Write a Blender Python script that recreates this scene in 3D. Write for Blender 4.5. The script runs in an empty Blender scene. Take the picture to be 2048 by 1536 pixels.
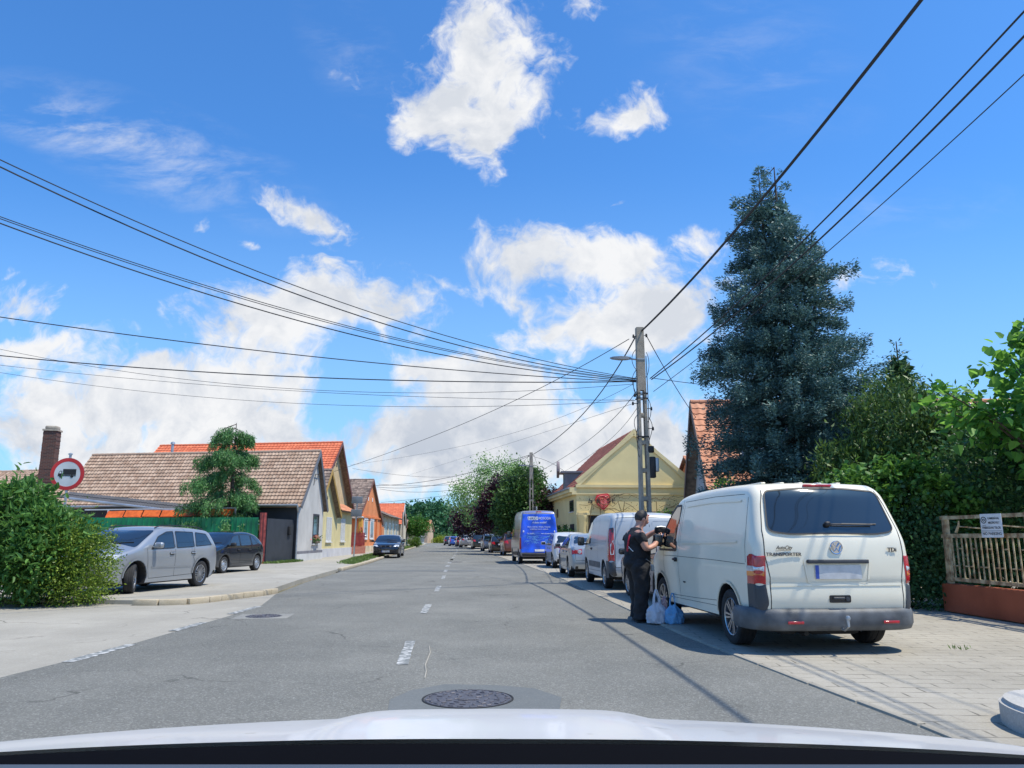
import bpy, bmesh, math, random
import numpy as np
from mathutils import Vector, Matrix
from mathutils.geometry import delaunay_2d_cdt
R = math.radians
rnd = random.Random(7)
rng = np.random.default_rng(7)
sc = bpy.context.scene
C = sc.collection

# ---------------------------------------------------------------- camera
FPX, HOR, CH = 1538.0, 1075.0, 1.33
PIT = math.atan((HOR - 768) / FPX)
cam = bpy.data.cameras.new('camera')
co = bpy.data.objects.new('camera', cam); C.objects.link(co)
co.location = (0, 0, CH); co.rotation_euler = (R(90) + PIT, 0, 0)
cam.sensor_width = 36; cam.lens = 36 * FPX / 2048
cam.clip_start = .05; cam.clip_end = 3000
sc.camera = co

def ray(px, py):
    a = (px - 1024) / FPX; b = (768 - py) / FPX
    return a, math.cos(PIT) - b * math.sin(PIT), math.sin(PIT) + b * math.cos(PIT)
def D(px, py, Y):                       # point at distance Y ahead
    r = ray(px, py); t = Y / r[1]
    return Vector((r[0] * t, Y, CH + r[2] * t))
def G(px, py, z=0):                     # point on the ground
    r = ray(px, py); t = (z - CH) / r[2]
    return Vector((r[0] * t, r[1] * t, z))

# ---------------------------------------------------------------- light
SUN_EL, SUN_AZ = 64.5, 108.0             # azimuth clockwise from +Y
sd = Vector((math.sin(R(SUN_AZ)) * math.cos(R(SUN_EL)), math.cos(R(SUN_AZ)) * math.cos(R(SUN_EL)), math.sin(R(SUN_EL))))
sl = bpy.data.lights.new('sun', 'SUN'); sl.energy = 4.8; sl.angle = R(.53); sl.color = (1, .93, .79)
so = bpy.data.objects.new('sun', sl); C.objects.link(so)
so.rotation_euler = sd.to_track_quat('Z', 'Y').to_euler(); so.location = (20, 0, 40)
sc.view_settings.view_transform = 'Standard'; sc.view_settings.look = 'None'
sc.view_settings.exposure = 0.14; sc.view_settings.gamma = 1

# ---------------------------------------------------------------- sky
W = bpy.data.worlds.new('World'); sc.world = W; W.use_nodes = True
nt = W.node_tree; N = nt.nodes; N.clear()
def nd(t, **k):
    n = N.new(t)
    for a, b in k.items(): setattr(n, a, b)
    return n
def lk(a, b): nt.links.new(a, b)
def wm(op, a, b=None, c=None, clamp=False):
    n = nd('ShaderNodeMath', operation=op); n.use_clamp = clamp
    for i, x in enumerate((a, b, c)):
        if x is None: continue
        if hasattr(x, 'is_output'): lk(x, n.inputs[i])
        else: n.inputs[i].default_value = x
    return n.outputs[0]
def wmr(v, a, b, c=0., d=1., t='SMOOTHSTEP'):
    n = nd('ShaderNodeMapRange', interpolation_type=t); lk(v, n.inputs[0])
    for i, x in enumerate((a, b, c, d)): n.inputs[i + 1].default_value = x
    return n.outputs[0]
def wmix(f, a, b, bt='MIX'):
    n = nd('ShaderNodeMix', data_type='RGBA', blend_type=bt)
    for i, x in ((0, f), (6, a), (7, b)):
        if hasattr(x, 'is_output'): lk(x, n.inputs[i])
        else: n.inputs[i].default_value = x if i == 0 else (*x, 1)
    return n.outputs[2]
tc = nd('ShaderNodeTexCoord').outputs['Generated']
sep = nd('ShaderNodeSeparateXYZ'); lk(tc, sep.inputs[0])
ay = wm('MAXIMUM', wm('ABSOLUTE', sep.outputs[1]), .05)
u_ = wm('DIVIDE', sep.outputs[0], ay); v_ = wm('DIVIDE', sep.outputs[2], ay)
uv = nd('ShaderNodeCombineXYZ'); lk(u_, uv.inputs[0]); lk(v_, uv.inputs[1])
def fbm(vec, scale, det, rough, loc=(0, 0, 0), dist=0., sca=(1, 1, 1), rot=0):
    mp = nd('ShaderNodeMapping'); lk(vec, mp.inputs[0]); mp.inputs[1].default_value = loc; mp.inputs[3].default_value = sca
    mp.inputs[2].default_value = (0, 0, rot)
    n = nd('ShaderNodeTexNoise'); lk(mp.outputs[0], n.inputs['Vector'])
    n.inputs['Scale'].default_value = scale; n.inputs['Detail'].default_value = det
    n.inputs['Roughness'].default_value = rough; n.inputs['Distortion'].default_value = dist
    return n
wn = fbm(uv.outputs[0], 5, 4, .55)
ws = nd('ShaderNodeVectorMath', operation='SUBTRACT'); lk(wn.outputs['Color'], ws.inputs[0]); ws.inputs[1].default_value = (.5, .5, .5)
wsc = nd('ShaderNodeVectorMath', operation='SCALE'); lk(ws.outputs[0], wsc.inputs[0]); wsc.inputs['Scale'].default_value = .14
wad = nd('ShaderNodeVectorMath', operation='ADD'); lk(uv.outputs[0], wad.inputs[0]); lk(wsc.outputs[0], wad.inputs[1])
wuv = wad.outputs[0]
def uvp(px, py):
    r = ray(px, py); return r[0] / r[1], r[2] / r[1]
def blobs(lst, vec):
    tot = None
    for (x, y, rx, ry, rot, amp) in lst:
        cx, cy = uvp(x, y); sx = uvp(x + rx, y)[0] - cx; sy = cy - uvp(x, y + ry)[1]
        mp = nd('ShaderNodeMapping', vector_type='TEXTURE'); lk(vec, mp.inputs[0])
        mp.inputs[1].default_value = (cx, cy, 0); mp.inputs[2].default_value = (0, 0, R(-rot)); mp.inputs[3].default_value = (sx, sy, 1)
        g = nd('ShaderNodeTexGradient', gradient_type='SPHERICAL'); lk(mp.outputs[0], g.inputs[0])
        o = wm('MULTIPLY', g.outputs['Fac'], amp)
        tot = o if tot is None else wm('ADD', tot, o)
    return tot
CL = [(905, 190, 160, 160, 0, 1.9), (970, 285, 80, 130, 0, 1.5), (985, 50, 110, 140, 0, 1.6), (1060, 170, 110, 130, 0, 1.1),
      (1155, 20, 80, 60, 0, 1.0), (1250, 215, 150, 60, -13, 1.35), (590, 408, 130, 46, 12, 1.2), (670, 440, 80, 60, 10, 1.4),
      (640, 590, 190, 100, 0, 1.5), (790, 620, 150, 130, 0, 1.2), (500, 650, 190, 110, 0, 1.5), (530, 760, 200, 110, 0, 1.3),
      (1040, 530, 150, 120, 0, 1.3), (1160, 500, 150, 90, 0, 1.2), (1250, 580, 160, 130, 0, 1.2), (1180, 650, 210, 95, 0, 1.4),
      (1340, 650, 150, 120, 0, 1.1), (1290, 505, 90, 60, 0, .8), (1400, 480, 80, 60, 0, .9), (1440, 560, 90, 90, 0, .6),
      (40, 575, 150, 60, 10, 1.2), (70, 680, 240, 60, 0, 1.5), (130, 770, 300, 85, 0, 1.35), (400, 800, 280, 85, 0, 1.35),
      (150, 870, 520, 90, 0, 1.4), (560, 880, 400, 70, 0, 1.2), (930, 850, 260, 130, 0, 1.6), (990, 690, 110, 60, 0, .9), (1000, 770, 230, 80, 0, 1.4),
      (1100, 900, 320, 120, 0, 1.5), (820, 745, 110, 45, 0, 1.2), (1310, 860, 270, 150, 0, 1.4), (1740, 560, 90, 60, -10, 1.0),
      (1855, 575, 60, 34, -25, .8), (1700, 605, 70, 60, 0, .8), (400, 440, 40, 26, 0, .8), (480, 485, 38, 22, 0, .8), (700, 150, 60, 60, 30, .35),
      (1225, 398, 50, 10, 0, .6), (885, 500, 30, 14, 40, .8), (700, 960, 500, 60, 0, .9)]
cb = blobs(CL, wuv)
n1 = fbm(wuv, 9, 12, .62, (3.1, 1.2, 0), .15).outputs['Fac']
n2 = fbm(wuv, 30, 8, .6, (0.3, 4.2, 0), .3).outputs['Fac']
nn = wm('ADD', wm('MULTIPLY', wm('SUBTRACT', n1, .5), 3.4), wm('MULTIPLY', wm('SUBTRACT', n2, .5), 1.7))
dens = wm('SUBTRACT', wm('ADD', cb, wm('MULTIPLY', nn, wmr(cb, 0, .25, .0, 1.))), .50)
cover = wmr(dens, -.14, .82)
wisp = wm('MULTIPLY', blobs([(300, 300, 420, 110, 22, 1.4), (120, 250, 300, 60, 12, 1.1), (700, 100, 200, 90, 60, .5), (1500, 120, 300, 200, 30, .35), (1800, 420, 300, 60, -5, .4)], uv.outputs[0]),
          wmr(fbm(uv.outputs[0], 7, 9, .66, (1, 2, 0), .4, (1, 2.8, 1), R(20)).outputs['Fac'], .40, .80), clamp=True)
wisp = wm('MULTIPLY', wisp, .80)
# shading of the clouds: thicker parts and bases are greyer
sh = wmr(wm('ADD', wm('MULTIPLY', fbm(uv.outputs[0], 6, 6, .6, (5, 2.06, 0)).outputs['Fac'], 1.5), wm('MULTIPLY', dens, .10)), .6, 1.15)
n1b = fbm(wuv, 9, 12, .62, (3.085, 1.17, 0), .15).outputs['Fac']
n3 = fbm(wuv, 17, 9, .6, (7.1, 1.2, 0), .2).outputs['Fac']; n3b = fbm(wuv, 17, 9, .6, (7.1, 1.18, 0), .2).outputs['Fac']
rel = wm('ADD', wm('MULTIPLY', wm('SUBTRACT', n1, n1b), 2.2), wm('MULTIPLY', wm('SUBTRACT', n3, n3b), 1.6))      # billow tops lit, undersides grey
sh = wm('ADD', sh, wm('MULTIPLY', rel, -1.0), clamp=True)
low = wmr(v_, .03, .26, 1., 0.)
ccol = wmix(wm('MULTIPLY', sh, wm('ADD', .50, wm('MULTIPLY', low, .40))), (.95, .96, .98), (.47, .54, .66))
sky = nd('ShaderNodeTexSky', sky_type='NISHITA'); sky.sun_disc = False
sky.sun_elevation = R(SUN_EL); sky.sun_rotation = R(SUN_AZ); sky.air_density = 1.0; sky.dust_density = .6; sky.ozone_density = 2.2
SKS = .11
skc = wmix(1.0, sky.outputs[0], (.60, 1.24, 1.86), 'MULTIPLY')
skm = nd('ShaderNodeVectorMath', operation='SCALE'); lk(skc, skm.inputs[0]); skm.inputs['Scale'].default_value = 1.0
k = 1 / SKS
cc = nd('ShaderNodeVectorMath', operation='SCALE'); lk(ccol, cc.inputs[0]); cc.inputs['Scale'].default_value = k * .88
hz = wmr(v_, .0, .55, .60, .0, 'SMOOTHSTEP')
skh = wmix(hz, skm.outputs[0], (.40 * k, .66 * k, .93 * k))
s1 = wmix(wm('MULTIPLY', wisp, .6), skh, cc.outputs[0]); s2 = wmix(cover, s1, cc.outputs[0])
up = wmr(sep.outputs[2], -.02, 0.0)
s3 = wmix(up, (.25 * k, .26 * k, .25 * k), s2)
bg = nd('ShaderNodeBackground'); lk(s3, bg.inputs[0]); bg.inputs[1].default_value = SKS
wo = nd('ShaderNodeOutputWorld'); lk(bg.outputs[0], wo.inputs[0])

# ---------------------------------------------------------------- materials
def mat(name, col, rough=.7, metal=0., var=.12, vs=2.5, bump=0., bs=60., coat=0., col2=None, spec=.5, island=0., transl=0., wave=None, detail=5, rng2=None):
    m = bpy.data.materials.new(name); m.use_nodes = True; t = m.node_tree; n = t.nodes; L = t.links.new
    p = n['Principled BSDF']; p.inputs['Roughness'].default_value = rough; p.inputs['Metallic'].default_value = metal
    p.inputs['Specular IOR Level'].default_value = spec; p.inputs['Coat Weight'].default_value = coat; p.inputs['Coat Roughness'].default_value = .06
    c2 = col2 or tuple(min(1, c * (1 + var * 1.6)) for c in col); c1 = col if col2 else tuple(c * (1 - var) for c in col)
    r = n.new('ShaderNodeValToRGB'); r.color_ramp.elements[0].color = (*c1, 1); r.color_ramp.elements[1].color = (*c2, 1)
    if island:
        g = n.new('ShaderNodeNewGeometry'); L(g.outputs['Random Per Island'], r.inputs[0])
    else:
        tx = n.new('ShaderNodeTexCoord'); z = n.new('ShaderNodeTexNoise'); z.inputs['Scale'].default_value = vs; z.inputs['Detail'].default_value = detail
        L(tx.outputs['Object'], z.inputs['Vector']); L(z.outputs['Fac'], r.inputs[0])
        a, b = rng2 or (.3, .7)
        r.color_ramp.elements[0].position = a; r.color_ramp.elements[1].position = b
    L(r.outputs[0], p.inputs['Base Color'])
    if bump:
        tx = n.new('ShaderNodeTexCoord'); z = n.new('ShaderNodeTexNoise'); z.inputs['Scale'].default_value = bs; z.inputs['Detail'].default_value = 4
        L(tx.outputs['Object'], z.inputs['Vector']); b = n.new('ShaderNodeBump'); b.inputs['Strength'].default_value = bump; b.inputs['Distance'].default_value = .02
        L(z.outputs['Fac'], b.inputs['Height']); L(b.outputs[0], p.inputs['Normal'])
    if transl:
        tr = n.new('ShaderNodeBsdfTranslucent'); mx = n.new('ShaderNodeMixShader'); mx.inputs[0].default_value = transl
        hs = n.new('ShaderNodeHueSaturation'); hs.inputs['Value'].default_value = 1.5; hs.inputs['Hue'].default_value = .485; L(r.outputs[0], hs.inputs['Color'])
        L(hs.outputs[0], tr.inputs[0]); L(p.outputs[0], mx.inputs[1]); L(tr.outputs[0], mx.inputs[2]); L(mx.outputs[0], n['Material Output'].inputs[0])
    return m
def leafmat(name, dark, light, tr=.3): return mat(name, dark, .5, col2=light, island=1, transl=tr, spec=.4)
M = dict(
    black=mat('black plastic', (.018, .018, .02), .55, bump=.05), rubber=mat('rubber', (.02, .02, .021), .85, vs=8, var=.3), dark=mat('dark', (.012, .012, .013), .8),
    glass=mat('dark glass', (.012, .016, .02), .04, var=0, spec=.9, coat=.6), chrome=mat('chrome', (.7, .7, .72), .12, 1., 0), alloy=mat('alloy', (.45, .46, .48), .28, .85, .05),
    steel=mat('galvanised steel', (.42, .44, .46), .45, .7), lampred=mat('red lamp', (.45, .012, .02), .12, var=.2, vs=30, coat=.8), lampamber=mat('amber lamp', (.75, .2, .02), .15, coat=.8),
    lampclear=mat('clear lamp', (.62, .64, .66), .1, .3, .15, vs=40, coat=.8), plate=mat('number plate', (.56, .56, .56), .5, var=.12, vs=9), blue=mat('plate blue', (.04, .09, .4), .5),
    t5=mat('ivory white van paint', (.80, .745, .60), .36, 0, .05, vs=1.1, coat=.5, detail=8), bumper=mat('faded bumper plastic', (.085, .092, .10), .55, var=.35, vs=5, bump=.15, bs=120), cornerp=mat('dark corner plastic', (.05, .055, .063), .55, var=.2),
    wood=mat('weathered wood', (.16, .12, .09), .85, var=.3, vs=6), bark=mat('bark', (.09, .07, .055), .95, var=.35, vs=9, bump=.6, bs=25),
    conc=mat('concrete pole', (.33, .29, .235), .9, var=.18, vs=4, bump=.4, bs=50), white=mat('white paint', (.8, .8, .79), .5, var=.05),
    frame=mat('window frame', (.62, .62, .6), .5, var=.08), cable=mat('cable', (.02, .022, .028), .7, var=0), skin=mat('skin', (.52, .27, .19), .5, var=.12, vs=14),
    cloth=mat('black cloth', (.010, .0105, .013), .8, var=.5, vs=12, bump=.8, bs=14), hair=mat('dark greying hair', (.03, .026, .024), .7, var=.6, vs=60),
)
def tilemat(name, a, b, c, stain=.5):
    m = bpy.data.materials.new(name); m.use_nodes = True; t = m.node_tree; n = t.nodes; L = t.links.new
    p = n['Principled BSDF']; p.inputs['Roughness'].default_value = .85; p.inputs['Specular IOR Level'].default_value = .25
    u = n.new('ShaderNodeUVMap'); f = n.new('ShaderNodeVectorMath'); f.operation = 'FLOOR'; L(u.outputs[0], f.inputs[0])
    w = n.new('ShaderNodeTexWhiteNoise'); w.noise_dimensions = '2D'; L(f.outputs[0], w.inputs['Vector'])
    r = n.new('ShaderNodeValToRGB'); r.color_ramp.elements[0].color = (*a, 1); r.color_ramp.elements[1].color = (*b, 1); L(w.outputs['Value'], r.inputs[0])
    tx = n.new('ShaderNodeTexCoord'); z = n.new('ShaderNodeTexNoise'); z.inputs['Scale'].default_value = 1.3; z.inputs['Detail'].default_value = 8; z.inputs['Roughness'].default_value = .7
    L(tx.outputs['Object'], z.inputs['Vector']); mr = n.new('ShaderNodeMapRange'); mr.inputs[1].default_value = .48; mr.inputs[2].default_value = .68; mr.inputs[4].default_value = stain
    L(z.outputs['Fac'], mr.inputs[0]); mx = n.new('ShaderNodeMix'); mx.data_type = 'RGBA'; L(mr.outputs[0], mx.inputs[0]); L(r.outputs[0], mx.inputs[6]); mx.inputs[7].default_value = (*c, 1)
    L(mx.outputs[2], p.inputs['Base Color']); return m
T = dict(brown=tilemat('weathered brown tiles', (.31, .205, .145), (.46, .335, .25), (.20, .16, .12), .45), red=tilemat('new red tiles', (.56, .14, .07), (.68, .20, .10), (.46, .14, .08), .45),
         old=tilemat('old lichened tiles', (.13, .10, .085), (.34, .26, .21), (.07, .065, .06), .8), terra=tilemat('terracotta tiles', (.52, .22, .12), (.66, .33, .2), (.3, .14, .09), .5),
         maroon=tilemat('dark red tiles', (.25, .08, .06), (.36, .14, .1), (.14, .07, .06), .6), slate=tilemat('grey sheet', (.07, .072, .078), (.09, .09, .1), (.12, .12, .12), .5))

# ---------------------------------------------------------------- helpers
def link(o, parent=None):
    C.objects.link(o)
    if parent is not None: o.parent = parent
    return o
def tag(o, label, cat, group=None, kind=None):
    o['label'] = label
    if cat: o['category'] = cat
    if group: o['group'] = group
    if kind: o['kind'] = kind
    return o
def thing(name, label, cat, loc=(0, 0, 0), rz=0, group=None):
    o = bpy.data.objects.new(name, None); o.empty_display_size = .2; o.location = loc; o.rotation_euler = (0, 0, rz)
    link(o); return tag(o, label, cat, group)
def rpoly(pts, r, n=4):
    out = []; k = len(pts)
    for i in range(k):
        p = Vector(pts[i]); a = Vector(pts[i - 1]) - p; b = Vector(pts[(i + 1) % k]) - p
        ra = min(r, a.length * .45); rb = min(r, b.length * .45); s = p + a.normalized() * ra; e = p + b.normalized() * rb
        for j in range(n + 1):
            t = j / n; out.append(tuple(s * (1 - t) ** 2 + p * 2 * t * (1 - t) + e * t * t))
    return out
def cdt(loop, step, extra=()):
    loop = [Vector(p) for p in loop]; n = len(loop); xs = [p.x for p in loop]; ys = [p.y for p in loop]; pts = list(loop)
    def inside(x, y, md):
        c = False
        for i in range(n):
            a = loop[i]; b = loop[(i + 1) % n]
            if (a.y > y) != (b.y > y) and x < (b.x - a.x) * (y - a.y) / (b.y - a.y) + a.x: c = not c
            e = b - a; l = e.length_squared
            t = 0 if l == 0 else max(0, min(1, ((x - a.x) * e.x + (y - a.y) * e.y) / l))
            if (a.x + e.x * t - x) ** 2 + (a.y + e.y * t - y) ** 2 < md * md: return False
        return c
    y = min(ys) + step * .5
    while y < max(ys):
        x = min(xs) + step * .5
        while x < max(xs):
            if inside(x, y, step * .35): pts.append(Vector((x, y)))
            x += step
        y += step
    r = delaunay_2d_cdt(pts, [(i, (i + 1) % n) for i in range(n)], [], 1, 1e-5)
    return [(v.x, v.y) for v in r[0]], [list(f) for f in r[2]]
class MB:
    def __init__(s): s.v = []; s.f = []; s.m = []; s.mi = 0; s.uv = None
    def add(s, vs, fs, M4=None):
        o = len(s.v)
        s.v += [tuple(M4 @ Vector(v)) for v in vs] if M4 is not None else [tuple(v) for v in vs]
        for f in fs: s.f.append([i + o for i in f]); s.m.append(s.mi)
        return s
    def box(s, c, d, rot=None):
        x, y, z = (q / 2 for q in d); vs = [Vector((i * x, j * y, k * z)) for i in (-1, 1) for j in (-1, 1) for k in (-1, 1)]
        if rot is not None: vs = [rot @ v for v in vs]
        c = Vector(c); return s.add([v + c for v in vs], [(0, 1, 3, 2), (4, 6, 7, 5), (0, 4, 5, 1), (2, 3, 7, 6), (0, 2, 6, 4), (1, 5, 7, 3)])
    def bar(s, a, b, w, h):
        a = Vector(a); b = Vector(b); d = b - a; q = d.to_track_quat('X', 'Z').to_matrix(); return s.box((a + b) / 2, (d.length, w, h), q)
    def rbox(s, c, d, r, rot=None, seg=3):
        bm = bmesh.new(); bmesh.ops.create_cube(bm, size=1)
        bmesh.ops.scale(bm, vec=d, verts=bm.verts)
        bmesh.ops.bevel(bm, geom=bm.edges[:] + bm.verts[:], offset=min(r, min(d) * .49), segments=seg, profile=.5, affect='EDGES')
        bm.verts.index_update(); vs = [v.co.copy() for v in bm.verts]; fs = [[v.index for v in f.verts] for f in bm.faces]; bm.free()
        if rot is not None: vs = [rot @ v for v in vs]
        c = Vector(c); return s.add([v + c for v in vs], fs)
    def tube(s, pts, r, n=6, r2=None, cap=True):
        pts = [Vector(p) for p in pts]; k = len(pts); vs = []; fs = []
        ref = Vector((0, 0, 1)) if abs((pts[-1] - pts[0]).normalized().z) < .9 else Vector((1, 0, 0))
        for i, p in enumerate(pts):
            d = (pts[min(i + 1, k - 1)] - pts[max(i - 1, 0)]).normalized(); a = d.cross(ref)
            if a.length < 1e-4: a = d.orthogonal()
            a.normalize(); b = d.cross(a); t = i / max(1, k - 1)
            rr = r[i] if isinstance(r, (list, tuple)) else (r if r2 is None else r + (r2 - r) * t)
            vs += [p + (a * math.cos(2 * math.pi * j / n) + b * math.sin(2 * math.pi * j / n)) * rr for j in range(n)]
        for i in range(k - 1):
            for j in range(n): fs.append((i * n + j, i * n + (j + 1) % n, (i + 1) * n + (j + 1) % n, (i + 1) * n + j))
        if cap: fs += [list(range(n))[::-1], [(k - 1) * n + j for j in range(n)]]
        return s.add(vs, fs)
    def lathe(s, prof, M4, n=32):          # profile (r, h) about local Z
        vs = []; fs = []; k = len(prof)
        for r, h in prof: vs += [(r * math.cos(2 * math.pi * j / n), r * math.sin(2 * math.pi * j / n), h) for j in range(n)]
        for i in range(k - 1):
            for j in range(n): fs.append((i * n + j, i * n + (j + 1) % n, (i + 1) * n + (j + 1) % n, (i + 1) * n + j))
        return s.add(vs, fs, M4)
    def prism(s, poly, M4, t):             # polygon in local XY, thickness t on Z, centred
        k = len(poly); vs = [(x, y, -t / 2) for x, y in poly] + [(x, y, t / 2) for x, y in poly]
        fs = [list(range(k))[::-1], list(range(k, 2 * k))] + [(i, (i + 1) % k, k + (i + 1) % k, k + i) for i in range(k)]
        return s.add(vs, fs, M4)
    def build(s, name, mats, parent=None, smooth=35, loc=None):
        me = bpy.data.meshes.new(name); me.from_pydata(s.v, [], s.f)
        for m in (mats if isinstance(mats, (list, tuple)) else [mats]): me.materials.append(m)
        if len(me.materials) > 1: me.polygons.foreach_set('material_index', s.m)
        if s.uv is not None:
            l = me.uv_layers.new(name='UVMap'); vi = np.empty(len(me.loops), np.int32); me.loops.foreach_get('vertex_index', vi)
            l.data.foreach_set('uv', np.array(s.uv, np.float32)[vi].ravel())
        bm = bmesh.new(); bm.from_mesh(me)
        if len(bm.faces) < 60000: bmesh.ops.recalc_face_normals(bm, faces=bm.faces)
        bm.to_mesh(me); bm.free()
        if smooth:
            me.polygons.foreach_set('use_smooth', [True] * len(me.polygons)); me.set_sharp_from_angle(angle=R(smooth))
        o = bpy.data.objects.new(name, me)
        if loc is not None: o.location = loc; me.transform(Matrix.Translation(-Vector(loc)))
        return link(o, parent)
def frame3(o, ax, ay):                     # matrix: local X->ax, Y->ay, Z->ax x ay at o
    ax = Vector(ax).normalized(); ay = Vector(ay).normalized(); az = ax.cross(ay)
    m = Matrix((ax, ay, az)).transposed().to_4x4(); m.translation = Vector(o); return m
def text(name, s, size, m, mt, parent=None, ext=.004, sx=1., shear=0, align='CENTER', spacing=1.):
    cu = bpy.data.curves.new(name, 'FONT'); cu.body = s; cu.size = size; cu.extrude = ext; cu.align_x = align; cu.align_y = 'CENTER'; cu.shear = shear; cu.space_character = spacing; cu.offset = size * .012
    o = bpy.data.objects.new(name, cu); C.objects.link(o); bpy.context.view_layer.update()
    me = bpy.data.meshes.new_from_object(o.evaluated_get(bpy.context.evaluated_depsgraph_get())); C.objects.unlink(o); bpy.data.objects.remove(o)
    me.transform(m @ Matrix.Scale(sx, 4, (1, 0, 0))); me.materials.clear(); me.materials.append(mt); me.name = name
    return link(bpy.data.objects.new(name, me), parent)
def copy_tree(o, parent=None):
    c = o.copy(); C.objects.link(c); c.parent = parent
    for ch in o.children: copy_tree(ch, c)
    return c
def quadmesh(name, V, mt, parent=None, smooth=False):
    n = len(V) // 4; me = bpy.data.meshes.new(name); me.vertices.add(4 * n); me.vertices.foreach_set('co', np.asarray(V, np.float32).ravel())
    me.loops.add(4 * n); me.loops.foreach_set('vertex_index', np.arange(4 * n, dtype=np.int32)); me.polygons.add(n)
    me.polygons.foreach_set('loop_start', np.arange(0, 4 * n, 4, dtype=np.int32)); me.update(calc_edges=True); me.validate()
    me.materials.append(mt); return link(bpy.data.objects.new(name, me), parent)
def unit(a): return a / np.maximum(np.linalg.norm(a, axis=1, keepdims=True), 1e-6)
def bigleaves(P, L, asp=.8, dirs=None, jit=.7, up=.6):     # pointed leaves folded along the midrib, two faces each
    P = np.asarray(P, float); n = len(P); d = rng.normal(size=(n, 3))
    if dirs is not None: d = np.asarray(dirs) + d * jit
    d = unit(d); nn = rng.normal(size=(n, 3)); nn[:, 2] += up * 3; s = unit(np.cross(d, nn)); b = unit(np.cross(s, d)); l = L * rng.uniform(.6, 1.25, (n, 1)); w = l * asp * .5; V = np.empty((n, 2, 4, 3))
    for k, sg in ((0, 1), (1, -1)):
        V[:, k, 0] = P; V[:, k, 1] = P + d * l * .18 + s * w * sg + b * l * .07; V[:, k, 2] = P + d * l * .62 + s * w * .72 * sg + b * l * .05; V[:, k, 3] = P + d * l - b * l * .10
    return V.reshape(-1, 3)
def leaves(P, L, asp=.5, dirs=None, jit=.6, flat=0.):
    P = np.asarray(P, float); n = len(P); d = rng.normal(size=(n, 3))
    if dirs is not None: d = np.asarray(dirs) + d * jit
    d = unit(d); nn = rng.normal(size=(n, 3)); nn[:, 2] += flat * 3; s = unit(np.cross(d, nn)); l = L * rng.uniform(.6, 1.25, (n, 1)); w = l * asp * .5
    V = np.empty((n, 4, 3)); V[:, 0] = P; V[:, 1] = P + d * l * .45 + s * w; V[:, 2] = P + d * l; V[:, 3] = P + d * l * .45 - s * w
    return V.reshape(-1, 3)
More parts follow.
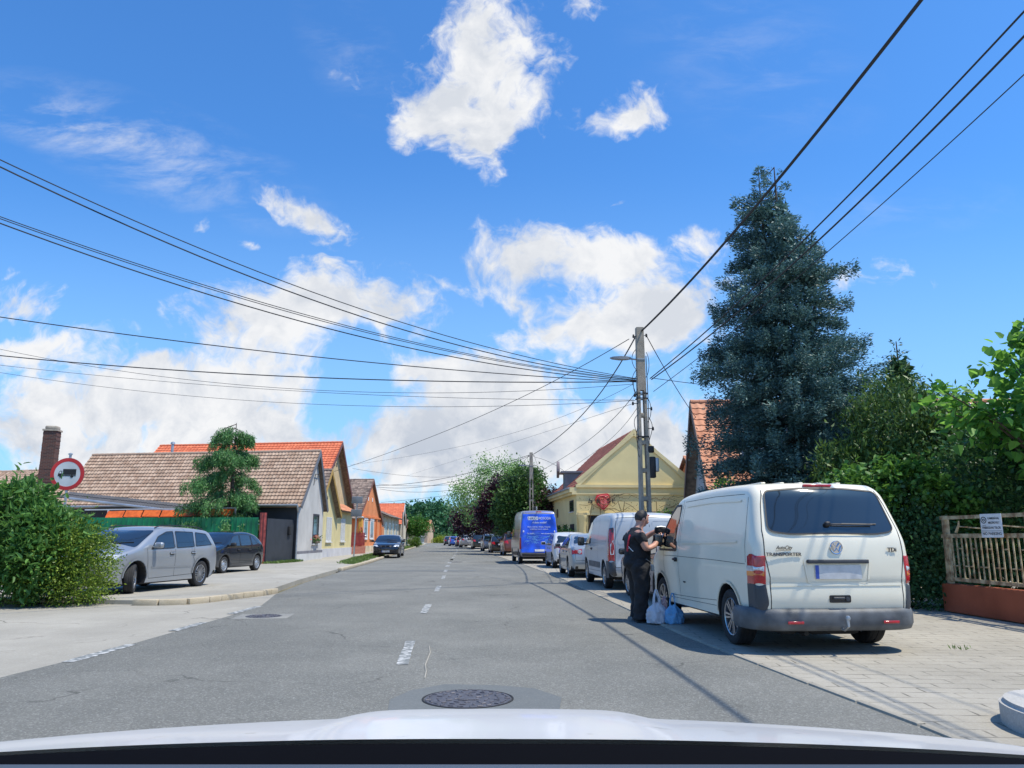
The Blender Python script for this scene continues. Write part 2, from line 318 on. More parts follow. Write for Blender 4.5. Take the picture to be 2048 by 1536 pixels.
# ---------------------------------------------------------------- vehicles
def catmull(P, n=5):
    P = [Vector(p) for p in P]; out = []
    for i in range(len(P) - 1):
        a = P[max(i - 1, 0)]; b = P[i]; c = P[i + 1]; d = P[min(i + 2, len(P) - 1)]; L = (c - b).length
        ta = (c - a) * (L / max((c - a).length, 1e-6)) * .8; tb = (d - b) * (L / max((d - b).length, 1e-6)) * .8
        k = n if L > .12 else 2
        for j in range(k):
            t = j / k; out.append(b * (2*t**3 - 3*t*t + 1) + ta * (t**3 - 2*t*t + t) + c * (-2*t**3 + 3*t*t) + tb * (t**3 - t*t))
    out.append(P[-1]); return out
class Car:
    def __init__(s, top, W, belt, tum, xr, xf, R_, zs=.22, r=.09, taper=(.10, .12), taplen=(.6, .9), arch=None, step=.14, bulge=(.05, .10), crown=.03, well=True):
        s.W = W; s.belt = belt; s.tum = tum; s.zs = zs; s.r = r; s.tp = taper; s.tl = taplen; s.R = R_
        s.L = max(p[0] for p in top); s.H = max(p[1] for p in top); s.off = xr; s.xr = xr; s.xf = xf; s.bg = bulge; s.cr = crown
        tp = catmull(top); s.top = tp; A = arch or R_ + .07; loop = list(tp); rad = [r] * len(tp)
        for cx in (xf, xr):
            h = s.zs - R_; ph = math.asin(max(-.95, min(.95, h / A))); a0 = ph; a1 = math.pi - ph
            for j in range(13):
                a = a0 + (a1 - a0) * j / 12; loop.append(Vector((cx + A * math.cos(a), R_ + A * math.sin(a)))); rad.append(.02)
        n = len(loop); nrm = []
        for i in range(n):
            d = (loop[(i + 1) % n] - loop[i - 1]); d = d.normalized() if d.length > 0 else Vector((1, 0)); nrm.append(Vector((d.y, -d.x)))
        s.loop = loop; s.nrm = nrm; s.ntop = len(tp)
        im = max(range(len(tp)), key=lambda i: tp[i].y); s.im = im
        rings = []; cs = [-1 + 2 * j / 12 for j in range(13)]
        def bul(i):
            if i >= s.ntop: return 0
            nx, nz = nrm[i]; return (s.bg[0] if nx > 0 else s.bg[1]) * nx * nx + s.cr * max(0, -nz)
        th = [math.pi / 2 * j / 5 for j in range(6)]
        V = []; cols = []
        sec = [(-1, t) for t in reversed(th)] + [(0, c) for c in cs[1:-1]] + [(1, t) for t in th]
        for (k, q) in sec:
            col = []
            for i in range(n):
                P = loop[i]; rr = min(rad[i], .12); w = s.w(P.x, P.y)
                if k == 0: y = q * (w - rr); p = P - nrm[i] * bul(i) * (1 - q * q)
                else: p = P + nrm[i] * rr * (1 - math.cos(q)); y = k * (s.w(p.x, p.y) - rr + rr * math.sin(q))
                col.append(len(V)); V.append((p.x - xr, y, p.y))
            cols.append(col)
        F = []; MI = []
        for a, b in zip(cols[:-1], cols[1:]):
            for i in range(n):
                j = (i + 1) % n; F.append((a[i], a[j], b[j], b[i])); MI.append(1 if (i >= s.ntop - 1) else 0)
        side = [loop[i] + nrm[i] * min(rad[i], .12) for i in range(n)]
        ring = [V[i] for i in cols[-1]]; lp2 = [(p[0] + xr, p[2]) for p in ring]
        vs, fs = cdt(lp2, step)
        for k, col in ((1, cols[-1]), (-1, cols[0])):
            mp = {}
            for q, (x, z) in enumerate(vs):
                if q < n: mp[q] = col[q]
                else: mp[q] = len(V); V.append((x - xr, k * s.w(x, z), z))
            for f in fs:
                if all(q in mp for q in f): F.append([mp[q] for q in f]); MI.append(0)
        s.body = MB(); s.body.v = V; s.body.f = [list(f) for f in F]; s.body.m = MI; s.body.mi = 1
        if well:
            hw = s.W - .24
            s.body.box(((xf + xr) / 2 - xr, 0, zs + .08), (xf - xr + 2 * A + .1, hw * 2, .22))
            for cx in (xf, xr):
                s.body.box((cx - xr, 0, R_ + A * .4), (2 * A + .06, hw * 2, A * 1.3))
    def w(s, x, z):
        W = s.W
        if z > s.belt: t = (z - s.belt) / (s.H - s.belt); w = W - s.tum * t ** 1.15
        else: t = (s.belt - z) / (s.belt - s.zs); w = W * (1 - .035 * max(0, t - .35) ** 1.5) + .012 * math.sin(min(1, t * 1.6) * math.pi)
        a = max(0, (s.tl[0] - x) / s.tl[0]); b = max(0, (x - (s.L - s.tl[1])) / s.tl[1])
        return w * (1 - s.tp[0] * a * a - s.tp[1] * b ** 2.2)
    def chain(s, end): return list(range(0, s.im + 1)) if end == 'rear' else list(range(s.ntop - 1, s.im - 1, -1))
    def surf(s, y, z, end, eps):
        ch = s.chain(end); i0 = ch[0]; best = None
        for a, b in zip(ch[:-1], ch[1:]):
            za, zb = s.loop[a].y, s.loop[b].y
            if (za <= z <= zb) or (zb <= z <= za):
                best = (a, b, 0 if zb == za else (z - za) / (zb - za)); break
        if best is None: best = (ch[-2], ch[-1], 1) if z > s.loop[ch[-1]].y else (ch[0], ch[1], 0)
        a, b, t = best; P = s.loop[a].lerp(s.loop[b], t); n = s.nrm[a].lerp(s.nrm[b], t); n.normalize()
        w = s.w(P.x, P.y); r = s.r; ay = abs(y); bl = (s.bg[0] if n.x > 0 else s.bg[1]) * n.x ** 2 + s.cr * max(0, -n.y)
        if ay <= w - r: p = P - n * (bl * (1 - (ay / (w - r)) ** 2) + eps); return (p.x - s.xr, y, p.y)
        th = min(math.pi / 2, (ay - w + r) / r); p = P + n * (r * (1 - math.cos(th))); w = s.w(p.x, p.y); p = p - n * eps * math.cos(th)
        return (p.x - s.xr, math.copysign(w - r + (r + eps) * math.sin(th), y), p.y)
    def sidept(s, x, z, side, eps): return (x - s.xr, side * (s.w(x, z) + eps), z)
    def side(s, mb, poly, side, eps=.004, step=.12, r=.04):
        pl = rpoly(poly, r) if r else poly; vs, fs = cdt(pl, step); mb.add([s.sidept(x, z, side, eps) for x, z in vs], fs); return mb
    def end(s, mb, poly, end, eps=.004, step=.1, r=.04):
        pl = rpoly(poly, r) if r else poly; vs, fs = cdt(pl, step); mb.add([s.surf(y, z, end, eps) for y, z in vs], fs); return mb
    def sline(s, mb, pts, side, wd=.008, eps=.002, sub=6):
        P = []
        for a, b in zip(pts[:-1], pts[1:]): P += [Vector(a).lerp(Vector(b), j / sub) for j in range(sub)]
        P.append(Vector(pts[-1])); vs = []; fs = []
        for i, p in enumerate(P):
            d = (P[min(i + 1, len(P) - 1)] - P[max(i - 1, 0)]).normalized(); q = Vector((-d.y, d.x)) * wd / 2
            for t in (p + q, p - q): vs.append(s.sidept(t.x, t.y, side, eps))
        for i in range(len(P) - 1): fs.append((2*i, 2*i+1, 2*i+3, 2*i+2))
        mb.add(vs, fs)
    def eline(s, mb, pts, end, wd=.008, eps=.002, sub=6):
        P = []
        for a, b in zip(pts[:-1], pts[1:]): P += [Vector(a).lerp(Vector(b), j / sub) for j in range(sub)]
        P.append(Vector(pts[-1])); vs = []; fs = []
        for i, p in enumerate(P):
            d = (P[min(i + 1, len(P) - 1)] - P[max(i - 1, 0)]).normalized(); q = Vector((-d.y, d.x)) * wd / 2
            for t in (p + q, p - q): vs.append(s.surf(t.x, t.y, end, eps))
        for i in range(len(P) - 1): fs.append((2*i, 2*i+1, 2*i+3, 2*i+2))
        mb.add(vs, fs)
def make_wheel(parent, x, y, Rr, side, spokes=7, wd=.2, steer=0, rimr=.68, rimmat='alloy', cov=0, double=False):
    o = Matrix.Translation((x, y, Rr)) @ Matrix.Rotation(steer, 4, 'Z') @ Matrix.Rotation(-side * math.pi / 2, 4, 'X')   # local Z outwards
    t = MB(); h = wd / 2; rr = Rr * rimr
    t.lathe([(rr * .9, -h), (Rr * .93, -h), (Rr * .985, -h * .85), (Rr, -h * .6), (Rr, -h * .52), (Rr * .985, -h * .5), (Rr, -h * .48), (Rr, -.01), (Rr * .985, -.005), (Rr * .985, .005), (Rr, .01), (Rr, h * .5), (Rr * .985, h * .52), (Rr, h * .55), (Rr, h * .62), (Rr * .985, h * .88), (Rr * .93, h), (Rr * .84, h * 1.06), (rr * 1.03, h * .95), (rr, h * .8)], o, 36)
    w = t.build('wheel', M['rubber'], parent)
    m = MB(); m.lathe([(rr * 1.02, h * .84), (rr * .98, h * .93), (rr * .93, h * .86), (rr * .9, h * .3), (rr * .88, -h * .5)], o, 32)
    if cov:    # steel wheel with flat cover
        m.lathe([(rr * .92, h * .5), (rr * .8, h * .75), (rr * .45, h * .62), (rr * .3, h * .85), (0.001, h * .9)], o, 24)
        m.mi = 1
        for j in range(10):
            a = j * math.pi / 5; m.rbox(o @ Vector((rr * .67 * math.cos(a), rr * .67 * math.sin(a), h * .72)), (rr * .13, rr * .2, .012), .004, (o.to_3x3() @ Matrix.Rotation(a, 3, 'Z')), 1)
    else:
        for j in range(spokes):
            a = 2 * math.pi * j / spokes; q = o @ Matrix.Rotation(a, 4, 'Z'); w1 = rr * (.16 if not double else .09)
            for dy in ((-.09, .09) if double else (0,)):
                vs = []
                for (r0, ww, z0) in ((rr * .18, w1 * .8, h * .74), (rr * .94, w1 * 1.25, h * .84)):
                    for yy in (-1, 1):
                        for zz in (0, -.03): vs.append((r0, yy * ww / 2 + dy * rr * (r0 / rr + .4), z0 + zz))
                m.add(vs, [(0, 2, 6, 4), (0, 1, 5, 4), (2, 3, 7, 6), (1, 3, 7, 5), (4, 6, 7, 5)], q)
        m.lathe([(rr * .26, h * .6), (rr * .25, h * .8), (rr * .16, h * .84), (.001, h * .82)], o, 16)
        m.mi = 1; m.lathe([(rr * .88, -h * .3), (rr * .8, h * .1), (.001, h * .12)], o, 20)
    m.build('rim', [M[rimmat], M['dark']], w)
    return w
def cpoly(c, sy=1): return [(x, z) for x, z in c]
def finish_body(c, t, paint, extra=None):
    return c.body.build('body', [paint, M['black'], M['dark']] + (extra or []), t, 30)
def seams(c, mb, sides, doors, wd=.009):
    mb.mi = 2
    for sd_ in sides:
        for pts in doors: c.sline(mb, pts, sd_, wd)
def handle(c, t, x, z, side, mt, sx=.2):
    m = MB(); p = Vector(c.sidept(x, z, side, .022)); m.rbox(p, (sx, .03, .035), .014)
    m.build('door_handle', mt, t); k = MB(); c.side(k, [(x - sx * .5, z - .035), (x + sx * .5, z - .035), (x + sx * .5, z + .03), (x - sx * .5, z + .03)], side, .003, r=.02, step=.05); k.build('handle_recess', M['dark'], t)
def mirror(c, t, x, z, side, mt, sz=(.12, .22, .16), arm=.1, glass=True):
    p = Vector(c.sidept(x, z, side, arm + sz[1] / 2)); m = MB(); m.rbox(p, sz, .05, seg=4); m.rbox(p + Vector((0, -side * (sz[1] / 2 + arm * .4), -sz[2] * .3)), (.07, arm * 1.4, .05), .02)
    o = m.build('mirror', mt, t)
    g = MB(); g.rbox(p + Vector((-sz[0] / 2 - .002, 0, 0)), (.012, sz[1] * .82, sz[2] * .8), .03); g.build('mirror_glass', M['glass'], o)
def plate(c, t, end, y, z, w=.52, h=.11, stripe=True):
    o = MB(); c.end(o, [(y - w/2, z - h/2), (y + w/2, z - h/2), (y + w/2, z + h/2), (y - w/2, z + h/2)], end, .016, r=.01); ob = o.build('number_plate', M['plate'], t)
    if stripe:
        sg = 1 if end == 'rear' else -1
        q = MB(); c.end(q, [(y + sg * (w/2 - .045), z - h/2 + .003), (y + sg * (w/2 - .003), z - h/2 + .003), (y + sg * (w/2 - .003), z + h/2 - .003), (y + sg * (w/2 - .045), z + h/2 - .003)], end, .018, r=.003); q.build('plate_stripe', M['blue'], ob)
def lamp(c, t, name, poly, end, mt, eps=.008, both=True, r=.03, label=None):
    for k in ((1, -1) if both else (1,)):
        m = MB(); c.end(m, [(k * y, z) for y, z in poly], end, eps, step=.06, r=r); o = m.build(name, mt, t)
        if label: o['label'] = label
def slamp(c, t, name, poly, side, mt, eps=.006, r=.02):
    m = MB(); c.side(m, poly, side, eps, step=.06, r=r); return m.build(name, mt, t)
def yaw(hx, hy): return math.atan2(hy, hx)
def paint(name, col, metal=.5, rough=.3, coat=.7): return mat(name, col, rough, metal, .04, vs=.8, coat=coat)

TOPS = dict(
    hatch=[(.06, .28), (.0, .45), (.02, .62), (.07, .86), (.14, .96), (.36, 1.16), (.70, 1.36), (1.2, 1.44), (1.7, 1.455), (2.3, 1.41), (2.75, 1.21), (3.12, 1.0), (3.3, .955), (3.75, .84), (3.95, .70), (4.02, .5), (3.98, .25)],
    sedan=[(.06, .28), (.0, .45), (.01, .66), (.06, .90), (.14, 1.0), (.55, 1.07), (1.0, 1.27), (1.4, 1.39), (1.9, 1.43), (2.5, 1.40), (3.0, 1.20), (3.4, .99), (3.6, .94), (4.25, .83), (4.5, .70), (4.58, .5), (4.54, .25)],
    estate=[(.06, .28), (.0, .45), (.01, .66), (.06, .95), (.12, 1.05), (.36, 1.36), (.5, 1.43), (1.2, 1.49), (2.0, 1.5), (2.6, 1.46), (3.1, 1.24), (3.5, 1.04), (3.65, .995), (4.15, .87), (4.4, .72), (4.5, .5), (4.46, .25)],
    suv=[(.08, .34), (.0, .5), (.02, .75), (.08, 1.0), (.16, 1.12), (.42, 1.48), (.6, 1.58), (1.2, 1.65), (2.0, 1.65), (2.5, 1.6), (3.0, 1.35), (3.35, 1.14), (3.55, 1.09), (4.1, 1.0), (4.35, .85), (4.45, .6), (4.4, .32)],
)
def glazing(c, t, kind, side_list=(1, -1)):
    K = dict(hatch=([[(.66, 1.0), (1.10, .97), (1.12, 1.33), (.98, 1.30)], [(1.19, .97), (1.98, .95), (1.95, 1.36), (1.19, 1.35)], [(2.06, .95), (2.92, .94), (2.48, 1.28), (2.04, 1.36)]], (1.0, 1.31), (1.0, 1.37)),
             sedan=([[(.85, 1.0), (1.25, .99), (1.25, 1.27), (1.12, 1.24)], [(1.3, .99), (2.1, .97), (2.1, 1.32), (1.36, 1.29)], [(2.2, .97), (3.15, .94), (2.7, 1.23), (2.2, 1.32)]], (1.1, 1.34), (.99, 1.36)),
             estate=([[(.42, 1.06), (1.18, 1.03), (1.10, 1.38), (.62, 1.34)], [(1.27, 1.02), (2.02, 1.0), (1.98, 1.40), (1.2, 1.385)], [(2.12, 1.0), (3.05, .98), (2.72, 1.27), (2.35, 1.385), (2.08, 1.40)]], (1.08, 1.38), (1.03, 1.42)),
             suv=([[(.5, 1.14), (.95, 1.12), (.98, 1.46), (.72, 1.42)], [(1.05, 1.11), (1.95, 1.09), (1.95, 1.54), (1.08, 1.5)], [(2.05, 1.09), (3.0, 1.07), (2.55, 1.43), (2.05, 1.54)]], (1.14, 1.5), (1.13, 1.54)))[kind]
    for sd_ in side_list:
        for pl in K[0]:
            m = MB(); c.side(m, pl, sd_, .004, r=.035); o = m.build('side_window', M['glass'], t)
            f = MB(); lp = rpoly(pl, .035); lp = lp + [lp[0]]; c.sline(f, lp, sd_, .02, .006, 1); f.build('window_seal', M['black'], o)
    hw = c.w(c.L * .4, K[1][1]) - c.r * .7
    m = MB(); b = c.w(.5, K[1][0]) - .12; c.end(m, [(-b, K[1][0]), (b, K[1][0]), (hw - .05, K[1][1]), (-hw + .05, K[1][1])], 'rear', .004, r=.06); m.build('rear_window', M['glass'], t)
    b = c.w(c.L * .72, K[2][0]) - .07; m = MB(); c.end(m, [(-b, K[2][0]), (b, K[2][0]), (hw, K[2][1]), (-hw, K[2][1])], 'front', .004, r=.05); m.build('windscreen', M['glass'], t)
def passenger_car(name, label, kind, pmat, group=None, W=None, doors=True, wheel_kw={}, steer=0, rearlamp='std', trim=False, mirr=None, sc_=1., near=True, cat='car', rails=False):
    t = thing(name, label, cat, group=group)
    D_ = dict(hatch=(.83, .92, .18, .62, 3.10, .29), sedan=(.9, .96, .2, .95, 3.68, .32), estate=(.88, .99, .17, .86, 3.56, .33), suv=(.92, 1.08, .17, .83, 3.5, .35))[kind]
    c = Car(TOPS[kind], W or D_[0], D_[1], D_[2], D_[3], D_[4], D_[5], zs=.2 if kind != 'suv' else .27, step=.14 if near else .3)
    b = D_[1]; zs = c.zs
    DR = dict(hatch=[[(2.02, 1.38), (2.03, .9), (2.02, .32)], [(1.16, 1.34), (1.17, .92), (1.08, .6), (1.02, .55)], [(2.97, .93), (2.92, .55), (2.86, .32)], [(1.02, .34), (2.86, .32)]],
              sedan=[[(2.16, 1.35), (2.17, .9), (2.16, .32)], [(1.28, .98), (1.36, .7), (1.3, .45)], [(3.28, .93), (3.2, .6), (3.15, .32)], [(1.35, .33), (3.15, .31)]],
              estate=[[(2.06, 1.42), (2.08, .95), (2.07, .32)], [(1.22, 1.4), (1.24, 1.0), (1.28, .75), (1.18, .6)], [(3.2, 1.0), (3.14, .6), (3.06, .32)], [(1.28, .34), (3.06, .31)]],
              suv=[[(2.0, 1.55), (2.02, 1.0), (2.0, .42)], [(1.02, 1.5), (1.04, 1.08), (1.1, .8)], [(3.15, 1.05), (3.08, .6), (3.0, .4)], [(1.2, .42), (3.0, .4)]])[kind]
    if near:
        seams(c, c.body, (1, -1), DR)
        c.body.mi = 2; hb = c.w(.3, b) - .12
        c.eline(c.body, [(-hb, b + .02), (-hb + .03, .56), (hb - .03, .56), (hb, b + .02)], 'rear', .01)
        c.eline(c.body, [(-hb + .05, .97 if kind != 'suv' else 1.06), (hb - .05, .97 if kind != 'suv' else 1.06)], 'front', .01)
    body = finish_body(c, t, pmat)
    glazing(c, t, kind)
    for sgn in (1, -1):
        for x in (c.xr, c.xf):
            kw = dict(spokes=7); kw.update(wheel_kw); make_wheel(t, x - c.xr, sgn * (c.W - .115), c.R, sgn, steer=steer if x == c.xf else 0, **kw)
        if near:
            hz = b - .12
            for hx in ((2.22, 1.3) if kind != 'hatch' else (2.18, 1.32)): handle(c, t, hx, hz, sgn, mirr or pmat, .19)
        mirror(c, t, {'hatch': 2.82, 'sedan': 3.05, 'estate': 2.95, 'suv': 2.9}[kind], b + .08, sgn, mirr or pmat, arm=.05, sz=(.13, .21, .14))
    w = c.W
    m = MB(); c.end(m, [(-w + .14, .24 + (zs - .2)), (w - .14, .24 + (zs - .2)), (w - .16, .38), (-w + .16, .38)], 'rear', .006, r=.03); m.build('lower_bumper', M['black'], t)
    m = MB(); c.end(m, [(-w + .2, .28), (w - .2, .28), (w - .26, .46), (-w + .26, .46)], 'front', .006, r=.03); m.build('lower_grille', M['black'], t)
    m = MB(); c.end(m, [(-.36, .62), (.36, .62), (.40, .73), (-.40, .73)] if kind != 'suv' else [(-.42, .7), (.42, .7), (.5, .88), (-.5, .88)], 'front', .007, r=.03); m.build('grille', M['black'], t)
    yo = w - .1
    if rearlamp == 'std': lamp(c, t, 'taillight', [(yo - .25, b - .22), (yo + .055, b - .2), (yo + .05, b + .02), (yo - .2, b - .02)], 'rear', M['lampred'])
    elif rearlamp == 'box': lamp(c, t, 'taillight', [(yo - .28, b - .20), (yo + .055, b - .20), (yo + .055, b - .04), (yo - .28, b - .04)], 'rear', M['lampred'])
    elif rearlamp == 'tall': lamp(c, t, 'taillight', [(yo - .1, b - .25), (yo + .05, b - .22), (yo - .0, b + .3), (yo - .08, b + .3)], 'rear', M['lampred'])
    elif rearlamp == 'slim': lamp(c, t, 'taillight', [(yo - .42, b - .16), (yo + .055, b - .13), (yo + .05, b - .0), (yo - .4, b - .06)], 'rear', mat('smoked red lamp', (.12, .01, .015), .1, var=.3, vs=20, coat=.8))
    dz = .07 if kind in ('suv', 'estate') else 0
    lamp(c, t, 'headlight', [(yo - .32, .66 + dz), (yo + .05, .70 + dz), (yo + .05, .80 + dz), (yo - .2, .78 + dz)], 'front', M['lampclear'], eps=.01)
    plate(c, t, 'rear', 0, .70 if kind != 'suv' else .78); plate(c, t, 'front', 0, .40)
    if trim:
        for sgn in (1, -1):
            m = MB()
            for k in range(3): c.sline(m, [(1.35, .52 + k * .012), (2.0, .53 + k * .012), (3.0, .55 + k * .012)], sgn, .014, .012 + .004 * (k == 1))
            m.build('side_moulding', pmat, t)
    if rails:
        for sgn in (1, -1):
            m = MB(); P = []
            for x in (.55, .8, 1.3, 1.9, 2.4, 2.62):
                z = max(q.y for q in c.top if abs(q.x - x) < .25); ww = c.w(x, z) - .10; P.append((x - c.xr, sgn * ww, z + (.045 if .6 < x < 2.5 else -.0)))
            m.tube(P, .014, 6); m.build('roof_rail', M['black'], t)
    if near:
        m = MB(); m.tube([(1.2 - c.xr, 0, 1.45 * c.H / 1.46), (1.05 - c.xr, 0, c.H + .1)], .006, 5); m.build('aerial', M['black'], t)
        m = MB()
        for sgn in (1, -1):
            P = [c.surf(sgn * .12 + sgn * k * .11 * -1 + (.3 if sgn < 0 else .25), D_[1] + .08 + k * .012, 'front', .012) for k in range(5)]
            m.tube(P, .009, 5)
        m.build('wiper', M['black'], t)
    t.scale = (sc_,) * 3
    return t, c
RG = 'vehicles parked in a row along the right kerb'
def PCR(*a, **k): return passenger_car(*a, group=RG, **k)
def put(t, x, y, hx, hy, z=0): t.location = (x, y, z); t.rotation_euler = (0, 0, yaw(hx, hy)); return t

# ---- the white panel van in the foreground
def white_van():
    t = thing('panel_van', 'large ivory white panel van with tinted rear window, beside the man in black', 'van')
    top = [(.10, .42), (.05, .50), (.03, .62), (.04, .80), (.03, .84), (.03, 1.05), (.055, 1.30), (.19, 1.62), (.29, 1.83), (.36, 1.90), (.50, 1.955), (1.2, 1.985), (2.2, 1.985), (3.0, 1.955), (3.3, 1.90), (3.75, 1.55), (4.15, 1.20), (4.3, 1.12), (4.6, 1.0), (4.78, .85), (4.86, .6), (4.82, .3)]
    c = Car(top, .955, 1.22, .16, .98, 3.98, .335, zs=.30, r=.11, taper=(.035, .14), taplen=(.5, .8), arch=.405, step=.1, bulge=(.05, .09), crown=.02)
    b = c.body
    # rear door outline, side door and panel joints, load-space swage lines
    b.mi = 2
    c.eline(b, [(-.80, .44), (.80, .44)], 'rear', .014); c.eline(b, [(-.80, .44), (-.80, .86), (-.845, 1.12), (-.835, 1.4)], 'rear', .010); c.eline(b, [(.80, .44), (.80, .86), (.845, 1.12), (.835, 1.4)], 'rear', .010)
    c.eline(b, [(-.835, 1.4), (-.775, 1.7), (-.72, 1.875)], 'rear', .009); c.eline(b, [(.835, 1.4), (.775, 1.7), (.72, 1.875)], 'rear', .009)
    for sg in (1, -1):
        for pts in ([(2.98, 1.88), (2.98, 1.2), (3.0, .8), (2.98, .42)], [(3.76, 1.12), (3.78, .9), (3.72, .75)], [(.42, 1.8), (.36, 1.4), (.33, 1.02)], [(1.42, .5), (2.2, .47), (2.98, .45), (3.5, .44)], [(1.45, .43), (3.5, .40)],
                    [(.35, 1.0), (1.5, 1.02), (2.98, 1.03), (3.75, 1.03)], [(2.9, 1.80), (2.9, 1.14)], [(.55, 1.84), (1.6, 1.86), (2.9, 1.845)]): c.sline(b, pts, sg, .006)
    b.mi = 0
    for sg in (1, -1):   # pressed panel frames: raised ribs
        for pts in ([(.62, 1.76), (1.7, 1.785), (2.78, 1.77)], [(.60, 1.26), (1.7, 1.24), (2.80, 1.23)]): c.sline(b, pts, sg, .03, .006); c.sline(b, pts, sg, .012, .012)
    for k in range(5):   # ribs on the roof
        y = -.5 + k * .25; b.rbox((1.15 - .98, y, 1.993), (.8, .06, .022), .008); b.rbox((2.3 - .98, y, 1.996), (1.1, .06, .024), .008)
    for sg in (1, -1):  # wheel-arch lips
        for cx in (.98, 3.98):
            pts = [(cx + .425 * math.cos(a), .335 + .425 * math.sin(a)) for a in [R(5 + 17 * j) for j in range(11)]]
            c.sline(b, pts, sg, .035, .010, 2); c.sline(b, pts, sg, .018, .018, 2)
    finish_body(c, t, M['t5'])
    # rear window with rubber surround, brake light, wiper
    rw = [(-.775, 1.41), (-.72, 1.365), (-.52, 1.335), (.52, 1.335), (.72, 1.365), (.775, 1.41), (.705, 1.85), (.3, 1.862), (-.3, 1.862), (-.705, 1.85)]
    m = MB(); c.end(m, [(-.79, 1.385), (-.62, 1.315), (.62, 1.315), (.79, 1.385), (.722, 1.87), (-.722, 1.87)], 'rear', .005, r=.05, step=.05); o = m.build('window_frame', M['t5'], t)
    m = MB(); c.end(m, rw, 'rear', .016, r=.06, step=.05); o = m.build('rear_window', M['glass'], t)
    k = MB(); lp = rpoly(rw, .06); c.eline(k, lp + [lp[0]], 'rear', .016, .019, 3); k.build('window_seal', M['black'], o)
    m = MB(); m.rbox(c.surf(0, 1.90, 'rear', .012), (.05, .36, .028), .012); m.build('brake_light', M['lampred'], t)
    m = MB(); p0 = Vector(c.surf(.06, 1.43, 'rear', .04)); m.rbox(p0, (.05, .07, .06), .02); m.tube([p0, c.surf(-.2, 1.425, 'rear', .05), c.surf(-.50, 1.43, 'rear', .04)], .009, 6)
    m.tube([c.surf(-.12, 1.44, 'rear', .025), c.surf(-.56, 1.445, 'rear', .025)], .008, 5); m.build('wiper', M['black'], t)
    # emblem: ring with V over W
    e = Vector(c.surf(.0, 1.19, 'rear', .0)); q = frame3(e, (0, -1, 0), (-.05, 0, 1))
    m = MB(); m.lathe([(.0001, .0), (.07, .0), (.078, .006), (.08, .014), (.074, .022), (.068, .020), (.066, .010), (.0001, .009)], q, 28); o = m.build('emblem', M['chrome'], t)
    m = MB()
    for P in ([(-.034, .052), (0, .002), (.034, .052)], [(-.056, .022), (-.028, -.048), (0, -.008), (.028, -.048), (.056, .022)]):
        m.tube([q @ Vector((x, y, .014)) for x, y in P], .0075, 5)
    m.build('emblem_letters', M['chrome'], o)
    # plate recess
    rc = [(-.40, .88), (-.33, .80), (.33, .80), (.40, .88), (.40, 1.10), (-.40, 1.10)]
    rc = [(-.36, .80), (.36, .80), (.40, 1.06), (-.40, 1.06)]
    m = MB(); c.end(m, rc, 'rear', .004, r=.04); o = m.build('plate_recess', M['t5'], t)
    k = MB(); lp = rpoly(rc, .04); c.eline(k, lp + [lp[0]], 'rear', .022, .012, 1); k.build('recess_lip', M['t5'], o)
    k = MB(); k.rbox(c.surf(0, 1.035, 'rear', .012), (.05, .74, .045), .01); k.build('plate_lamp_strip', M['cornerp'], o)
    plate(c, t, 'rear', 0, .92, .56, .15)
    # door handle, lock
    m = MB(); c.end(m, [(-.13, .58), (.13, .58), (.13, .655), (-.13, .655)], 'rear', .006, r=.02); o = m.build('door_handle', M['black'], t)
    k = MB(); k.rbox(c.surf(.02, .625, 'rear', .02), (.02, .14, .03), .01); k.lathe([(.024, 0), (.024, .012), (.0001, .014)], frame3(c.surf(-.085, .618, 'rear', .008), (0, -1, 0), (0, 0, 1)), 14); k.build('handle_grip', M['cornerp'], o)
    # crease across the door
    m = MB(); c.eline(m, [(-.79, .775), (.79, .775)], 'rear', .03, .008, 12); m.build('door_crease', M['t5'], t)
    # lamps and dark corner plastic
    for sg in (1, -1):
        o = None
        for nm, z0, z1, mt in (('taillight', .78, 1.12, 'lampred'),):
            m = MB(); c.end(m, [(sg * .85, z0), (sg * .995, z0), (sg * .995, z1), (sg * .84, z1 - .02)], 'rear', .010, step=.03, r=0)
            c.side(m, [(.125, z0), (.30, z0), (.27, z1 - .03), (.21, z1), (.135, z1)], sg, .010, .05, r=.0)
            o = m.build('taillight', M['lampred'], t)
        m = MB(); c.end(m, [(sg * .862, .925), (sg * .995, .925), (sg * .995, .985), (sg * .860, .985)], 'rear', .013, r=0, step=.03); c.side(m, [(.125, .925), (.285, .925), (.28, .985), (.13, .985)], sg, .013, r=0); m.build('reversing_light', M['lampclear'], o)
        m = MB(); c.end(m, [(sg * .863, .87), (sg * .995, .87), (sg * .995, .925), (sg * .862, .925)], 'rear', .013, r=0, step=.03); c.side(m, [(.125, .87), (.288, .87), (.285, .925), (.125, .925)], sg, .013, r=0); m.build('indicator', M['lampamber'], o)
        m = MB(); c.end(m, [(sg * .81, .44), (sg * .995, .44), (sg * .995, .778), (sg * .85, .778), (sg * .83, .6)], 'rear', .008, step=.03, r=.0); c.side(m, [(.18, .44), (.34, .44), (.31, .778), (.125, .778), (.13, .6)], sg, .008, .06, r=0); m.build('corner_panel', M['cornerp'], t)
    # bumper wrapping round the corners
    prof = [(0, .235), (-.09, .25), (-.135, .31), (-.135, .43), (-.105, .475), (-.06, .49), (.02, .49)]
    path = [(.62, -1.0), (.44, -1.0)] + [(.44 - .40 * math.sin(a) - .0, -(.965 - .35) - .39 * math.cos(a)) for a in [R(15 * j) for j in range(1, 7)]]
    path = [(.52, .985)] + [(.40 - .38 * math.sin(R(a)), .66 + .325 * math.cos(R(a))) for a in range(0, 91, 12)] + [(.0, y) for y in (.45, .2, 0)]
    path += [(x, -y) for x, y in reversed(path[:-1])]
    vs = []; fs = []; k = len(prof); n = len(path)
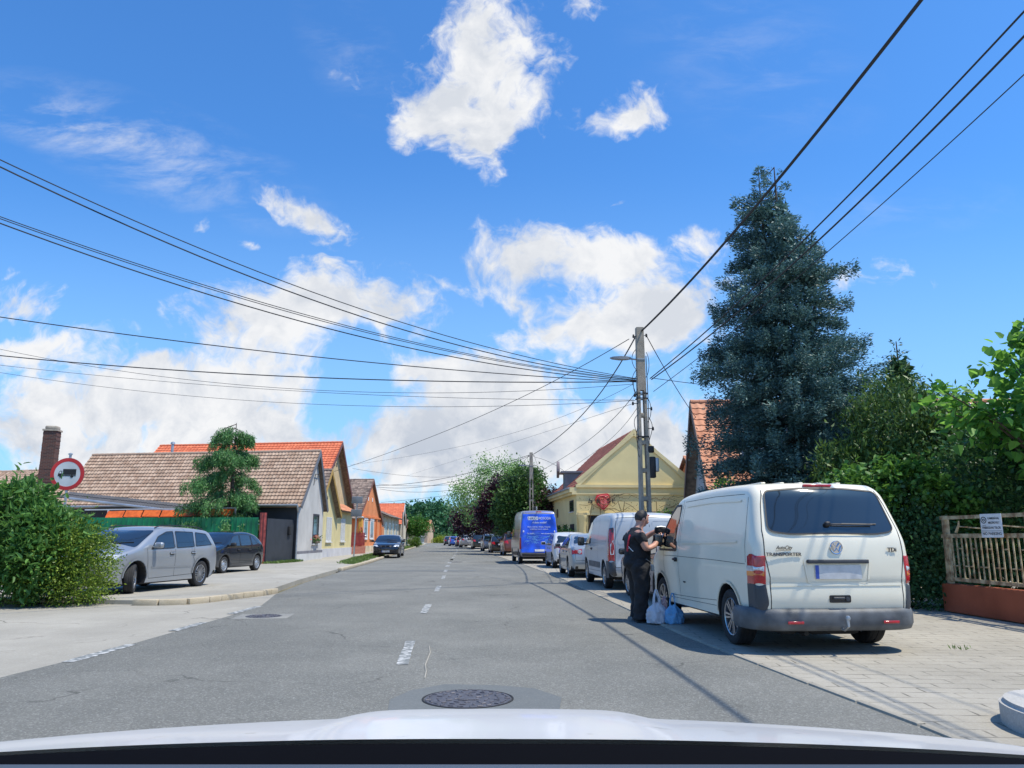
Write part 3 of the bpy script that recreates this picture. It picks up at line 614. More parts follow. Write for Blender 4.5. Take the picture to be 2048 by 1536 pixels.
    for i, (x, y) in enumerate(path):
        a = Vector(path[max(i - 1, 0)]); b_ = Vector(path[min(i + 1, n - 1)]); d = (b_ - a).normalized(); nr = Vector((-d.y, d.x)); nr = -nr if nr.x > 0 and abs(y) < .6 or nr.y * y < 0 else nr
        for (dx, z) in prof: vs.append((x + nr.x * (-dx) * .75 - .98 + .05, y + nr.y * (-dx) * .55, z + .02))
    for i in range(n - 1):
        for j in range(k): fs.append((i * k + j, i * k + (j + 1) % k, (i + 1) * k + (j + 1) % k, (i + 1) * k + j))
    fs += [list(range(k)), [(n - 1) * k + j for j in range(k)]]
    m = MB(); m.add(vs, fs); o = m.build('rear_bumper', M['bumper'], t, 50)
    for sg in (1, -1):
        m = MB(); m.rbox((-.98 + .05 - .118, sg * .57, .36), (.012, .19, .03), .005); m.build('reflector', M['lampred'], o)
    m = MB(); m.tube([(-.9, 0, .30), (-1.05, 0, .28), (-1.14, 0, .33), (-1.14, 0, .40)], .018, 8); m.lathe([(.0001, .055), (.02, .05), (.028, .028), (.022, .006), (.014, 0)], Matrix.Translation((-1.14, 0, .39)), 12); m.build('tow_ball', M['steel'], t)
    m = MB(); m.rbox((-.62, -.05, .27), (.22, .62, .16), .05); m.rbox((-.55, .5, .26), (.3, .2, .14), .04); m.tube([(-.4, .35, .24), (-.85, .36, .22)], .03, 8); m.build('underbody', M['rubber'], t)
    # lettering
    q = frame3(c.surf(.64, 1.115, 'rear', .014), (-.07, -1, 0), (-.08, 0, 1)); text('lettering', 'TRANSPORTER', .056, q @ Matrix.Translation((.01, 0, 0)), mat('dark chrome', (.10, .10, .11), .3, .6), t, .004, 1.05, 0, 'CENTER', 1.05)
    q = frame3(c.surf(.62, 1.19, 'rear', .012), (-.07, -1, 0), (-.1, 0, 1)); text('dealer_script', 'AutoCity', .062, q, M['black'], t, .001, .8, .35)
    m = MB(); m.tube([q @ Vector((-.1, -.036, .002)), q @ Vector((.07, -.026, .002))], .003, 4); m.build('script_underline', M['black'], t)
    q = frame3(c.surf(-.70, 1.165, 'rear', .014), (.08, -1, 0), (-.08, 0, 1)); text('lettering', 'TDi', .068, q, mat('dark chrome letters', (.08, .08, .09), .3, .6), t, .004, 1.1)
    # cab glass, mirrors, handles, wheels
    for sg in (1, -1):
        pl = [(3.07, 1.12), (3.98, 1.12), (3.74, 1.45), (3.5, 1.68), (3.3, 1.80), (3.07, 1.80)]
        m = MB(); c.side(m, pl, sg, .005, r=.03); o = m.build('side_window', M['glass'], t)
        f = MB(); lp = rpoly(pl, .03); c.sline(f, lp + [lp[0]], sg, .035, .009, 1); c.sline(f, [(3.72, 1.13), (3.70, 1.5)], sg, .03, .008, 1); f.build('window_seal', M['black'], o)
        handle(c, t, 3.12, .98, sg, M['black'], .17)
        mirror(c, t, 3.80, 1.27, sg, M['black'], (.12, .15, .20), .02)
        for x in (0, 3.0): make_wheel(t, x, sg * (.955 - .125), .335, sg, spokes=7, wd=.22, rimr=.69, rimmat='alloy', double=True)
        m = MB(); m.rbox(c.sidept(2.75, .66, sg, .006), (.09, .012, .02), .004); m.build('fuel_flap_catch', M['dark'], t)
    m = MB(); c.end(m, [(-.8, 1.22), (.8, 1.22), (.68, 1.83), (-.68, 1.83)], 'front', .005, r=.06); m.build('windscreen', M['glass'], t)
    lamp(c, t, 'headlight', [(.55, .78), (.88, .78), (.86, .98), (.6, .96)], 'front', M['lampclear']); m = MB(); c.end(m, [(-.5, .8), (.5, .8), (.5, .94), (-.5, .94)], 'front', .006); m.build('grille', M['black'], t)
    return put(t, 3.69, 10.17, -.092, 1, 0.02)
white_van()

# ---- the silver panel van further up the row
def silver_van():
    t = thing('panel_van', 'pale silver panel van with tall red rear lights, parked just beyond the man', 'van')
    top = [(.10, .34), (.02, .42), (.0, .55), (.03, .75), (.03, 1.1), (.06, 1.5), (.12, 1.78), (.2, 1.87), (.4, 1.92), (1.2, 1.955), (2.4, 1.95), (3.0, 1.88), (3.25, 1.76), (3.7, 1.42), (4.05, 1.16), (4.25, 1.06), (4.6, .92), (4.75, .75), (4.8, .5), (4.76, .28)]
    pm = paint('pale silver blue paint', (.44, .475, .51), .15, .42, .4)
    c = Car(top, .945, 1.2, .13, .9, 3.95, .33, zs=.26, r=.10, taper=(.03, .14), taplen=(.4, .8), arch=.40, bulge=(.04, .1)); b = c.body; b.mi = 2
    c.eline(b, [(-.12, 1.83), (-.12, .56)], 'rear', .012)
    for y in (-.78, .78): c.eline(b, [(y, .56), (y * 1.0, 1.2), (y * .93, 1.80)], 'rear', .010)
    c.eline(b, [(-.78, .56), (.78, .56)], 'rear', .012); c.eline(b, [(-.72, 1.8), (.72, 1.8)], 'rear', .010)
    for sg in (1, -1):
        for pts in ([(2.9, 1.84), (2.9, 1.2), (2.95, .8), (2.9, .4)], [(1.75, 1.84), (1.75, 1.0), (1.7, .42)], [(3.75, 1.1), (3.7, .7)], [(1.4, .42), (3.5, .40)]): c.sline(b, pts, sg, .008)
    b.mi = 0
    for sg in (1, -1):
        for pts in ([(.5, 1.74), (1.65, 1.77)], [(.5, 1.22), (1.65, 1.2), (2.85, 1.18)], [(1.85, 1.78), (2.8, 1.76)]): c.sline(b, pts, sg, .03, .008)
    for y0, y1 in ((-.70, -.2), (-.04, .70)):
        lp = rpoly([(y0, 1.15), (y1, 1.15), (y1 * .97, 1.72), (y0 * .97, 1.72)], .06); c.eline(b, lp + [lp[0]], 'rear', .02, .006, 1)
    finish_body(c, t, pm)
    m = MB(); m.rbox(c.surf(0.0, 1.835, 'rear', .008), (.04, .30, .035), .012); m.build('brake_light', M['lampred'], t)
    for sg in (1, -1):
        m = MB(); c.end(m, [(sg * .80, .72), (sg * .99, .72), (sg * .99, 1.55), (sg * .80, 1.55)], 'rear', .012, step=.04, r=.0); c.side(m, [(.12, .72), (.2, .72), (.22, 1.5), (.17, 1.5), (.125, 1.2)], sg, .010, .06, r=.0); o = m.build('taillight', M['lampred'], t)
        m = MB(); c.end(m, [(sg * .81, 1.42), (sg * .945, 1.42), (sg * .945, 1.56), (sg * .81, 1.56)], 'rear', .015, r=.01); m.build('light_cap', M['cornerp'], o)
        m = MB(); c.end(m, [(sg * .82, .88), (sg * .90, .88), (sg * .90, 1.12), (sg * .82, 1.26)], 'rear', .016, r=.02); m.build('reversing_light', M['lampclear'], o)
        m = MB(); c.end(m, [(sg * .70, .34), (sg * .99, .34), (sg * .99, .72), (sg * .80, .72), (sg * .78, .5)], 'rear', .012, step=.04, r=.0); c.side(m, [(.15, .30), (.50, .30), (.44, .5), (.40, .72), (.12, .72)], sg, .012, .06, r=.0); m.build('bumper_corner', M['cornerp'], t)
        m = MB(); c.side(m, [(1.45, .5), (3.4, .5), (3.4, .66), (1.45, .66)], sg, .010, .2, r=.03); m.build('side_moulding', M['bumper'], t)
        pl = [(2.98, 1.14), (3.85, 1.12), (3.5, 1.5), (3.2, 1.74), (2.98, 1.76)]; m = MB(); c.side(m, pl, sg, .005, r=.03); m.build('side_window', M['glass'], t)
        handle(c, t, 2.80, 1.0, sg, M['black'], .16); mirror(c, t, 3.72, 1.2, sg, M['black'], (.14, .2, .26), .08)
        for x in (0, 3.05): make_wheel(t, x, sg * .83, .33, sg, spokes=8, wd=.2)
    m = MB(); c.end(m, [(-.78, .34), (.78, .34), (.78, .50), (-.78, .50)], 'rear', .012, r=.02); m.build('lower_bumper', pm, t)
    m = MB(); m.rbox(c.surf(-.22, .93, 'rear', .015), (.03, .16, .045), .012); m.build('door_handle', M['black'], t)
    plate(c, t, 'rear', .3, .72)
    m = MB(); c.end(m, [(-.76, 1.2), (.76, 1.2), (.68, 1.74), (-.68, 1.74)], 'front', .005, r=.06); m.build('windscreen', M['glass'], t)
    lamp(c, t, 'headlight', [(.55, .78), (.88, .78), (.86, .98), (.6, .96)], 'front', M['lampclear'])
    return put(t, 3.36, 20.95, -.055, 1, .02)
silver_van()

# ---- the tall blue lettered van
def blue_van():
    t = thing('high_roof_van', 'tall high roof van wrapped in blue with white lettering across its rear doors', 'van')
    top = [(.10, .36), (.02, .44), (.0, .6), (.05, .8), (.05, 1.5), (.10, 2.2), (.17, 2.55), (.28, 2.64), (.6, 2.68), (2.4, 2.70), (3.6, 2.68), (4.1, 2.52), (4.6, 1.95), (5.0, 1.45), (5.2, 1.28), (5.6, 1.12), (5.78, .9), (5.85, .55), (5.8, .3)]
    pm = mat('blue wrap', (.012, .085, .62), .28, .0, .35, vs=2.2, coat=.6); gm = paint('bronze grey paint', (.30, .28, .30), .5, .3)
    c = Car(top, .985, 1.3, .13, 1.0, 4.65, .345, zs=.3, r=.12, taper=(.02, .12), taplen=(.4, .8), arch=.42, bulge=(.004, .1)); b = c.body; b.mi = 2
    c.eline(b, [(0, 2.52), (0, .58)], 'rear', .012)
    for sg in (1, -1):
        for pts in ([(3.4, 2.4), (3.4, .45)], [(2.1, 2.5), (2.1, .45)], [(1.5, .6), (4.1, .55)], [(.5, 1.25), (3.4, 1.25)], [(.5, 1.75), (2.1, 1.75)]): c.sline(b, pts, sg, .012)
        b.mi = 1; c.sline(b, [(1.45, .5), (4.2, .48)], sg, .16, .012); c.sline(b, [(.1, .5), (.55, .5)], sg, .22, .012); b.mi = 2
    finish_body(c, t, gm)
    m = MB(); c.end(m, [(-.985, .54), (.985, .54), (.985, 1.4), (.86, 2.60), (-.86, 2.60), (-.985, 1.4)], 'rear', .008, step=.08, r=.0); c.eline(m, [(-.7, 2.6), (.7, 2.6)], 'rear', .02, .008); o = m.build('rear_doors', pm, t)
    k = MB(); c.eline(k, [(0, 2.5), (0, .6)], 'rear', .012, .009); c.eline(k, [(-.6, .8), (.6, .8)], 'rear', .004, .009); k.build('door_joint', M['dark'], o)
    wl = mat('white lettering', (.8, .84, .88), .5, var=.05); ll = mat('light blue lettering', (.14, .38, .85), .5, var=.3, vs=8)
    def T_(s, y, z, size, mt, sx=1., sh=0): text('lettering', s, size, frame3(c.surf(y, z, 'rear', .022), (0, -1, 0), (0 if z < 1.6 else -.07, 0, 1)), mt, o, .003, sx, sh)
    k = MB(); c.end(k, [(.06, 2.21), (.57, 2.21), (.57, 2.38), (.06, 2.38)], 'rear', .010, r=.01); k.build('name_panel', wl, o)
    T_('NIKO', .315, 2.292, .19, mat('navy lettering', (.02, .05, .2), .5), 1.0); T_('MOSODA', -.30, 2.292, .18, wl, .84)
    T_('A tiszta textilek!', -.02, 2.08, .13, wl, .85, .3)
    T_('Mosás | Szárítás | Vasalás | Takarítás', 0, 1.86, .085, wl, .95); T_('Textilbérlés és mosodai szolgáltatás', 0, 1.75, .07, wl, .95)
    T_('Tel: +36 30 ...', .42, 1.53, .085, wl, .85); T_('www.nikomosoda.hu', -.42, 1.53, .085, wl, .85)
    k = MB()
    rr = random.Random(3)
    for i in range(34):    # printed foam bubbles
        y = rr.uniform(-.72, .72); z = 1.02 + .26 * math.sin((y + .8) * 2.0) * .4 + rr.uniform(-.12, .22); r0 = rr.uniform(.05, .11); a0 = rr.uniform(-.3, .5)
        c.eline(k, [(y + r0 * math.cos(a), z + r0 * math.sin(a)) for a in [a0 + j * .45 for j in range(7)]], 'rear', .016, .011, 1)
    for i in range(5):
        c.eline(k, [(.8 - j * .16, 1.38 - i * .05 + .10 * math.sin(j * .5 + i * .7) + .02 * j) for j in range(10)], 'rear', .010, .011, 2)
    k.build('bubble_print', ll, o)
    for sg in (1, -1):
        m = MB(); c.end(m, [(sg * .915, .75), (sg * 1.03, .75), (sg * 1.03, 1.3), (sg * .915, 1.3)], 'rear', .014, r=.0, step=.04); c.side(m, [(.15, .75), (.22, .75), (.22, 1.3), (.15, 1.3)], sg, .012, r=.0); m.build('taillight', M['lampred'], t)
        pl = [(3.55, 1.4), (4.75, 1.38), (4.3, 2.0), (3.9, 2.3), (3.55, 2.3)]; m = MB(); c.side(m, pl, sg, .005, r=.03); m.build('side_window', M['glass'], t)
        mirror(c, t, 4.6, 1.5, sg, M['black'], (.14, .22, .36), .1)
        for x in (0, 3.65): make_wheel(t, x, sg * .87, .345, sg, spokes=6, wd=.2)
        m = MB(); m.rbox(c.surf(sg * .80, 1.63, 'rear', .02), (.04, .06, .09), .015); m.build('door_hinge', M['white'], t)
    m = MB(); m.rbox((-1.03, 0, .48), (.14, 1.75, .13), .04); m.build('rear_bumper', M['black'], t)
    plate(c, t, 'rear', 0, .68)
    m = MB(); c.end(m, [(-.8, 1.35), (.8, 1.35), (.72, 2.4), (-.72, 2.4)], 'front', .005, r=.06); m.build('windscreen', M['glass'], t)
    m = MB(); m.rbox(c.surf(0, 2.6, 'rear', .01), (.03, .3, .04), .01); m.build('brake_light', M['lampred'], t)
    return put(t, 1.30, 41.0, -.085, 1, 0)
blue_van()

silver = paint('silver paint', (.38, .40, .42), .55, .34); whitep = paint('white paint metallic', (.58, .58, .60), .1, .3); darkblue = paint('black blue paint', (.012, .018, .028), .3, .2, 1.)
# left side
t, c = passenger_car('estate_car', 'silver estate car with roof rails and turned front wheels, half hidden by the hedge', 'estate', silver, steer=R(28), wheel_kw=dict(spokes=9, double=True), trim=True, rails=True)
put(t, -9.02, 20.9, -.17, -.985, .08)
for x in (c.xf, c.xr):
    m = MB()
    for sg in (1, -1):
        pts = [(x + .43 * math.cos(a), .33 + .43 * math.sin(a)) for a in [R(4 + 17.2 * j) for j in range(11)]]; c.sline(m, pts, sg, .05, .012, 2); c.sline(m, pts, sg, .03, .022, 2)
    m.build('wheel_arch', silver, t)
t, c = passenger_car('hatchback', 'dark blue black hatchback with steel wheels parked in front of the green fence', 'hatch', darkblue, wheel_kw=dict(cov=1, rimmat='steel'), mirr=M['black'])
put(t, -10.68, 30.7, -.15, -.985, .08)
t, c = passenger_car('saloon_car', 'black saloon car facing us with two wheels on the left kerb', 'sedan', paint('black paint', (.01, .01, .012), .2, .15, 1.), mirr=M['black'])
put(t, -8.45, 54.9, .06, -1, .06)
m = MB()
for y in (-.14, .14):
    m.rbox(Vector(c.surf(y, .66, 'front', .015)), (.03, .2, .12), .03)
m.build('kidney_grille', M['dark'], t)
# right side, between the vans
t, c = PCR('hatchback', 'dark blue hatchback half hidden behind the man, in front of the white van', 'hatch', paint('dark blue paint', (.012, .04, .10), .1, .2, .8), wheel_kw=dict(spokes=9, double=True), mirr=M['black'])
put(t, 3.72, 15.9, -.10, 1, .02)
t, c = PCR('saloon_car', 'silver saloon car with round red rear lights parked beyond the silver van', 'sedan', paint('silver blue paint', (.34, .38, .42), .5, .3), wheel_kw=dict(spokes=10), rearlamp='box')
put(t, 2.80, 27.0, -.04, 1, .02)
for k in (1, -1):
    for q in (.60, .73):
        m = MB(); p = Vector(c.surf(k * q, .84, 'rear', .016)); m.lathe([(.065, .0), (.065, .006), (.04, .008), (.04, .002), (.0001, .004)], frame3(p, (0, -1, 0), (0, 0, 1)), 16); m.build('round_light', M['lampclear'] if q == .60 else M['lampred'], t)
t, c = PCR('hatchback', 'white hatchback with slim dark rear lights, just behind the blue lettered van', 'hatch', whitep, rearlamp='slim', sc_=1.05, wheel_kw=dict(spokes=5))
put(t, 2.62, 34.7, -.06, 1, .02)
t, c = PCR('compact_suv', 'reddish brown car with large red rear lights parked just ahead of the blue lettered van', 'suv', paint('red brown paint', (.16, .05, .035), .4, .28), W=.88, sc_=1.02, near=False)
put(t, .22, 58.0, -.09, 1)
t, c = PCR('suv', 'silver grey car with dark rear window, second beyond the blue lettered van', 'suv', paint('grey silver paint', (.33, .33, .37), .5, .3), rearlamp='slim', sc_=1.0, near=False)
put(t, -2.0, 77.5, -.11, 1)
t, c = PCR('hatchback', 'black car parked in front of the far white delivery van', 'suv', paint('far black paint', (.015, .02, .022), .3, .2, 1.), W=.88, near=False)
put(t, -3.7, 90.5, -.11, 1)
def box_van(name, label, pm, z=0):
    t = thing(name, label, 'van'); top = [(.10, .36), (.02, .44), (.0, .6), (.05, .8), (.08, 1.5), (.14, 2.1), (.22, 2.2), (.6, 2.24), (2.8, 2.24), (3.5, 2.15), (4.1, 1.5), (4.4, 1.25), (4.8, 1.0), (4.95, .6), (4.9, .3)]
    c = Car(top, .95, 1.2, .13, .9, 3.95, .34, zs=.28, r=.11, arch=.41, step=.3); finish_body(c, t, pm)
    m = MB(); c.end(m, [(-.8, 1.35), (.8, 1.35), (.72, 1.98), (-.72, 1.98)], 'rear', .006, r=.05); m.build('rear_window', M['glass'], t)
    m = MB(); c.end(m, [(-.8, 1.3), (.8, 1.3), (.72, 2.0), (-.72, 2.0)], 'front', .006, r=.05); m.build('windscreen', M['glass'], t)
    for sg in (1, -1):
        for x in (0, 3.05): make_wheel(t, x, sg * .83, .34, sg)
        m = MB(); c.end(m, [(sg * .80, .8), (sg * .94, .8), (sg * .94, 1.2), (sg * .80, 1.2)], 'rear', .012, r=.02); m.build('taillight', M['lampred'], t)
    plate(c, t, 'rear', 0, .7); return t
t = box_van('delivery_van', 'white delivery van with wide rear window standing far up the row under the purple trees', M['white']); put(t, -3.9, 98, -.13, 1)
t, c = PCR('suv', 'silver people carrier beyond the white delivery van, far up the road', 'suv', paint('mid silver paint', (.38, .38, .42), .5, .3), near=False, sc_=1.1); put(t, -5.9, 106, -.15, 1)
t, c = PCR('small_car', 'small dark red car far up the row next to the bright blue one', 'hatch', paint('dark red paint', (.10, .012, .02), .4, .3), near=False, sc_=1.0); put(t, -7.4, 116, -.15, 1)
t, c = PCR('small_car', 'bright blue car, last of the parked row at the far bend', 'hatch', paint('bright blue paint', (.03, .10, .40), .3, .3), near=False, sc_=1.05, rearlamp='tall'); put(t, -9.0, 124, -.15, 1)
t, c = passenger_car('small_car', 'dark car driving away at the far end of the road before the red roofed house', 'hatch', paint('dark grey paint', (.03, .035, .045), .4, .3), near=False, sc_=1.05); put(t, -10.8, 135, -.12, 1)
t, c = PCR('small_car', 'black car nose to kerb just beyond the blue lettered van, behind the brown one', 'hatch', paint('near black paint', (.02, .02, .024), .3, .2), near=False, sc_=1.05); put(t, -1.0, 68.3, -.1, 1)
# ---------------------------------------------------------------- ground
def ground_mat(name, c1, c2, bs, bump, speck=0., speck_col=(.4, .4, .4), vs=.6, stains=.25, rough=.9, brick=None, cracks=0):
    m = bpy.data.materials.new(name); m.use_nodes = True; t = m.node_tree; n = t.nodes; L = t.links.new; p = n['Principled BSDF']; p.inputs['Roughness'].default_value = rough; p.inputs['Specular IOR Level'].default_value = .3
    tx = n.new('ShaderNodeTexCoord').outputs['Object']
    def noise(s, d, r=.6, loc=None):
        z = n.new('ShaderNodeTexNoise'); z.inputs['Scale'].default_value = s; z.inputs['Detail'].default_value = d; z.inputs['Roughness'].default_value = r
        if loc:
            mp = n.new('ShaderNodeMapping'); mp.inputs[3].default_value = loc; L(tx, mp.inputs[0]); L(mp.outputs[0], z.inputs[0])
        else: L(tx, z.inputs[0])
        return z.outputs['Fac']
    def mr(v, a, b, c=0., d=1.):
        q = n.new('ShaderNodeMapRange'); L(v, q.inputs[0]); q.inputs[1].default_value = a; q.inputs[2].default_value = b; q.inputs[3].default_value = c; q.inputs[4].default_value = d; return q.outputs[0]
    def mix(f, a, b, bt='MIX'):
        q = n.new('ShaderNodeMix'); q.data_type = 'RGBA'; q.blend_type = bt
        for i, x in ((0, f), (6, a), (7, b)):
            if hasattr(x, 'is_output'): L(x, q.inputs[i])
            else: q.inputs[i].default_value = x if i == 0 else (*x, 1)
        return q.outputs[2]
    col = mix(mr(noise(vs, 8, .65), .35, .65), c1, c2)
    col = mix(mr(noise(vs * .35, 5, .7, (1, .25, 1)), .45, .7, 0, stains), col, tuple(q * .72 for q in c1))
    col = mix(mr(noise(2.5, 10, .75), .58, .72, 0, stains), col, tuple(min(1, q * 1.25) for q in c2))
    h = noise(bs, 5, .7)
    if speck:
        v = n.new('ShaderNodeTexVoronoi'); v.inputs['Scale'].default_value = 75; L(tx, v.inputs[0])
        w = n.new('ShaderNodeTexWhiteNoise'); L(v.outputs['Position'], w.inputs[0])
        col = mix(mr(w.outputs['Value'], .70, 1., 0, speck), col, speck_col); col = mix(mr(w.outputs['Value'], .30, 0., 0, speck * .7), col, tuple(q * .4 for q in c1))
    if brick:
        mp = n.new('ShaderNodeMapping'); mp.inputs[2].default_value = (0, 0, brick[3]); L(tx, mp.inputs[0])
        b = n.new('ShaderNodeTexBrick'); b.inputs['Scale'].default_value = 1; b.inputs['Brick Width'].default_value = brick[0]; b.inputs['Row Height'].default_value = brick[1]; b.inputs['Mortar Size'].default_value = brick[2]; b.inputs['Mortar Smooth'].default_value = .3
        L(mp.outputs[0], b.inputs['Vector']); jt = mix(mr(noise(3.5, 6), .42, .62, .15, .95), (0, 0, 0), (1, 1, 1)); q = n.new('ShaderNodeMath'); q.operation = 'MULTIPLY'; L(b.outputs['Fac'], q.inputs[0]); L(jt, q.inputs[1])
        w = n.new('ShaderNodeTexNoise'); w.inputs['Scale'].default_value = 4; L(b.outputs['Color'], w.inputs[0])
        col = mix(q.outputs[0], col, tuple(x * .38 for x in c1))
    if cracks:
        v = n.new('ShaderNodeTexVoronoi'); v.feature = 'DISTANCE_TO_EDGE'; v.inputs['Scale'].default_value = .45
        a = n.new('ShaderNodeVectorMath'); z = n.new('ShaderNodeTexNoise'); z.inputs['Scale'].default_value = 1.5; z.inputs['Detail'].default_value = 8; L(tx, z.inputs[0]); L(tx, a.inputs[0]); a.operation = 'ADD'; L(z.outputs['Color'], a.inputs[1]); L(a.outputs[0], v.inputs[0])
        q = n.new('ShaderNodeMath'); q.operation = 'MULTIPLY'; L(mr(v.outputs['Distance'], .012, .0), q.inputs[0]); L(mr(noise(.5, 3), .5, .62, 0, cracks), q.inputs[1]); col = mix(q.outputs[0], col, tuple(x * .35 for x in c1))
    L(col, p.inputs['Base Color']); b = n.new('ShaderNodeBump'); b.inputs['Strength'].default_value = bump; b.inputs['Distance'].default_value = .01; L(h, b.inputs['Height']); L(b.outputs[0], p.inputs['Normal']); return m
GM = dict(asph=ground_mat('asphalt', (.145, .146, .132), (.205, .203, .182), 90, .9, .42, (.40, .40, .37), .45, .6, cracks=.8),
          conc=ground_mat('pavement concrete', (.31, .29, .245), (.395, .37, .315), 60, .4, .14, (.6, .58, .54), .5, .55, cracks=1.),
          paver=ground_mat('paving blocks', (.305, .28, .23), (.385, .355, .295), 50, .4, .15, (.55, .53, .5), .7, .45, brick=(.44, .22, .012, R(4)), cracks=0),
          kerb=ground_mat('kerb stone', (.42, .35, .24), (.50, .43, .32), 40, .7, .2, (.6, .55, .45), 2., .4), block=ground_mat('kerb block', (.38, .37, .34), (.46, .44, .41), 40, .6, .25, (.6, .6, .58), 2., .4),
          worn=ground_mat('worn collar', (.20, .20, .185), (.27, .265, .24), 60, .5, .2, (.5, .5, .5), 1., .5), edge=ground_mat('edging stone', (.27, .25, .21), (.36, .33, .27), 40, .5, .2, (.5, .48, .42), 1.5, .5), patch=ground_mat('asphalt patch', (.125, .135, .135), (.15, .16, .158), 60, .4, .15, (.3, .3, .3), .8, .3), earth=ground_mat('earth and dry grass', (.12, .11, .06), (.20, .17, .10), 20, .8, .2, (.3, .3, .2), 1.2, .4),
          marking=mat('worn road paint', (.16, .17, .165), .8, col2=(.48, .48, .46), vs=11, rng2=(.47, .60), detail=9), iron=mat('cast iron', (.11, .105, .115), .5, .5, .25, vs=18, bump=.4, bs=60))
def sheet(name, pts, z, mt, step=None, kind='structure', thick=0., parent=None):
    m = MB()
    if thick: m.prism(pts, Matrix.Translation((0, 0, z - thick / 2)), thick)
    else:
        m.add([(x, y, z) for x, y in pts], [list(range(len(pts)))])
    me = bpy.data.meshes.new(name); bm = bmesh.new();
    for v in m.v: bm.verts.new(v)
    bm.verts.ensure_lookup_table()
    for f in m.f: bm.faces.new([bm.verts[i] for i in f])
    bmesh.ops.triangulate(bm, faces=bm.faces); bmesh.ops.recalc_face_normals(bm, faces=bm.faces)
    if not thick:
        for f in bm.faces:
            if f.normal.z < 0: f.normal_flip()
    bm.to_mesh(me); bm.free(); me.materials.append(mt); o = link(bpy.data.objects.new(name, me), parent)
    if kind: o['kind'] = kind
    return o
sheet('ground', [(-1500, -1500), (1500, -1500), (1500, 1500), (-1500, 1500)], -.05, GM['earth'])
LE = [(-30, -30), (-6.5, -8), (-5.6, 2), (-4.96, 7.86), (-4.84, 9.5), (-4.86, 12), (-4.9, 14.2), (-5.0, 15.9), (-5.35, 17.6), (-5.65, 19), (-6.24, 23.9), (-6.85, 32), (-7.5, 42), (-8.35, 52), (-9.4, 65), (-10.75, 79), (-12.5, 100), (-14.9, 130), (-16.6, 150), (-18.8, 175), (-21, 200), (-30, 290)]
RE = [(3.6, -30), (3.25, 2), (2.97, 5.9), (2.78, 7.5), (2.55, 9.7), (2.41, 11.2), (2.17, 16), (1.72, 25), (1.3, 31), (.64, 39), (-.3, 48.5), (-1.5, 61), (-3.1, 76), (-4.4, 88), (-5.2, 100), (-7.8, 125), (-10.8, 150), (-14, 175), (-17, 200), (-27, 290)]
sheet('road', LE + RE[::-1], 0, GM['asph'])
sheet('pavement', RE + [(60, 290), (60, -30)], .018, GM['paver'])
# left: flush concrete apron at the side street, then raised pavement behind a kerb
sheet('side_road', [(-30, -30), (-6.5, -8), (-5.2, 2), (-4.6, 7.86), (-4.5, 9.5), (-4.5, 12), (-4.55, 14.2), (-4.65, 15.9), (-5.0, 17.6), (-5.7, 19.5), (-9.4, 19), (-60, 19), (-60, -30)], -.005, GM['conc'])
PV = [(-60, 16.2), (-11, 16.4), (-9.0, 16.35), (-7.2, 16.1), (-6.55, 16.5), (-6.28, 17.5), (-5.95, 18.7), (-6.0, 20), (-6.45, 24), (-7.05, 32), (-7.7, 42), (-8.55, 52), (-9.6, 65), (-10.95, 79), (-12.7, 100), (-15.1, 130), (-16.8, 150), (-19, 175), (-21.2, 200), (-80, 200), (-80, 16.2)]
sheet('pavement', PV, .08, GM['conc'], thick=.14)
def kerb(name, pts, w, z, label, mt, seg=.8, h=.14, w2=None):
    m = MB(); mx = []
    for a, b in zip(pts[:-1], pts[1:]):
        a = Vector((*a, 0)); b = Vector((*b, 0)); n = max(1, round((b - a).length / seg))
        for i in range(n):
            p = a.lerp(b, i / n + .004); q = a.lerp(b, (i + 1) / n - .004); d = (q - p).normalized(); r = Matrix.Rotation(math.atan2(d.y, d.x) + rnd.uniform(-.004, .004), 3, 'Z')
            m.rbox((p + q) / 2 + Vector((0, 0, z - h / 2 + rnd.uniform(-.004, .004))), ((q - p).length, w, h), .022, r, 2)
    o = m.build(name, mt); o['kind'] = 'structure'; return o
kerb('kerb', [(-7.6, 16.0), (-7.1, 16.02), (-6.62, 16.22), (-6.40, 16.7), (-6.2, 17.5), (-5.87, 18.6), (-5.78, 19.4)], .17, .115, '', GM['kerb'], .42)
kerb('kerb', [(-6.98, 32), (-7.62, 42), (-8.47, 52), (-9.52, 65), (-10.87, 79), (-12.62, 100), (-15.0, 130), (-16.7, 150)], .16, .12, '', GM['kerb'], 1.0)
kerb('kerb', [(x - .02, y) for x, y in RE[1:11]], .08, .022, '', GM['edge'], 1.0, .06)
# block island at the lower right with its rounded kerb
isl = [(3.58, 6.05), (3.46, 5.7), (3.48, 5.3), (3.7, 4.9), (7.5, 4.2), (7.7, 5.3), (4.5, 6.25), (3.9, 6.3)]
m = MB(); m.prism(rpoly(isl, .3, 6), Matrix.Translation((0, 0, .09)), .20); o = m.build('kerb', GM['block']); o['kind'] = 'structure'
bm = bmesh.new(); bm.from_mesh(o.data); bmesh.ops.bevel(bm, geom=[e for e in bm.edges if all(v.co.z > .15 for v in e.verts)], offset=.03, segments=3, affect='EDGES'); bm.to_mesh(o.data); bm.free()
sheet('road_patch', [(-.95, 6.2), (.35, 6.15), (.42, 6.9), (.2, 7.3), (-.15, 7.45), (-.62, 7.5), (-.9, 7.2), (-1.02, 6.8)], .004, GM['patch'])
sheet('road_patch', [(-7.0, 31.5), (-1.5, 31.8), (-1.4, 32.6), (-7.05, 32.3)], .004, GM['patch'])
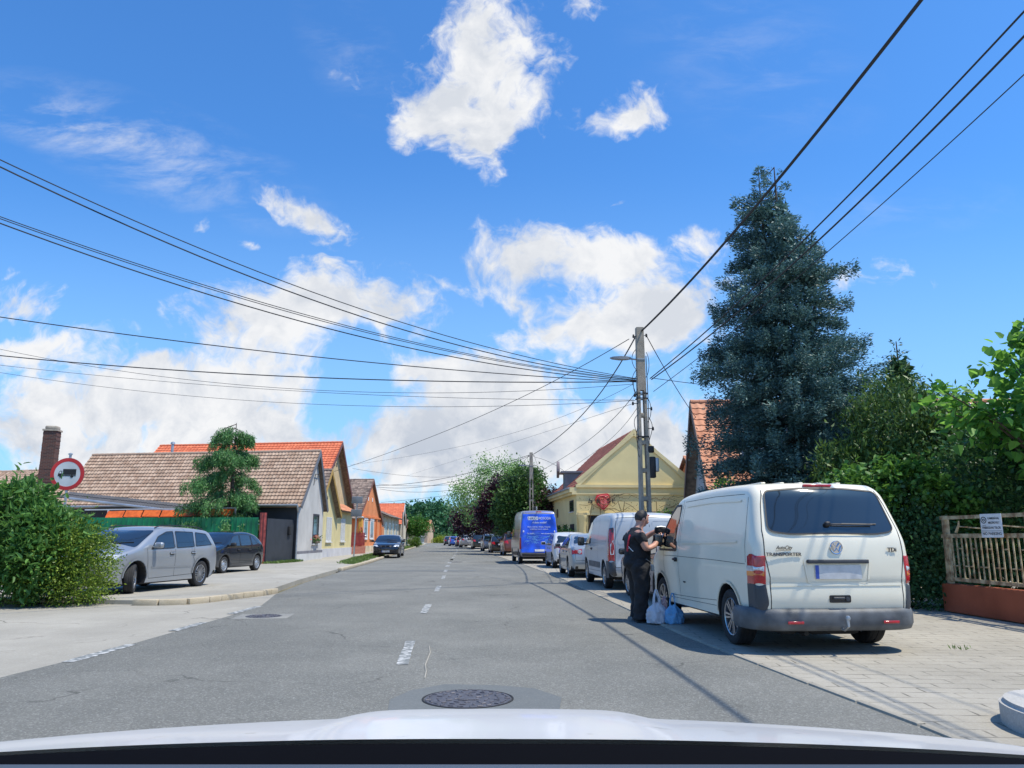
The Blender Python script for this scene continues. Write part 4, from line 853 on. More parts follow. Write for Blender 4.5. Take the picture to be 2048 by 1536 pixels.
# markings
def dash(a, b, w, z=.005, k=None):
    a = Vector(a); b = Vector(b); d = (b - a).normalized(); n = Vector((-d.y, d.x)) * w / 2; V = []
    s = 10
    for i in range(s + 1):
        p = a.lerp(b, i / s); V.append((p + n * rnd.uniform(.75, 1.0), p - n * rnd.uniform(.75, 1.0)))
    sheet('lane_marking', [tuple(v[0]) for v in V] + [tuple(v[1]) for v in reversed(V)], z, GM['marking'])
for (p, q) in [((803, 1330), (822, 1282)), ((847, 1227), (857, 1209)), ((873, 1183), (878, 1172)), ((885, 1158), (888.5, 1151)), ((890, 1144), (893, 1139.5)), ((894, 1133.5), (896.5, 1130.5)), ((898, 1126.8), (900.5, 1124.2)), ((902.5, 1120.5), (904.5, 1118.5))]:
    dash(G(*p).xy, G(*q).xy, .15 if p[1] > 1140 else .22)
for i in range(9):
    f = lambda y: (-3.55 - (y - 46) * .058 - max(0, y - 70) ** 2 * .0007)
    y = 47 + i * 5.2; dash((f(y), y), (f(y + 2.2), y + 2.2), .22)
for p, q in [((133, 1325), (264, 1289)), ((347, 1262), (409, 1245)), ((462, 1228), (517, 1213))]: dash(G(*p).xy, G(*q).xy, .17, .004)
m = MB(); pts = [G(x, y, .005) for x, y in [(858, 1292), (860, 1305), (855, 1318), (850, 1330), (852, 1342), (849, 1356)]]
m.tube(pts, .007, 4); o = m.build('road_crack', GM['conc']); o['kind'] = 'structure'
# manhole covers
def manhole(cx, cy, r, label, square=False, z=0):
    t = thing('manhole_cover', label, 'manhole cover', (cx, cy, z), .1)
    m = MB(); m.lathe([(r * 1.0, .003), (r * 1.0, .008), (r * .97, .010), (r * .955, .006)], Matrix(), 48); m.build('rim', M['dark'] if not square else GM['iron'], t)
    m = MB(); m.lathe([(r * .945, .004), (r * .94, .009), (.0001, .009)], Matrix(), 48); rr = random.Random(5)
    for k, n in ((.86, 26), (.66, 18), (.46, 12), (.25, 6)):
        for j in range(n):
            a = 2 * math.pi * j / n + k; m.rbox((k * r * math.cos(a), k * r * math.sin(a), .011), (r * .13, r * .035, .010), .003, Matrix.Rotation(a + (math.pi / 2 if (j + n) % 3 else 0), 3, 'Z'), 1)
    m.rbox((0, -r * .2, .012), (r * .45, r * .03, .008), .002); m.build('lid', GM['iron'], t)
    if square:
        s = MB(); s.rbox((0, 0, -.001), (r * 3.0, r * 2.6, .010), .003); s.build('collar', GM['worn'], t)
manhole(-.37, 6.84, .385, 'large round iron manhole cover in a dark patch just ahead of the bonnet')
manhole(-4.27, 13.75, .30, 'round manhole cover in a pale square collar near the left edge of the road', True)
manhole(-3.1, 43.5, .40, 'small distant manhole cover in the right lane beyond the centre line dashes', True)

# ---------------------------------------------------------------- buildings
def tile_roof(name, O, U, V, mt, parent, tw=.22, th=.33, lift=.035, amp=.016, label=None, seg=4):
    O = Vector(O); U = Vector(U); V = Vector(V); n = U.cross(V).normalized()
    if n.z < 0: n = -n
    nr = max(2, round(V.length / th)); nc = max(2, round(U.length / tw)); cols = nc * seg; m = MB(); uv = []
    wob = [rnd.uniform(-.006, .006) for _ in range(nc + 1)]
    for j in range(nr):
        for e, tt in ((0, j / nr), (1, (j + 1) / nr + .012)):
            for i in range(cols + 1):
                w = amp * math.cos(2 * math.pi * i / seg); q = O + U * (i / cols) + V * tt + n * ((.012 if e == 0 else .012 + lift) + w + wob[i // seg] + rnd.uniform(-.002, .002)); m.v.append(tuple(q)); uv.append((i / seg, j + .5))
        # underside lip
        b = j * 2 * (cols + 1)
        for i in range(cols): m.f.append([b + i, b + i + 1, b + cols + 1 + i + 1, b + cols + 1 + i]); m.m.append(0)
    # lips closing each course
    base = len(m.v)
    for j in range(nr):
        for i in range(cols + 1):
            q = O + U * (i / cols) + V * ((j + 1) / nr + .012) - n * .004; m.v.append(tuple(q)); uv.append((i / seg, j + .5))
        a = (j * 2 + 1) * (cols + 1); b = base + j * (cols + 1)
        for i in range(cols): m.f.append([a + i, a + i + 1, b + i + 1, b + i]); m.m.append(0)
    m.uv = uv; o = m.build(name, mt, parent, 30)
    if label: o['label'] = label
    return o
def slab(mb, O, U, V, t=.07, drop=.012):
    O = Vector(O); U = Vector(U); V = Vector(V); n = U.cross(V).normalized()
    if n.z < 0: n = -n
    vs = [O + a * U + b * V - n * (drop + c) for c in (0, t) for a, b in ((0, 0), (1, 0), (1, 1), (0, 1))]
    mb.add(vs, [(0, 1, 2, 3), (7, 6, 5, 4), (0, 4, 5, 1), (1, 5, 6, 2), (2, 6, 7, 3), (3, 7, 4, 0)])
class House:
    def __init__(s, name, label, cat, Np, Fp, t, ze1, zr, ze2, back, L, wm_, rm, zb=0, over=.35, verge=.25, tw=.22, th=.33, bargemat=None, lowwall=None, ridge=True, roof2=True, slabmat=None, group=None, seg=4, lift=.035):
        Np = Vector((*Np, 0)); Fp = Vector((*Fp, 0)); A = Np.lerp(Fp, t); b = Vector((*back, 0)).normalized(); s.b = b; s.d = (Fp - Np).normalized(); s.o = Np
        s.t = thing(name, label, cat, tuple(Np.xy) + (zb,), group=group); s.inv = Matrix.Translation(-s.t.location); s.W = (Fp - Np).length; s.L = L
        Z = lambda p, z: Vector((p.x, p.y, z)) - s.t.location
        m = MB(); f0 = [Z(Np, zb - .3), Z(Fp, zb - .3), Z(Fp, ze2), Z(A, zr - .05), Z(Np, ze1)]; f1 = [p + b * L for p in f0]
        m.add(f0 + f1, [(0, 1, 2, 3, 4), (9, 8, 7, 6, 5)] + [(i, (i + 1) % 5, 5 + (i + 1) % 5, 5 + i) for i in range(5)]); m.build('wall', wm_, s.t, 0)
        s.n = -b if True else None
        R0 = Z(A, zr) - b * verge; U = b * (L + 2 * verge)
        for (P, ze, nm, on) in ((Np, ze1, 1, True), (Fp, ze2, 2, roof2)):
            V = Z(P, ze) - Z(A, zr); V = V * (1 + over / V.length);
            if on: tile_roof('roof', R0, U, V, rm, s.t, tw, th, seg=seg, lift=lift)
            m = MB(); slab(m, R0 + b * .01, U - b * .02, V * .995); m.build('roof_boarding', slabmat or M['wood'], s.t, 0)
            if bargemat:
                m = MB(); n = U.cross(V).normalized(); n = n if n.z > 0 else -n
                m.add([R0 - b * k + v + n * h for k in (.03, -.0) for v, h in ((Vector(), .05), (V, .05), (V, -.16), (Vector(), -.16))], [(0, 1, 2, 3), (7, 6, 5, 4), (0, 4, 5, 1), (1, 5, 6, 2), (2, 6, 7, 3), (3, 7, 4, 0)]); m.build('barge_board', bargemat, s.t, 0)
        if ridge:
            m = MB(); k = int(U.length / .35)
            for i in range(k): p = R0 + U * (i / k) + Vector((0, 0, .02)); m.tube([p, p + U * (1.04 / k)], .10, 8, .085)
            m.build('ridge_tiles', rm, s.t)
    def fp(s, x, z, off=0):   # point on the street facade
        p = s.o + s.d * x - s.b * off; return Vector((p.x, p.y, z)) - s.t.location
    def sp(s, x, z, off=0):   # point on the side wall nearest us
        p = s.o + s.b * x - s.d * off; return Vector((p.x, p.y, z)) - s.t.location
    def rect(s, mb, f, x0, x1, z0, z1, o0, o1):
        vs = [f(x, z, o) for o in (o0, o1) for x, z in ((x0, z0), (x1, z0), (x1, z1), (x0, z1))]
        mb.add(vs, [(3, 2, 1, 0), (4, 5, 6, 7), (0, 1, 5, 4), (1, 2, 6, 5), (2, 3, 7, 6), (3, 0, 4, 7)])
    def window(s, f, x0, x1, z0, z1, fm='frame', pane='glass', fr=.07, sill=True, mid=True, shutter=False, label=None):
        m = MB();
        s.rect(m, f, x0, x0 + fr, z0, z1, -.02, .035); s.rect(m, f, x1 - fr, x1, z0, z1, -.02, .035); s.rect(m, f, x0 + fr, x1 - fr, z1 - fr, z1, -.02, .033); s.rect(m, f, x0 + fr, x1 - fr, z0, z0 + fr, -.02, .033)
        if mid: s.rect(m, f, (x0 + x1) / 2 - .025, (x0 + x1) / 2 + .025, z0 + fr, z1 - fr, -.02, .03)
        o = m.build('window', M[fm] if isinstance(fm, str) else fm, s.t, 0)
        p = MB(); s.rect(p, f, x0 + fr, x1 - fr, z0 + fr, z1 - fr, -.02, .012); p.build('pane', M[pane] if isinstance(pane, str) else pane, o, 0)
        if shutter:
            p = MB(); k = int((z1 - z0) / .06)
            for i in range(k): s.rect(p, f, x0 + fr, x1 - fr, z0 + fr + i * (z1 - z0 - 2 * fr) / k, z0 + fr + (i + .85) * (z1 - z0 - 2 * fr) / k, .012, .026)
            p.build('roller_shutter', M['frame'], o, 0)
        if sill: p = MB(); s.rect(p, f, x0 - .08, x1 + .08, z0 - .06, z0, -.02, .10); p.build('sill', M['frame'], o, 0)
        return o
    def part(s, nm, mt, rects, f=None):
        m = MB()
        for r in rects: s.rect(m, f or s.fp, *r)
        return m.build(nm, mt, s.t, 0)
def wallmat(name, c, v=.1): return mat(name, c, .9, var=v, vs=.9, bump=.25, bs=30, detail=9, spec=.2)
gutter_m = M['steel']
def gutter(parent, a, b, r=.06, down=None):
    m = MB(); m.tube([a, b], r, 8)
    if down: m.tube([b, b + Vector((0, 0, -.25)), down + Vector((0, 0, 2.6)) if False else down], r * .7, 8)
    m.build('gutter', gutter_m, parent)

# -- left 1: charcoal house with the big brown tile roof
gwall = wallmat('light grey render', (.47, .455, .43)); dwall = wallmat('charcoal render', (.055, .055, .062))
H = House('tiled_house', 'charcoal house with a big weathered brown tile roof and pale grey street gable', 'house', (-11.55, 42), (-11.5, 47.5), .60, 3.2, 6.32, 3.2, (-1, .16), 14.4, gwall, T['brown'], zb=.05, over=.35, bargemat=mat('grey barge board', (.12, .125, .14), .6), tw=.21, th=.30, lift=.055)
o = H.part('side_wall', dwall, [(-.0, 14.3, -.2, 3.14, .0, .03)], H.sp)
H.part('plinth', wallmat('pale plinth', (.5, .5, .49)), [(-.03, 5.53, -.2, .45, .0, .05)]); H.part('plinth_band', mat('dark grey band', (.16, .16, .18), .8), [(-.03, 5.53, .45, .60, .0, .045)])
wn_ = H.window(H.fp, 3.2, 4.5, .98, 2.68, fm=mat('dark reveal', (.05, .05, .06), .6), fr=.09, mid=False)
t = thing('flower_box', 'window box of red and cream flowers on the sill of the grey gable', 'flower box', tuple(H.fp(3.85, 1.02, .14) + H.t.location), 0)
m = MB(); m.rbox((0, 0, .06), (.16, .7, .14), .02); m.build('planter', M['wood'], t)
quadmesh('blossoms', leaves(rng.normal(size=(90, 3)) * (.06, .28, .09) + (0, 0, .30), .11, .8), mat('red petals', (.5, .03, .03), .6, col2=(.75, .5, .35), island=1), t)
quadmesh('foliage', leaves(rng.normal(size=(160, 3)) * (.07, .3, .08) + (0, 0, .20), .12, .5), leafmat('pot leaves', (.03, .08, .02), (.08, .2, .05)), t)
H.window(H.sp, 9.2, 11.0, 1.35, 2.62, mid=True); H.window(H.sp, 2.9, 4.5, 1.35, 2.62, fm='frame')
m = MB(); e0 = H.sp(-.1, 3.02, .42); e1 = H.sp(14.6, 3.02, .42); m.tube([e1, e0], .07, 8); q = H.sp(-.05, 0, .10); m.tube([e0, e0 + Vector((0, .0, -.1)), Vector((q.x, q.y, 2.6)), Vector((q.x, q.y, .1)), Vector((q.x + .15, q.y - .1, .02))], .05, 8); m.build('gutter', gutter_m, H.t)
m = MB(); m.tube([H.fp(2.9, 4.3, .03), H.fp(2.9, 4.95, .1), H.fp(4.0, 5.0, .12)], .02, 4); m.tube([H.fp(3.3, 4.6, .03), H.fp(3.4, 4.9, .12)], .015, 4); m.build('cable_bracket', M['black'], H.t)
# metal flue beside the ridge
t = thing('flue_pipe', 'thin metal flue pipe sticking up beside the left end of the red ridge', 'flue', tuple(D(343, 920, 52)))
m = MB(); m.tube([(0, 0, -1), (0, 0, 1.1)], .09, 10); m.lathe([(.15, 1.08), (.13, 1.2), (.0001, 1.26)], Matrix(), 12); m.build('pipe', M['steel'], t)
# -- left 2 and 3: low yellow house, tall house with the new red roof
ywall = wallmat('yellow render', (.60, .52, .28)); ywall2 = wallmat('tan render', (.52, .40, .23))
H = House('yellow_house', 'low pale yellow house with dark mossy tiles just beyond the pale grey gable', 'house', (-12.1, 48.0), (-12.1, 53.6), .45, 3.2, 5.65, 3.0, (-1, .12), 12, ywall, T['old'], zb=.05, tw=.24, th=.3, over=.45, verge=.35, bargemat=mat('ochre wood', (.35, .22, .06), .8))
H.window(H.fp, 2.9, 4.4, 1.05, 2.65, shutter=True); H.part('plinth', wallmat('grey plinth', (.5, .5, .52)), [(-.05, 5.6, -.2, .62, .0, .05)]); H.part('vent', M['dark'], [(1.9, 2.05, 3.8, 4.0, -.01, .01), (2.4, 2.55, 3.8, 4.0, -.01, .01), (2.9, 3.05, 3.8, 4.0, -.01, .01)])
H = House('tall_house', 'tall tan gabled house with a bright red tile roof rising behind the low yellow one', 'house', (-12.85, 49.1), (-12.85, 61.3), .58, 3.2, 8.15, 3.5, (-1, .15), 13.6, ywall2, T['red'], zb=.05, tw=.26, th=.34, over=.5, verge=.45, lift=.05, bargemat=mat('red brown barge', (.13, .05, .045), .7))
H.part('lower_wall', ywall, [(4.55, 10.0, -.2, 3.2, .0, .76)]); H.window(lambda x, z, o: H.fp(x, z, o + .76), 6.2, 7.6, 1.05, 2.65, shutter=True); H.part('plinth', wallmat('grey plinth 2', (.5, .5, .52)), [(4.5, 10.05, -.2, .62, .0, .81)])
m = MB(); slab(m, H.fp(4.7, 3.75, 0), H.fp(10.2, 3.75, 0) - H.fp(4.7, 3.75, 0), H.fp(4.7, 3.15, 1.1) - H.fp(4.7, 3.75, 0)); m.build('awning_boarding', M['wood'], H.t, 0)
tile_roof('awning_roof', H.fp(4.7, 3.77, 0), H.fp(10.2, 3.77, 0) - H.fp(4.7, 3.77, 0), H.fp(4.7, 3.16, 1.14) - H.fp(4.7, 3.77, 0), T['terra'], H.t, .25, .25)
H.part('vent', M['dark'], [(6.6, 6.85, 6.4, 6.7, -.01, .01), (7.2, 7.45, 6.4, 6.7, -.01, .01)])
# -- left 4: orange gable
orange = wallmat('orange render', (.64, .235, .10)); orange2 = wallmat('deep orange render', (.60, .19, .07))
H = House('orange_house', 'orange rendered gable house with lichened dark tiles behind the red picket fence', 'house', (-13.05, 66.4), (-13.0, 77.4), .51, 3.2, 6.6, 2.9, (-1, .12), 14, orange, T['old'], zb=.05, tw=.3, th=.34, over=.5, verge=.18, bargemat=mat('brown barge', (.16, .06, .04), .7), seg=3)
H.part('cornice', orange2, [(.0, 11.0, 3.05, 3.2, .0, .12), (.0, .5, .6, 3.05, .0, .10), (10.5, 11.0, .6, 3.05, .0, .10), (8.2, 8.6, .6, 3.05, .0, .10)]); H.part('plinth', wallmat('stone plinth', (.5, .42, .3), .3), [(-.02, 11.02, -.2, .6, .0, .08)])
for x in (2.4, 5.4):
    H.window(H.fp, x, x + 1.5, 1.2, 2.85, fr=.12); H.part('window_surround', M['white'], [(x - .15, x + 1.65, 2.87, 3.05, .0, .07), (x - .18, x - .01, 1.2, 2.86, .0, .05), (x + 1.51, x + 1.68, 1.2, 2.86, .0, .05)])
H.part('vent', M['white'], [(3.9, 4.2, 4.6, 4.95, .0, .03), (5.9, 6.2, 4.6, 4.95, .0, .03)])
# -- left 5: long cream house with eaves to the street
cream = wallmat('cream render', (.52, .45, .33))
H = House('long_house', 'long low cream house with pilasters and eaves along the street beyond the orange gable', 'house', (-13.2, 80), (-20, 80), .5, 3.7, 5.0, 3.7, (-.05, 1), 17, cream, T['old'], zb=.05, tw=.35, th=.4, over=.6, seg=3)
fs = lambda x, z, o: H.sp(x, z, o)
for i in range(4):
    H.window(fs, 2.0 + i * 3.8, 3.5 + i * 3.8, 1.0, 2.9, fr=.12); H.part('pilaster', wallmat('pale pilaster', (.6, .56, .46)), [(.6 + i * 3.8, 1.1 + i * 3.8, .4, 3.4, .0, .08)], fs)
H.part('gate_wall', orange, [(-1.6, .0, -.1, 2.4, -.1, .1)], fs)
H = House('red_roofed_house', 'house with a bright red tile roof rising behind the long cream house', 'house', (-14.1, 99), (-14.9, 108), .5, 3.2, 5.7, 3.2, (-1, .1), 9, cream, T['red'], zb=.05, tw=.35, th=.4, over=.4, bargemat=M['frame'], seg=3)
H = House('small_red_roof_house', 'small house whose red roof edge shows just right of the far red roofed house', 'house', (-15.3, 109), (-15.6, 115), .5, 3.2, 4.5, 2.9, (-1, .1), 9, cream, T['red'], zb=.05, tw=.4, th=.5, seg=3)
H = House('brown_roof_house', 'low house with a faded brown roof behind the small round street tree', 'house', (-16.2, 118), (-16.6, 125), .5, 2.3, 4.0, 2.3, (-1, .1), 9, wallmat('dull wall', (.3, .26, .2)), T['brown'], zb=.05, tw=.4, th=.5, seg=3)
H = House('far_cottage', 'far cottage with a steep reddish brown gable seen edge on right of the round tree', 'house', (-20.3, 188), (-19.6, 195), .5, 3.0, 5.4, 3.0, (-1, .1), 10, wallmat('rose wall', (.5, .36, .25)), T['terra'], zb=.05, tw=.4, th=.5, seg=3, bargemat=mat('salmon board', (.45, .2, .14)))
# end of the road: house with solar panels
H = House('solar_roof_house', 'far house at the bend with an orange red roof carrying a row of solar panels', 'house', (-30.4, 322), (-30.4, 332), .5, 2.6, 6.1, 2.6, (1, .0), 7.2, wallmat('peach wall', (.56, .40, .27)), T['red'], zb=.05, tw=.45, th=.5, over=.9, bargemat=M['frame'], seg=3)
pv = mat('solar cells', (.012, .02, .045), .12, .2, .2, vs=3, coat=.5)
sv = H.sp(0, 2.6, 0) - (H.fp(5., 6.1, 0));
for i in range(4):
    a = H.fp(5., 6.1, 0) + H.b * (1.3 + i * 1.35) + sv * .12; m = MB(); n_ = H.b.cross(sv).normalized(); n_ = n_ if n_.z > 0 else -n_; a = a + n_ * .16
    m.add([a, a + H.b * .9, a + H.b * .9 + sv * .40, a + sv * .40], [(0, 1, 2, 3)]); m.build('solar_panel', pv, H.t, 0)
H.part('door', M['wood'], [(2.0, 3.1, .1, 2.2, 0, .03)], H.sp); H.window(H.sp, 4.4, 5.8, 1.0, 2.0)
# -- far left: brick chimney house, shed and orange canopy behind the fence
H = House('chimney_house', 'low tile roofed house with a dark gable behind the hedge at the far left', 'house', (-30.5, 44), (-27.5, 52), .5, 3.4, 5.4, 3.4, (-1, .3), 3, wallmat('dark grey gable', (.09, .095, .105)), T['brown'], zb=.05, tw=.24, th=.32)
a = D(5, 938, 48); b_ = D(118, 944, 48); m = MB()
H2 = House('tiled_outbuilding', 'low outbuilding with pale brown tiles left of the no lorries sign', 'outbuilding', (-25.5, 45), (-25.5, 51.5), .5, 3.6, 5.35, 3.6, (-1, .02), 7, wallmat('grey outbuilding wall', (.12, .12, .13)), T['brown'], zb=.05, tw=.24, th=.32)
bm_ = bpy.data.materials.new('sooty brick'); bm_.use_nodes = True; n_ = bm_.node_tree.nodes; bk = n_.new('ShaderNodeTexBrick'); bk.inputs['Color1'].default_value = (.13, .05, .035, 1); bk.inputs['Color2'].default_value = (.07, .035, .03, 1); bk.inputs['Mortar'].default_value = (.12, .10, .09, 1); bk.inputs['Scale'].default_value = 1; bk.inputs['Brick Width'].default_value = .26; bk.inputs['Row Height'].default_value = .085; bk.inputs['Mortar Size'].default_value = .012
mp = n_.new('ShaderNodeMapping'); mp.inputs[2].default_value = (R(90), 0, 0); tx = n_.new('ShaderNodeTexCoord'); L_ = bm_.node_tree.links.new; L_(tx.outputs['Object'], mp.inputs[0]); L_(mp.outputs[0], bk.inputs[0]); L_(bk.outputs['Color'], n_['Principled BSDF'].inputs[0]); n_['Principled BSDF'].inputs['Roughness'].default_value = .95
c0 = D(95, 950, 46); t = thing('brick_chimney', 'tall sooty brick chimney with a pale cap standing at the far left', 'chimney', (c0.x, c0.y, .05), .2)
m = MB(); rr = random.Random(2); z = 0
while z < c0.z + 2.55:
    s_ = .78 - .02 * z / 3 + rr.uniform(-.012, .012); m.box((rr.uniform(-.008, .008), rr.uniform(-.008, .008), z + .041), (s_, s_, .082)); z += .085
m.build('stack', bm_, t, 0); m = MB(); m.box((0, 0, z + .03), (.84, .84, .10)); m.rbox((0, 0, z + .18), (.66, .66, .24), .08); m.build('cap', M['conc'], t)
c1 = D(190, 992, 42.5); c2 = D(322, 1012, 41.3)
t = thing('shed', 'low shed with a grey corrugated roof and gutter behind the green fence', 'shed', (c1.x, c1.y, .05))
m = MB(); w_ = c2.x - c1.x + 1; m.box((w_ / 2 - .6, 1.2, 1.4), (w_, 2.2, 2.8)); m.build('wall', dwall, t, 0)
z1 = 3.75; z2 = 3.0; tile_roof('roof', (-1.6, .5, z1), (w_ + 2.0, -.4, z2 - z1), (0, -1.3, -.35), T['slate'], t, .16, 1.4, seg=6)
m = MB(); m.tube([(-.9, -.85, z1 - .42), (w_ + .4, -1.25, z2 - .42)], .075, 8); m.build('gutter', M['steel'], t)
t = thing('canopy', 'row of bright orange plastic panels sheltering above the top of the green fence', 'canopy', tuple(D(215, 1036, 39.6)))
orp = mat('orange plastic', (.85, .16, .03), .45, var=.25, vs=5, transl=.3); a = D(215, 1022, 39.6) - t.location; b_ = D(470, 1018, 39.6) - t.location
for i in range(7):
    p = a.lerp(b_, i / 7) + Vector((.03, 0, rnd.uniform(-.02, .02))); q = a.lerp(b_, (i + 1) / 7) - Vector((.03, 0, 0)); m = MB(); m.add([p, q, q + Vector((0, -.25, -.33)), p + Vector((0, -.25, -.33)), p + Vector((0, .05, -.36)), q + Vector((0, .05, -.36))], [(0, 1, 2, 3), (3, 2, 5, 4)]); m.build('panel', orp, t, 0)
m = MB(); m.bar(a + Vector((-1.2, .1, .06)), b_ + Vector((0, .1, .06)), .06, .06); m.bar(a + Vector((0, .1, .06)), a + Vector((0, .1, -2.7)), .08, .08); m.bar(b_ + Vector((0, .1, .06)), b_ + Vector((0, .1, -2.7)), .08, .08); m.build('canopy_frame', M['frame'], t, 0)

# ---------------------------------------------------------------- left fences
green = mat('green sheet metal', (.012, .17, .075), .45, .2, .3, vs=1.2, spec=.4)
fa = Vector((-21.8, 38.7, 0)); fb = Vector((-12.42, 38.4, 0)); t = thing('metal_fence', 'tall green corrugated sheet metal fence behind the parked silver and dark cars', 'fence', tuple(fa.xy) + (.08,))
m = MB(); L_f = (fb - fa).length; d = (fb - fa).normalized(); nn_ = Vector((d.y, -d.x, 0)); k = int(L_f / .26); vs = [];
prof = [(0, 0), (.20, 0), (.215, .04), (.245, .04), (.26, 0)]
for i in range(k):
    for x, y in prof[:-1]: vs.append(d * (i * .26 + x) + nn_ * y)
n = len(vs); m.add([Vector((v.x, v.y, z)) for z in (0.02, 2.22) for v in vs], [(i, i + 1, n + i + 1, n + i) for i in range(n - 1)]); m.build('sheet', green, t, 0)
m = MB()
for z in (.4, 1.9): m.bar(Vector((0, .04, z)), (fb - fa) + Vector((0, .04, z)), .04, .05)
m.build('rail', M['steel'], t, 0)
t = thing('gate_post', 'rust red corrugated gate panel at the right end of the green fence', 'fence panel', (-12.4, 38.4, .08))
m = MB(); vs = [(x, -y, 0) for x, y in [(0, 0), (.06, 0), (.075, .03), (.11, .03), (.125, 0), (.2, 0), (.215, .03), (.25, .03), (.265, 0), (.33, 0)]]; n = len(vs); m.add([(x, y, z) for z in (0, 2.45) for x, y, _ in vs], [(i, i + 1, n + i + 1, n + i) for i in range(n - 1)]); m.build('sheet', mat('rust red metal', (.30, .06, .05), .6, var=.3, vs=6), t, 0)
t = thing('solid_gate', 'dark charcoal sheet gate with a letter box between the red panel and the grey house', 'gate', (-12.05, 38.45, .08))
e = Vector((-11.72, 41.9, .08)) - t.location; m = MB(); m.bar((0, 0, 1.1), e + Vector((0, 0, 1.1)), .05, 2.15); m.build('gate_leaf', mat('charcoal metal', (.045, .05, .06), .5, .2), t, 0)
m = MB(); m.rbox(e * .8 + Vector((.08, 0, 1.6)), (.12, .35, .45), .02); m.build('letter_box', M['dark'], t)
t = thing('picket_fence', 'low red picket fence on a brick base in front of the orange house', 'fence', (-12.4, 58.9, .08)); redp = mat('red painted wood', (.28, .03, .03), .6, var=.25, vs=5)
e = Vector((-11.9, 63.2, .08)) - t.location; m = MB(); m.bar((0, 0, .28), e + Vector((0, 0, .28)), .25, .56); m.build('brick_base', mat('brick base', (.32, .12, .08), .9, var=.35, vs=9), t, 0)
m = MB()
for z in (.75, 1.35): m.bar((0, 0, z), e + Vector((0, 0, z)), .04, .07)
m.build('rail', redp, t, 0); m = MB(); q = e.normalized();
for i in range(26): p = e * (i / 25.5) + Vector((.04, 0, 1.08 + .06 * (i % 2))); m.bar(p - Vector((0, 0, .52)), p + Vector((0, 0, .52)), .09, .03)
m.build('pickets', redp, t, 0)
m = MB(); vs = [e * .75 + Vector((.05, 1.1 * math.cos(R(a)) * .5, 1.5 + .55 * math.sin(R(a)))) for a in range(0, 181, 20)]; m.tube(vs, .035, 6); m.build('gate_arch', redp, t)
t = thing('gate_pillar', 'slim ochre gate pillar between the tall house and the red picket fence', 'pillar', (-12.15, 62.7, .08)); m = MB(); m.rbox((0, 0, 1.4), (.3, .3, 2.8), .03); m.build('shaft', mat('ochre paint', (.6, .32, .05), .7), t); m = MB(); m.rbox((0, 0, 2.85), (.4, .4, .12), .03); m.build('cap', M['frame'], t)
t = thing('rendered_wall', 'pale garden wall with blue white panels under the far cottage beyond the round tree', 'wall', (-16.4, 138, .05)); m = MB(); m.bar((0, 0, .8), (-3.0, 34, .8), .2, 1.6); m.build('wall', wallmat('whitish wall', (.52, .52, .5)), t, 0)
m = MB()
for i in range(8): p = Vector((.13, .9, .9)) + Vector((-3.0, 34, 0)) * (i / 8); m.bar(p, p + Vector((-.2, 1.3, 0)), .03, 1.2)
m.build('panels', mat('pale blue panels', (.45, .52, .56), .6), t, 0)

# ---------------------------------------------------------------- right buildings
yel = wallmat('ochre yellow render', (.76, .62, .31), .06); yel2 = wallmat('cornice yellow', (.70, .58, .31), .1)
H = House('corner_shop', 'ochre yellow gabled shop with a red rose sign and dormer behind the silver van', 'shop', (4.15, 50), (11.75, 50.6), .51, 4.62, 8.3, 4.75, (-.09, 1), 11, yel, T['maroon'], zb=.02, over=.05, verge=.05, tw=.28, th=.33, bargemat=yel2, ridge=False)
H.part('cornice', yel2, [(-.05, 7.65, 4.50, 4.68, 0, .14), (-.05, 7.65, 4.05, 4.15, 0, .08), (-.05, 7.65, 2.75, 2.90, 0, .08)])
m = MB();
for (x0, z0), (x1, z1) in ((( .0, 4.85), (3.87, 8.05)), ((3.87, 8.05), (7.6, 4.95))): m.bar(H.fp(x0, z0, .05), H.fp(x1, z1, .05), .10, .22)
m.build('gable_moulding', yel2, H.t, 0)
H.part('shopfront', M['dark'], [(.75, 3.4, .1, 2.72, 0, .02), (4.2, 7.3, .1, 2.4, 0, .02)]); m = MB()
for x in (.3, 3.8): m = MB(); m.lathe([(.30, 0), (.30, .15), (.25, .2), (.22, 2.4), (.28, 2.5), (.30, 2.72)], Matrix.Translation(H.fp(x, .02, .25)), 20); m.build('column', yel, H.t)
t = thing('awning', 'folded brown awning with a white valance on the front of the yellow shop', 'awning', tuple(H.fp(4.0, 2.9, .1) + H.t.location)); u = H.d
m = MB(); m.add([(0, 0, .1), u * 3.0 + Vector((0, 0, .1)), u * 3.0 + Vector((0, -.9, -.15)), Vector((0, -.9, -.15))], [(0, 1, 2, 3)]); m.add([(0, 0, .05), u * 3.0 + Vector((0, 0, .05)), u * 3.0 + Vector((0, -.9, -.2)), Vector((0, -.9, -.2))], [(3, 2, 1, 0)]); m.build('canvas', mat('brown canvas', (.1, .07, .05), .8), t, 0)
m = MB(); m.bar(Vector((0, -.92, -.26)), u * 3.0 + Vector((0, -.92, -.26)), .03, .16); m.build('valance', M['frame'], t, 0)
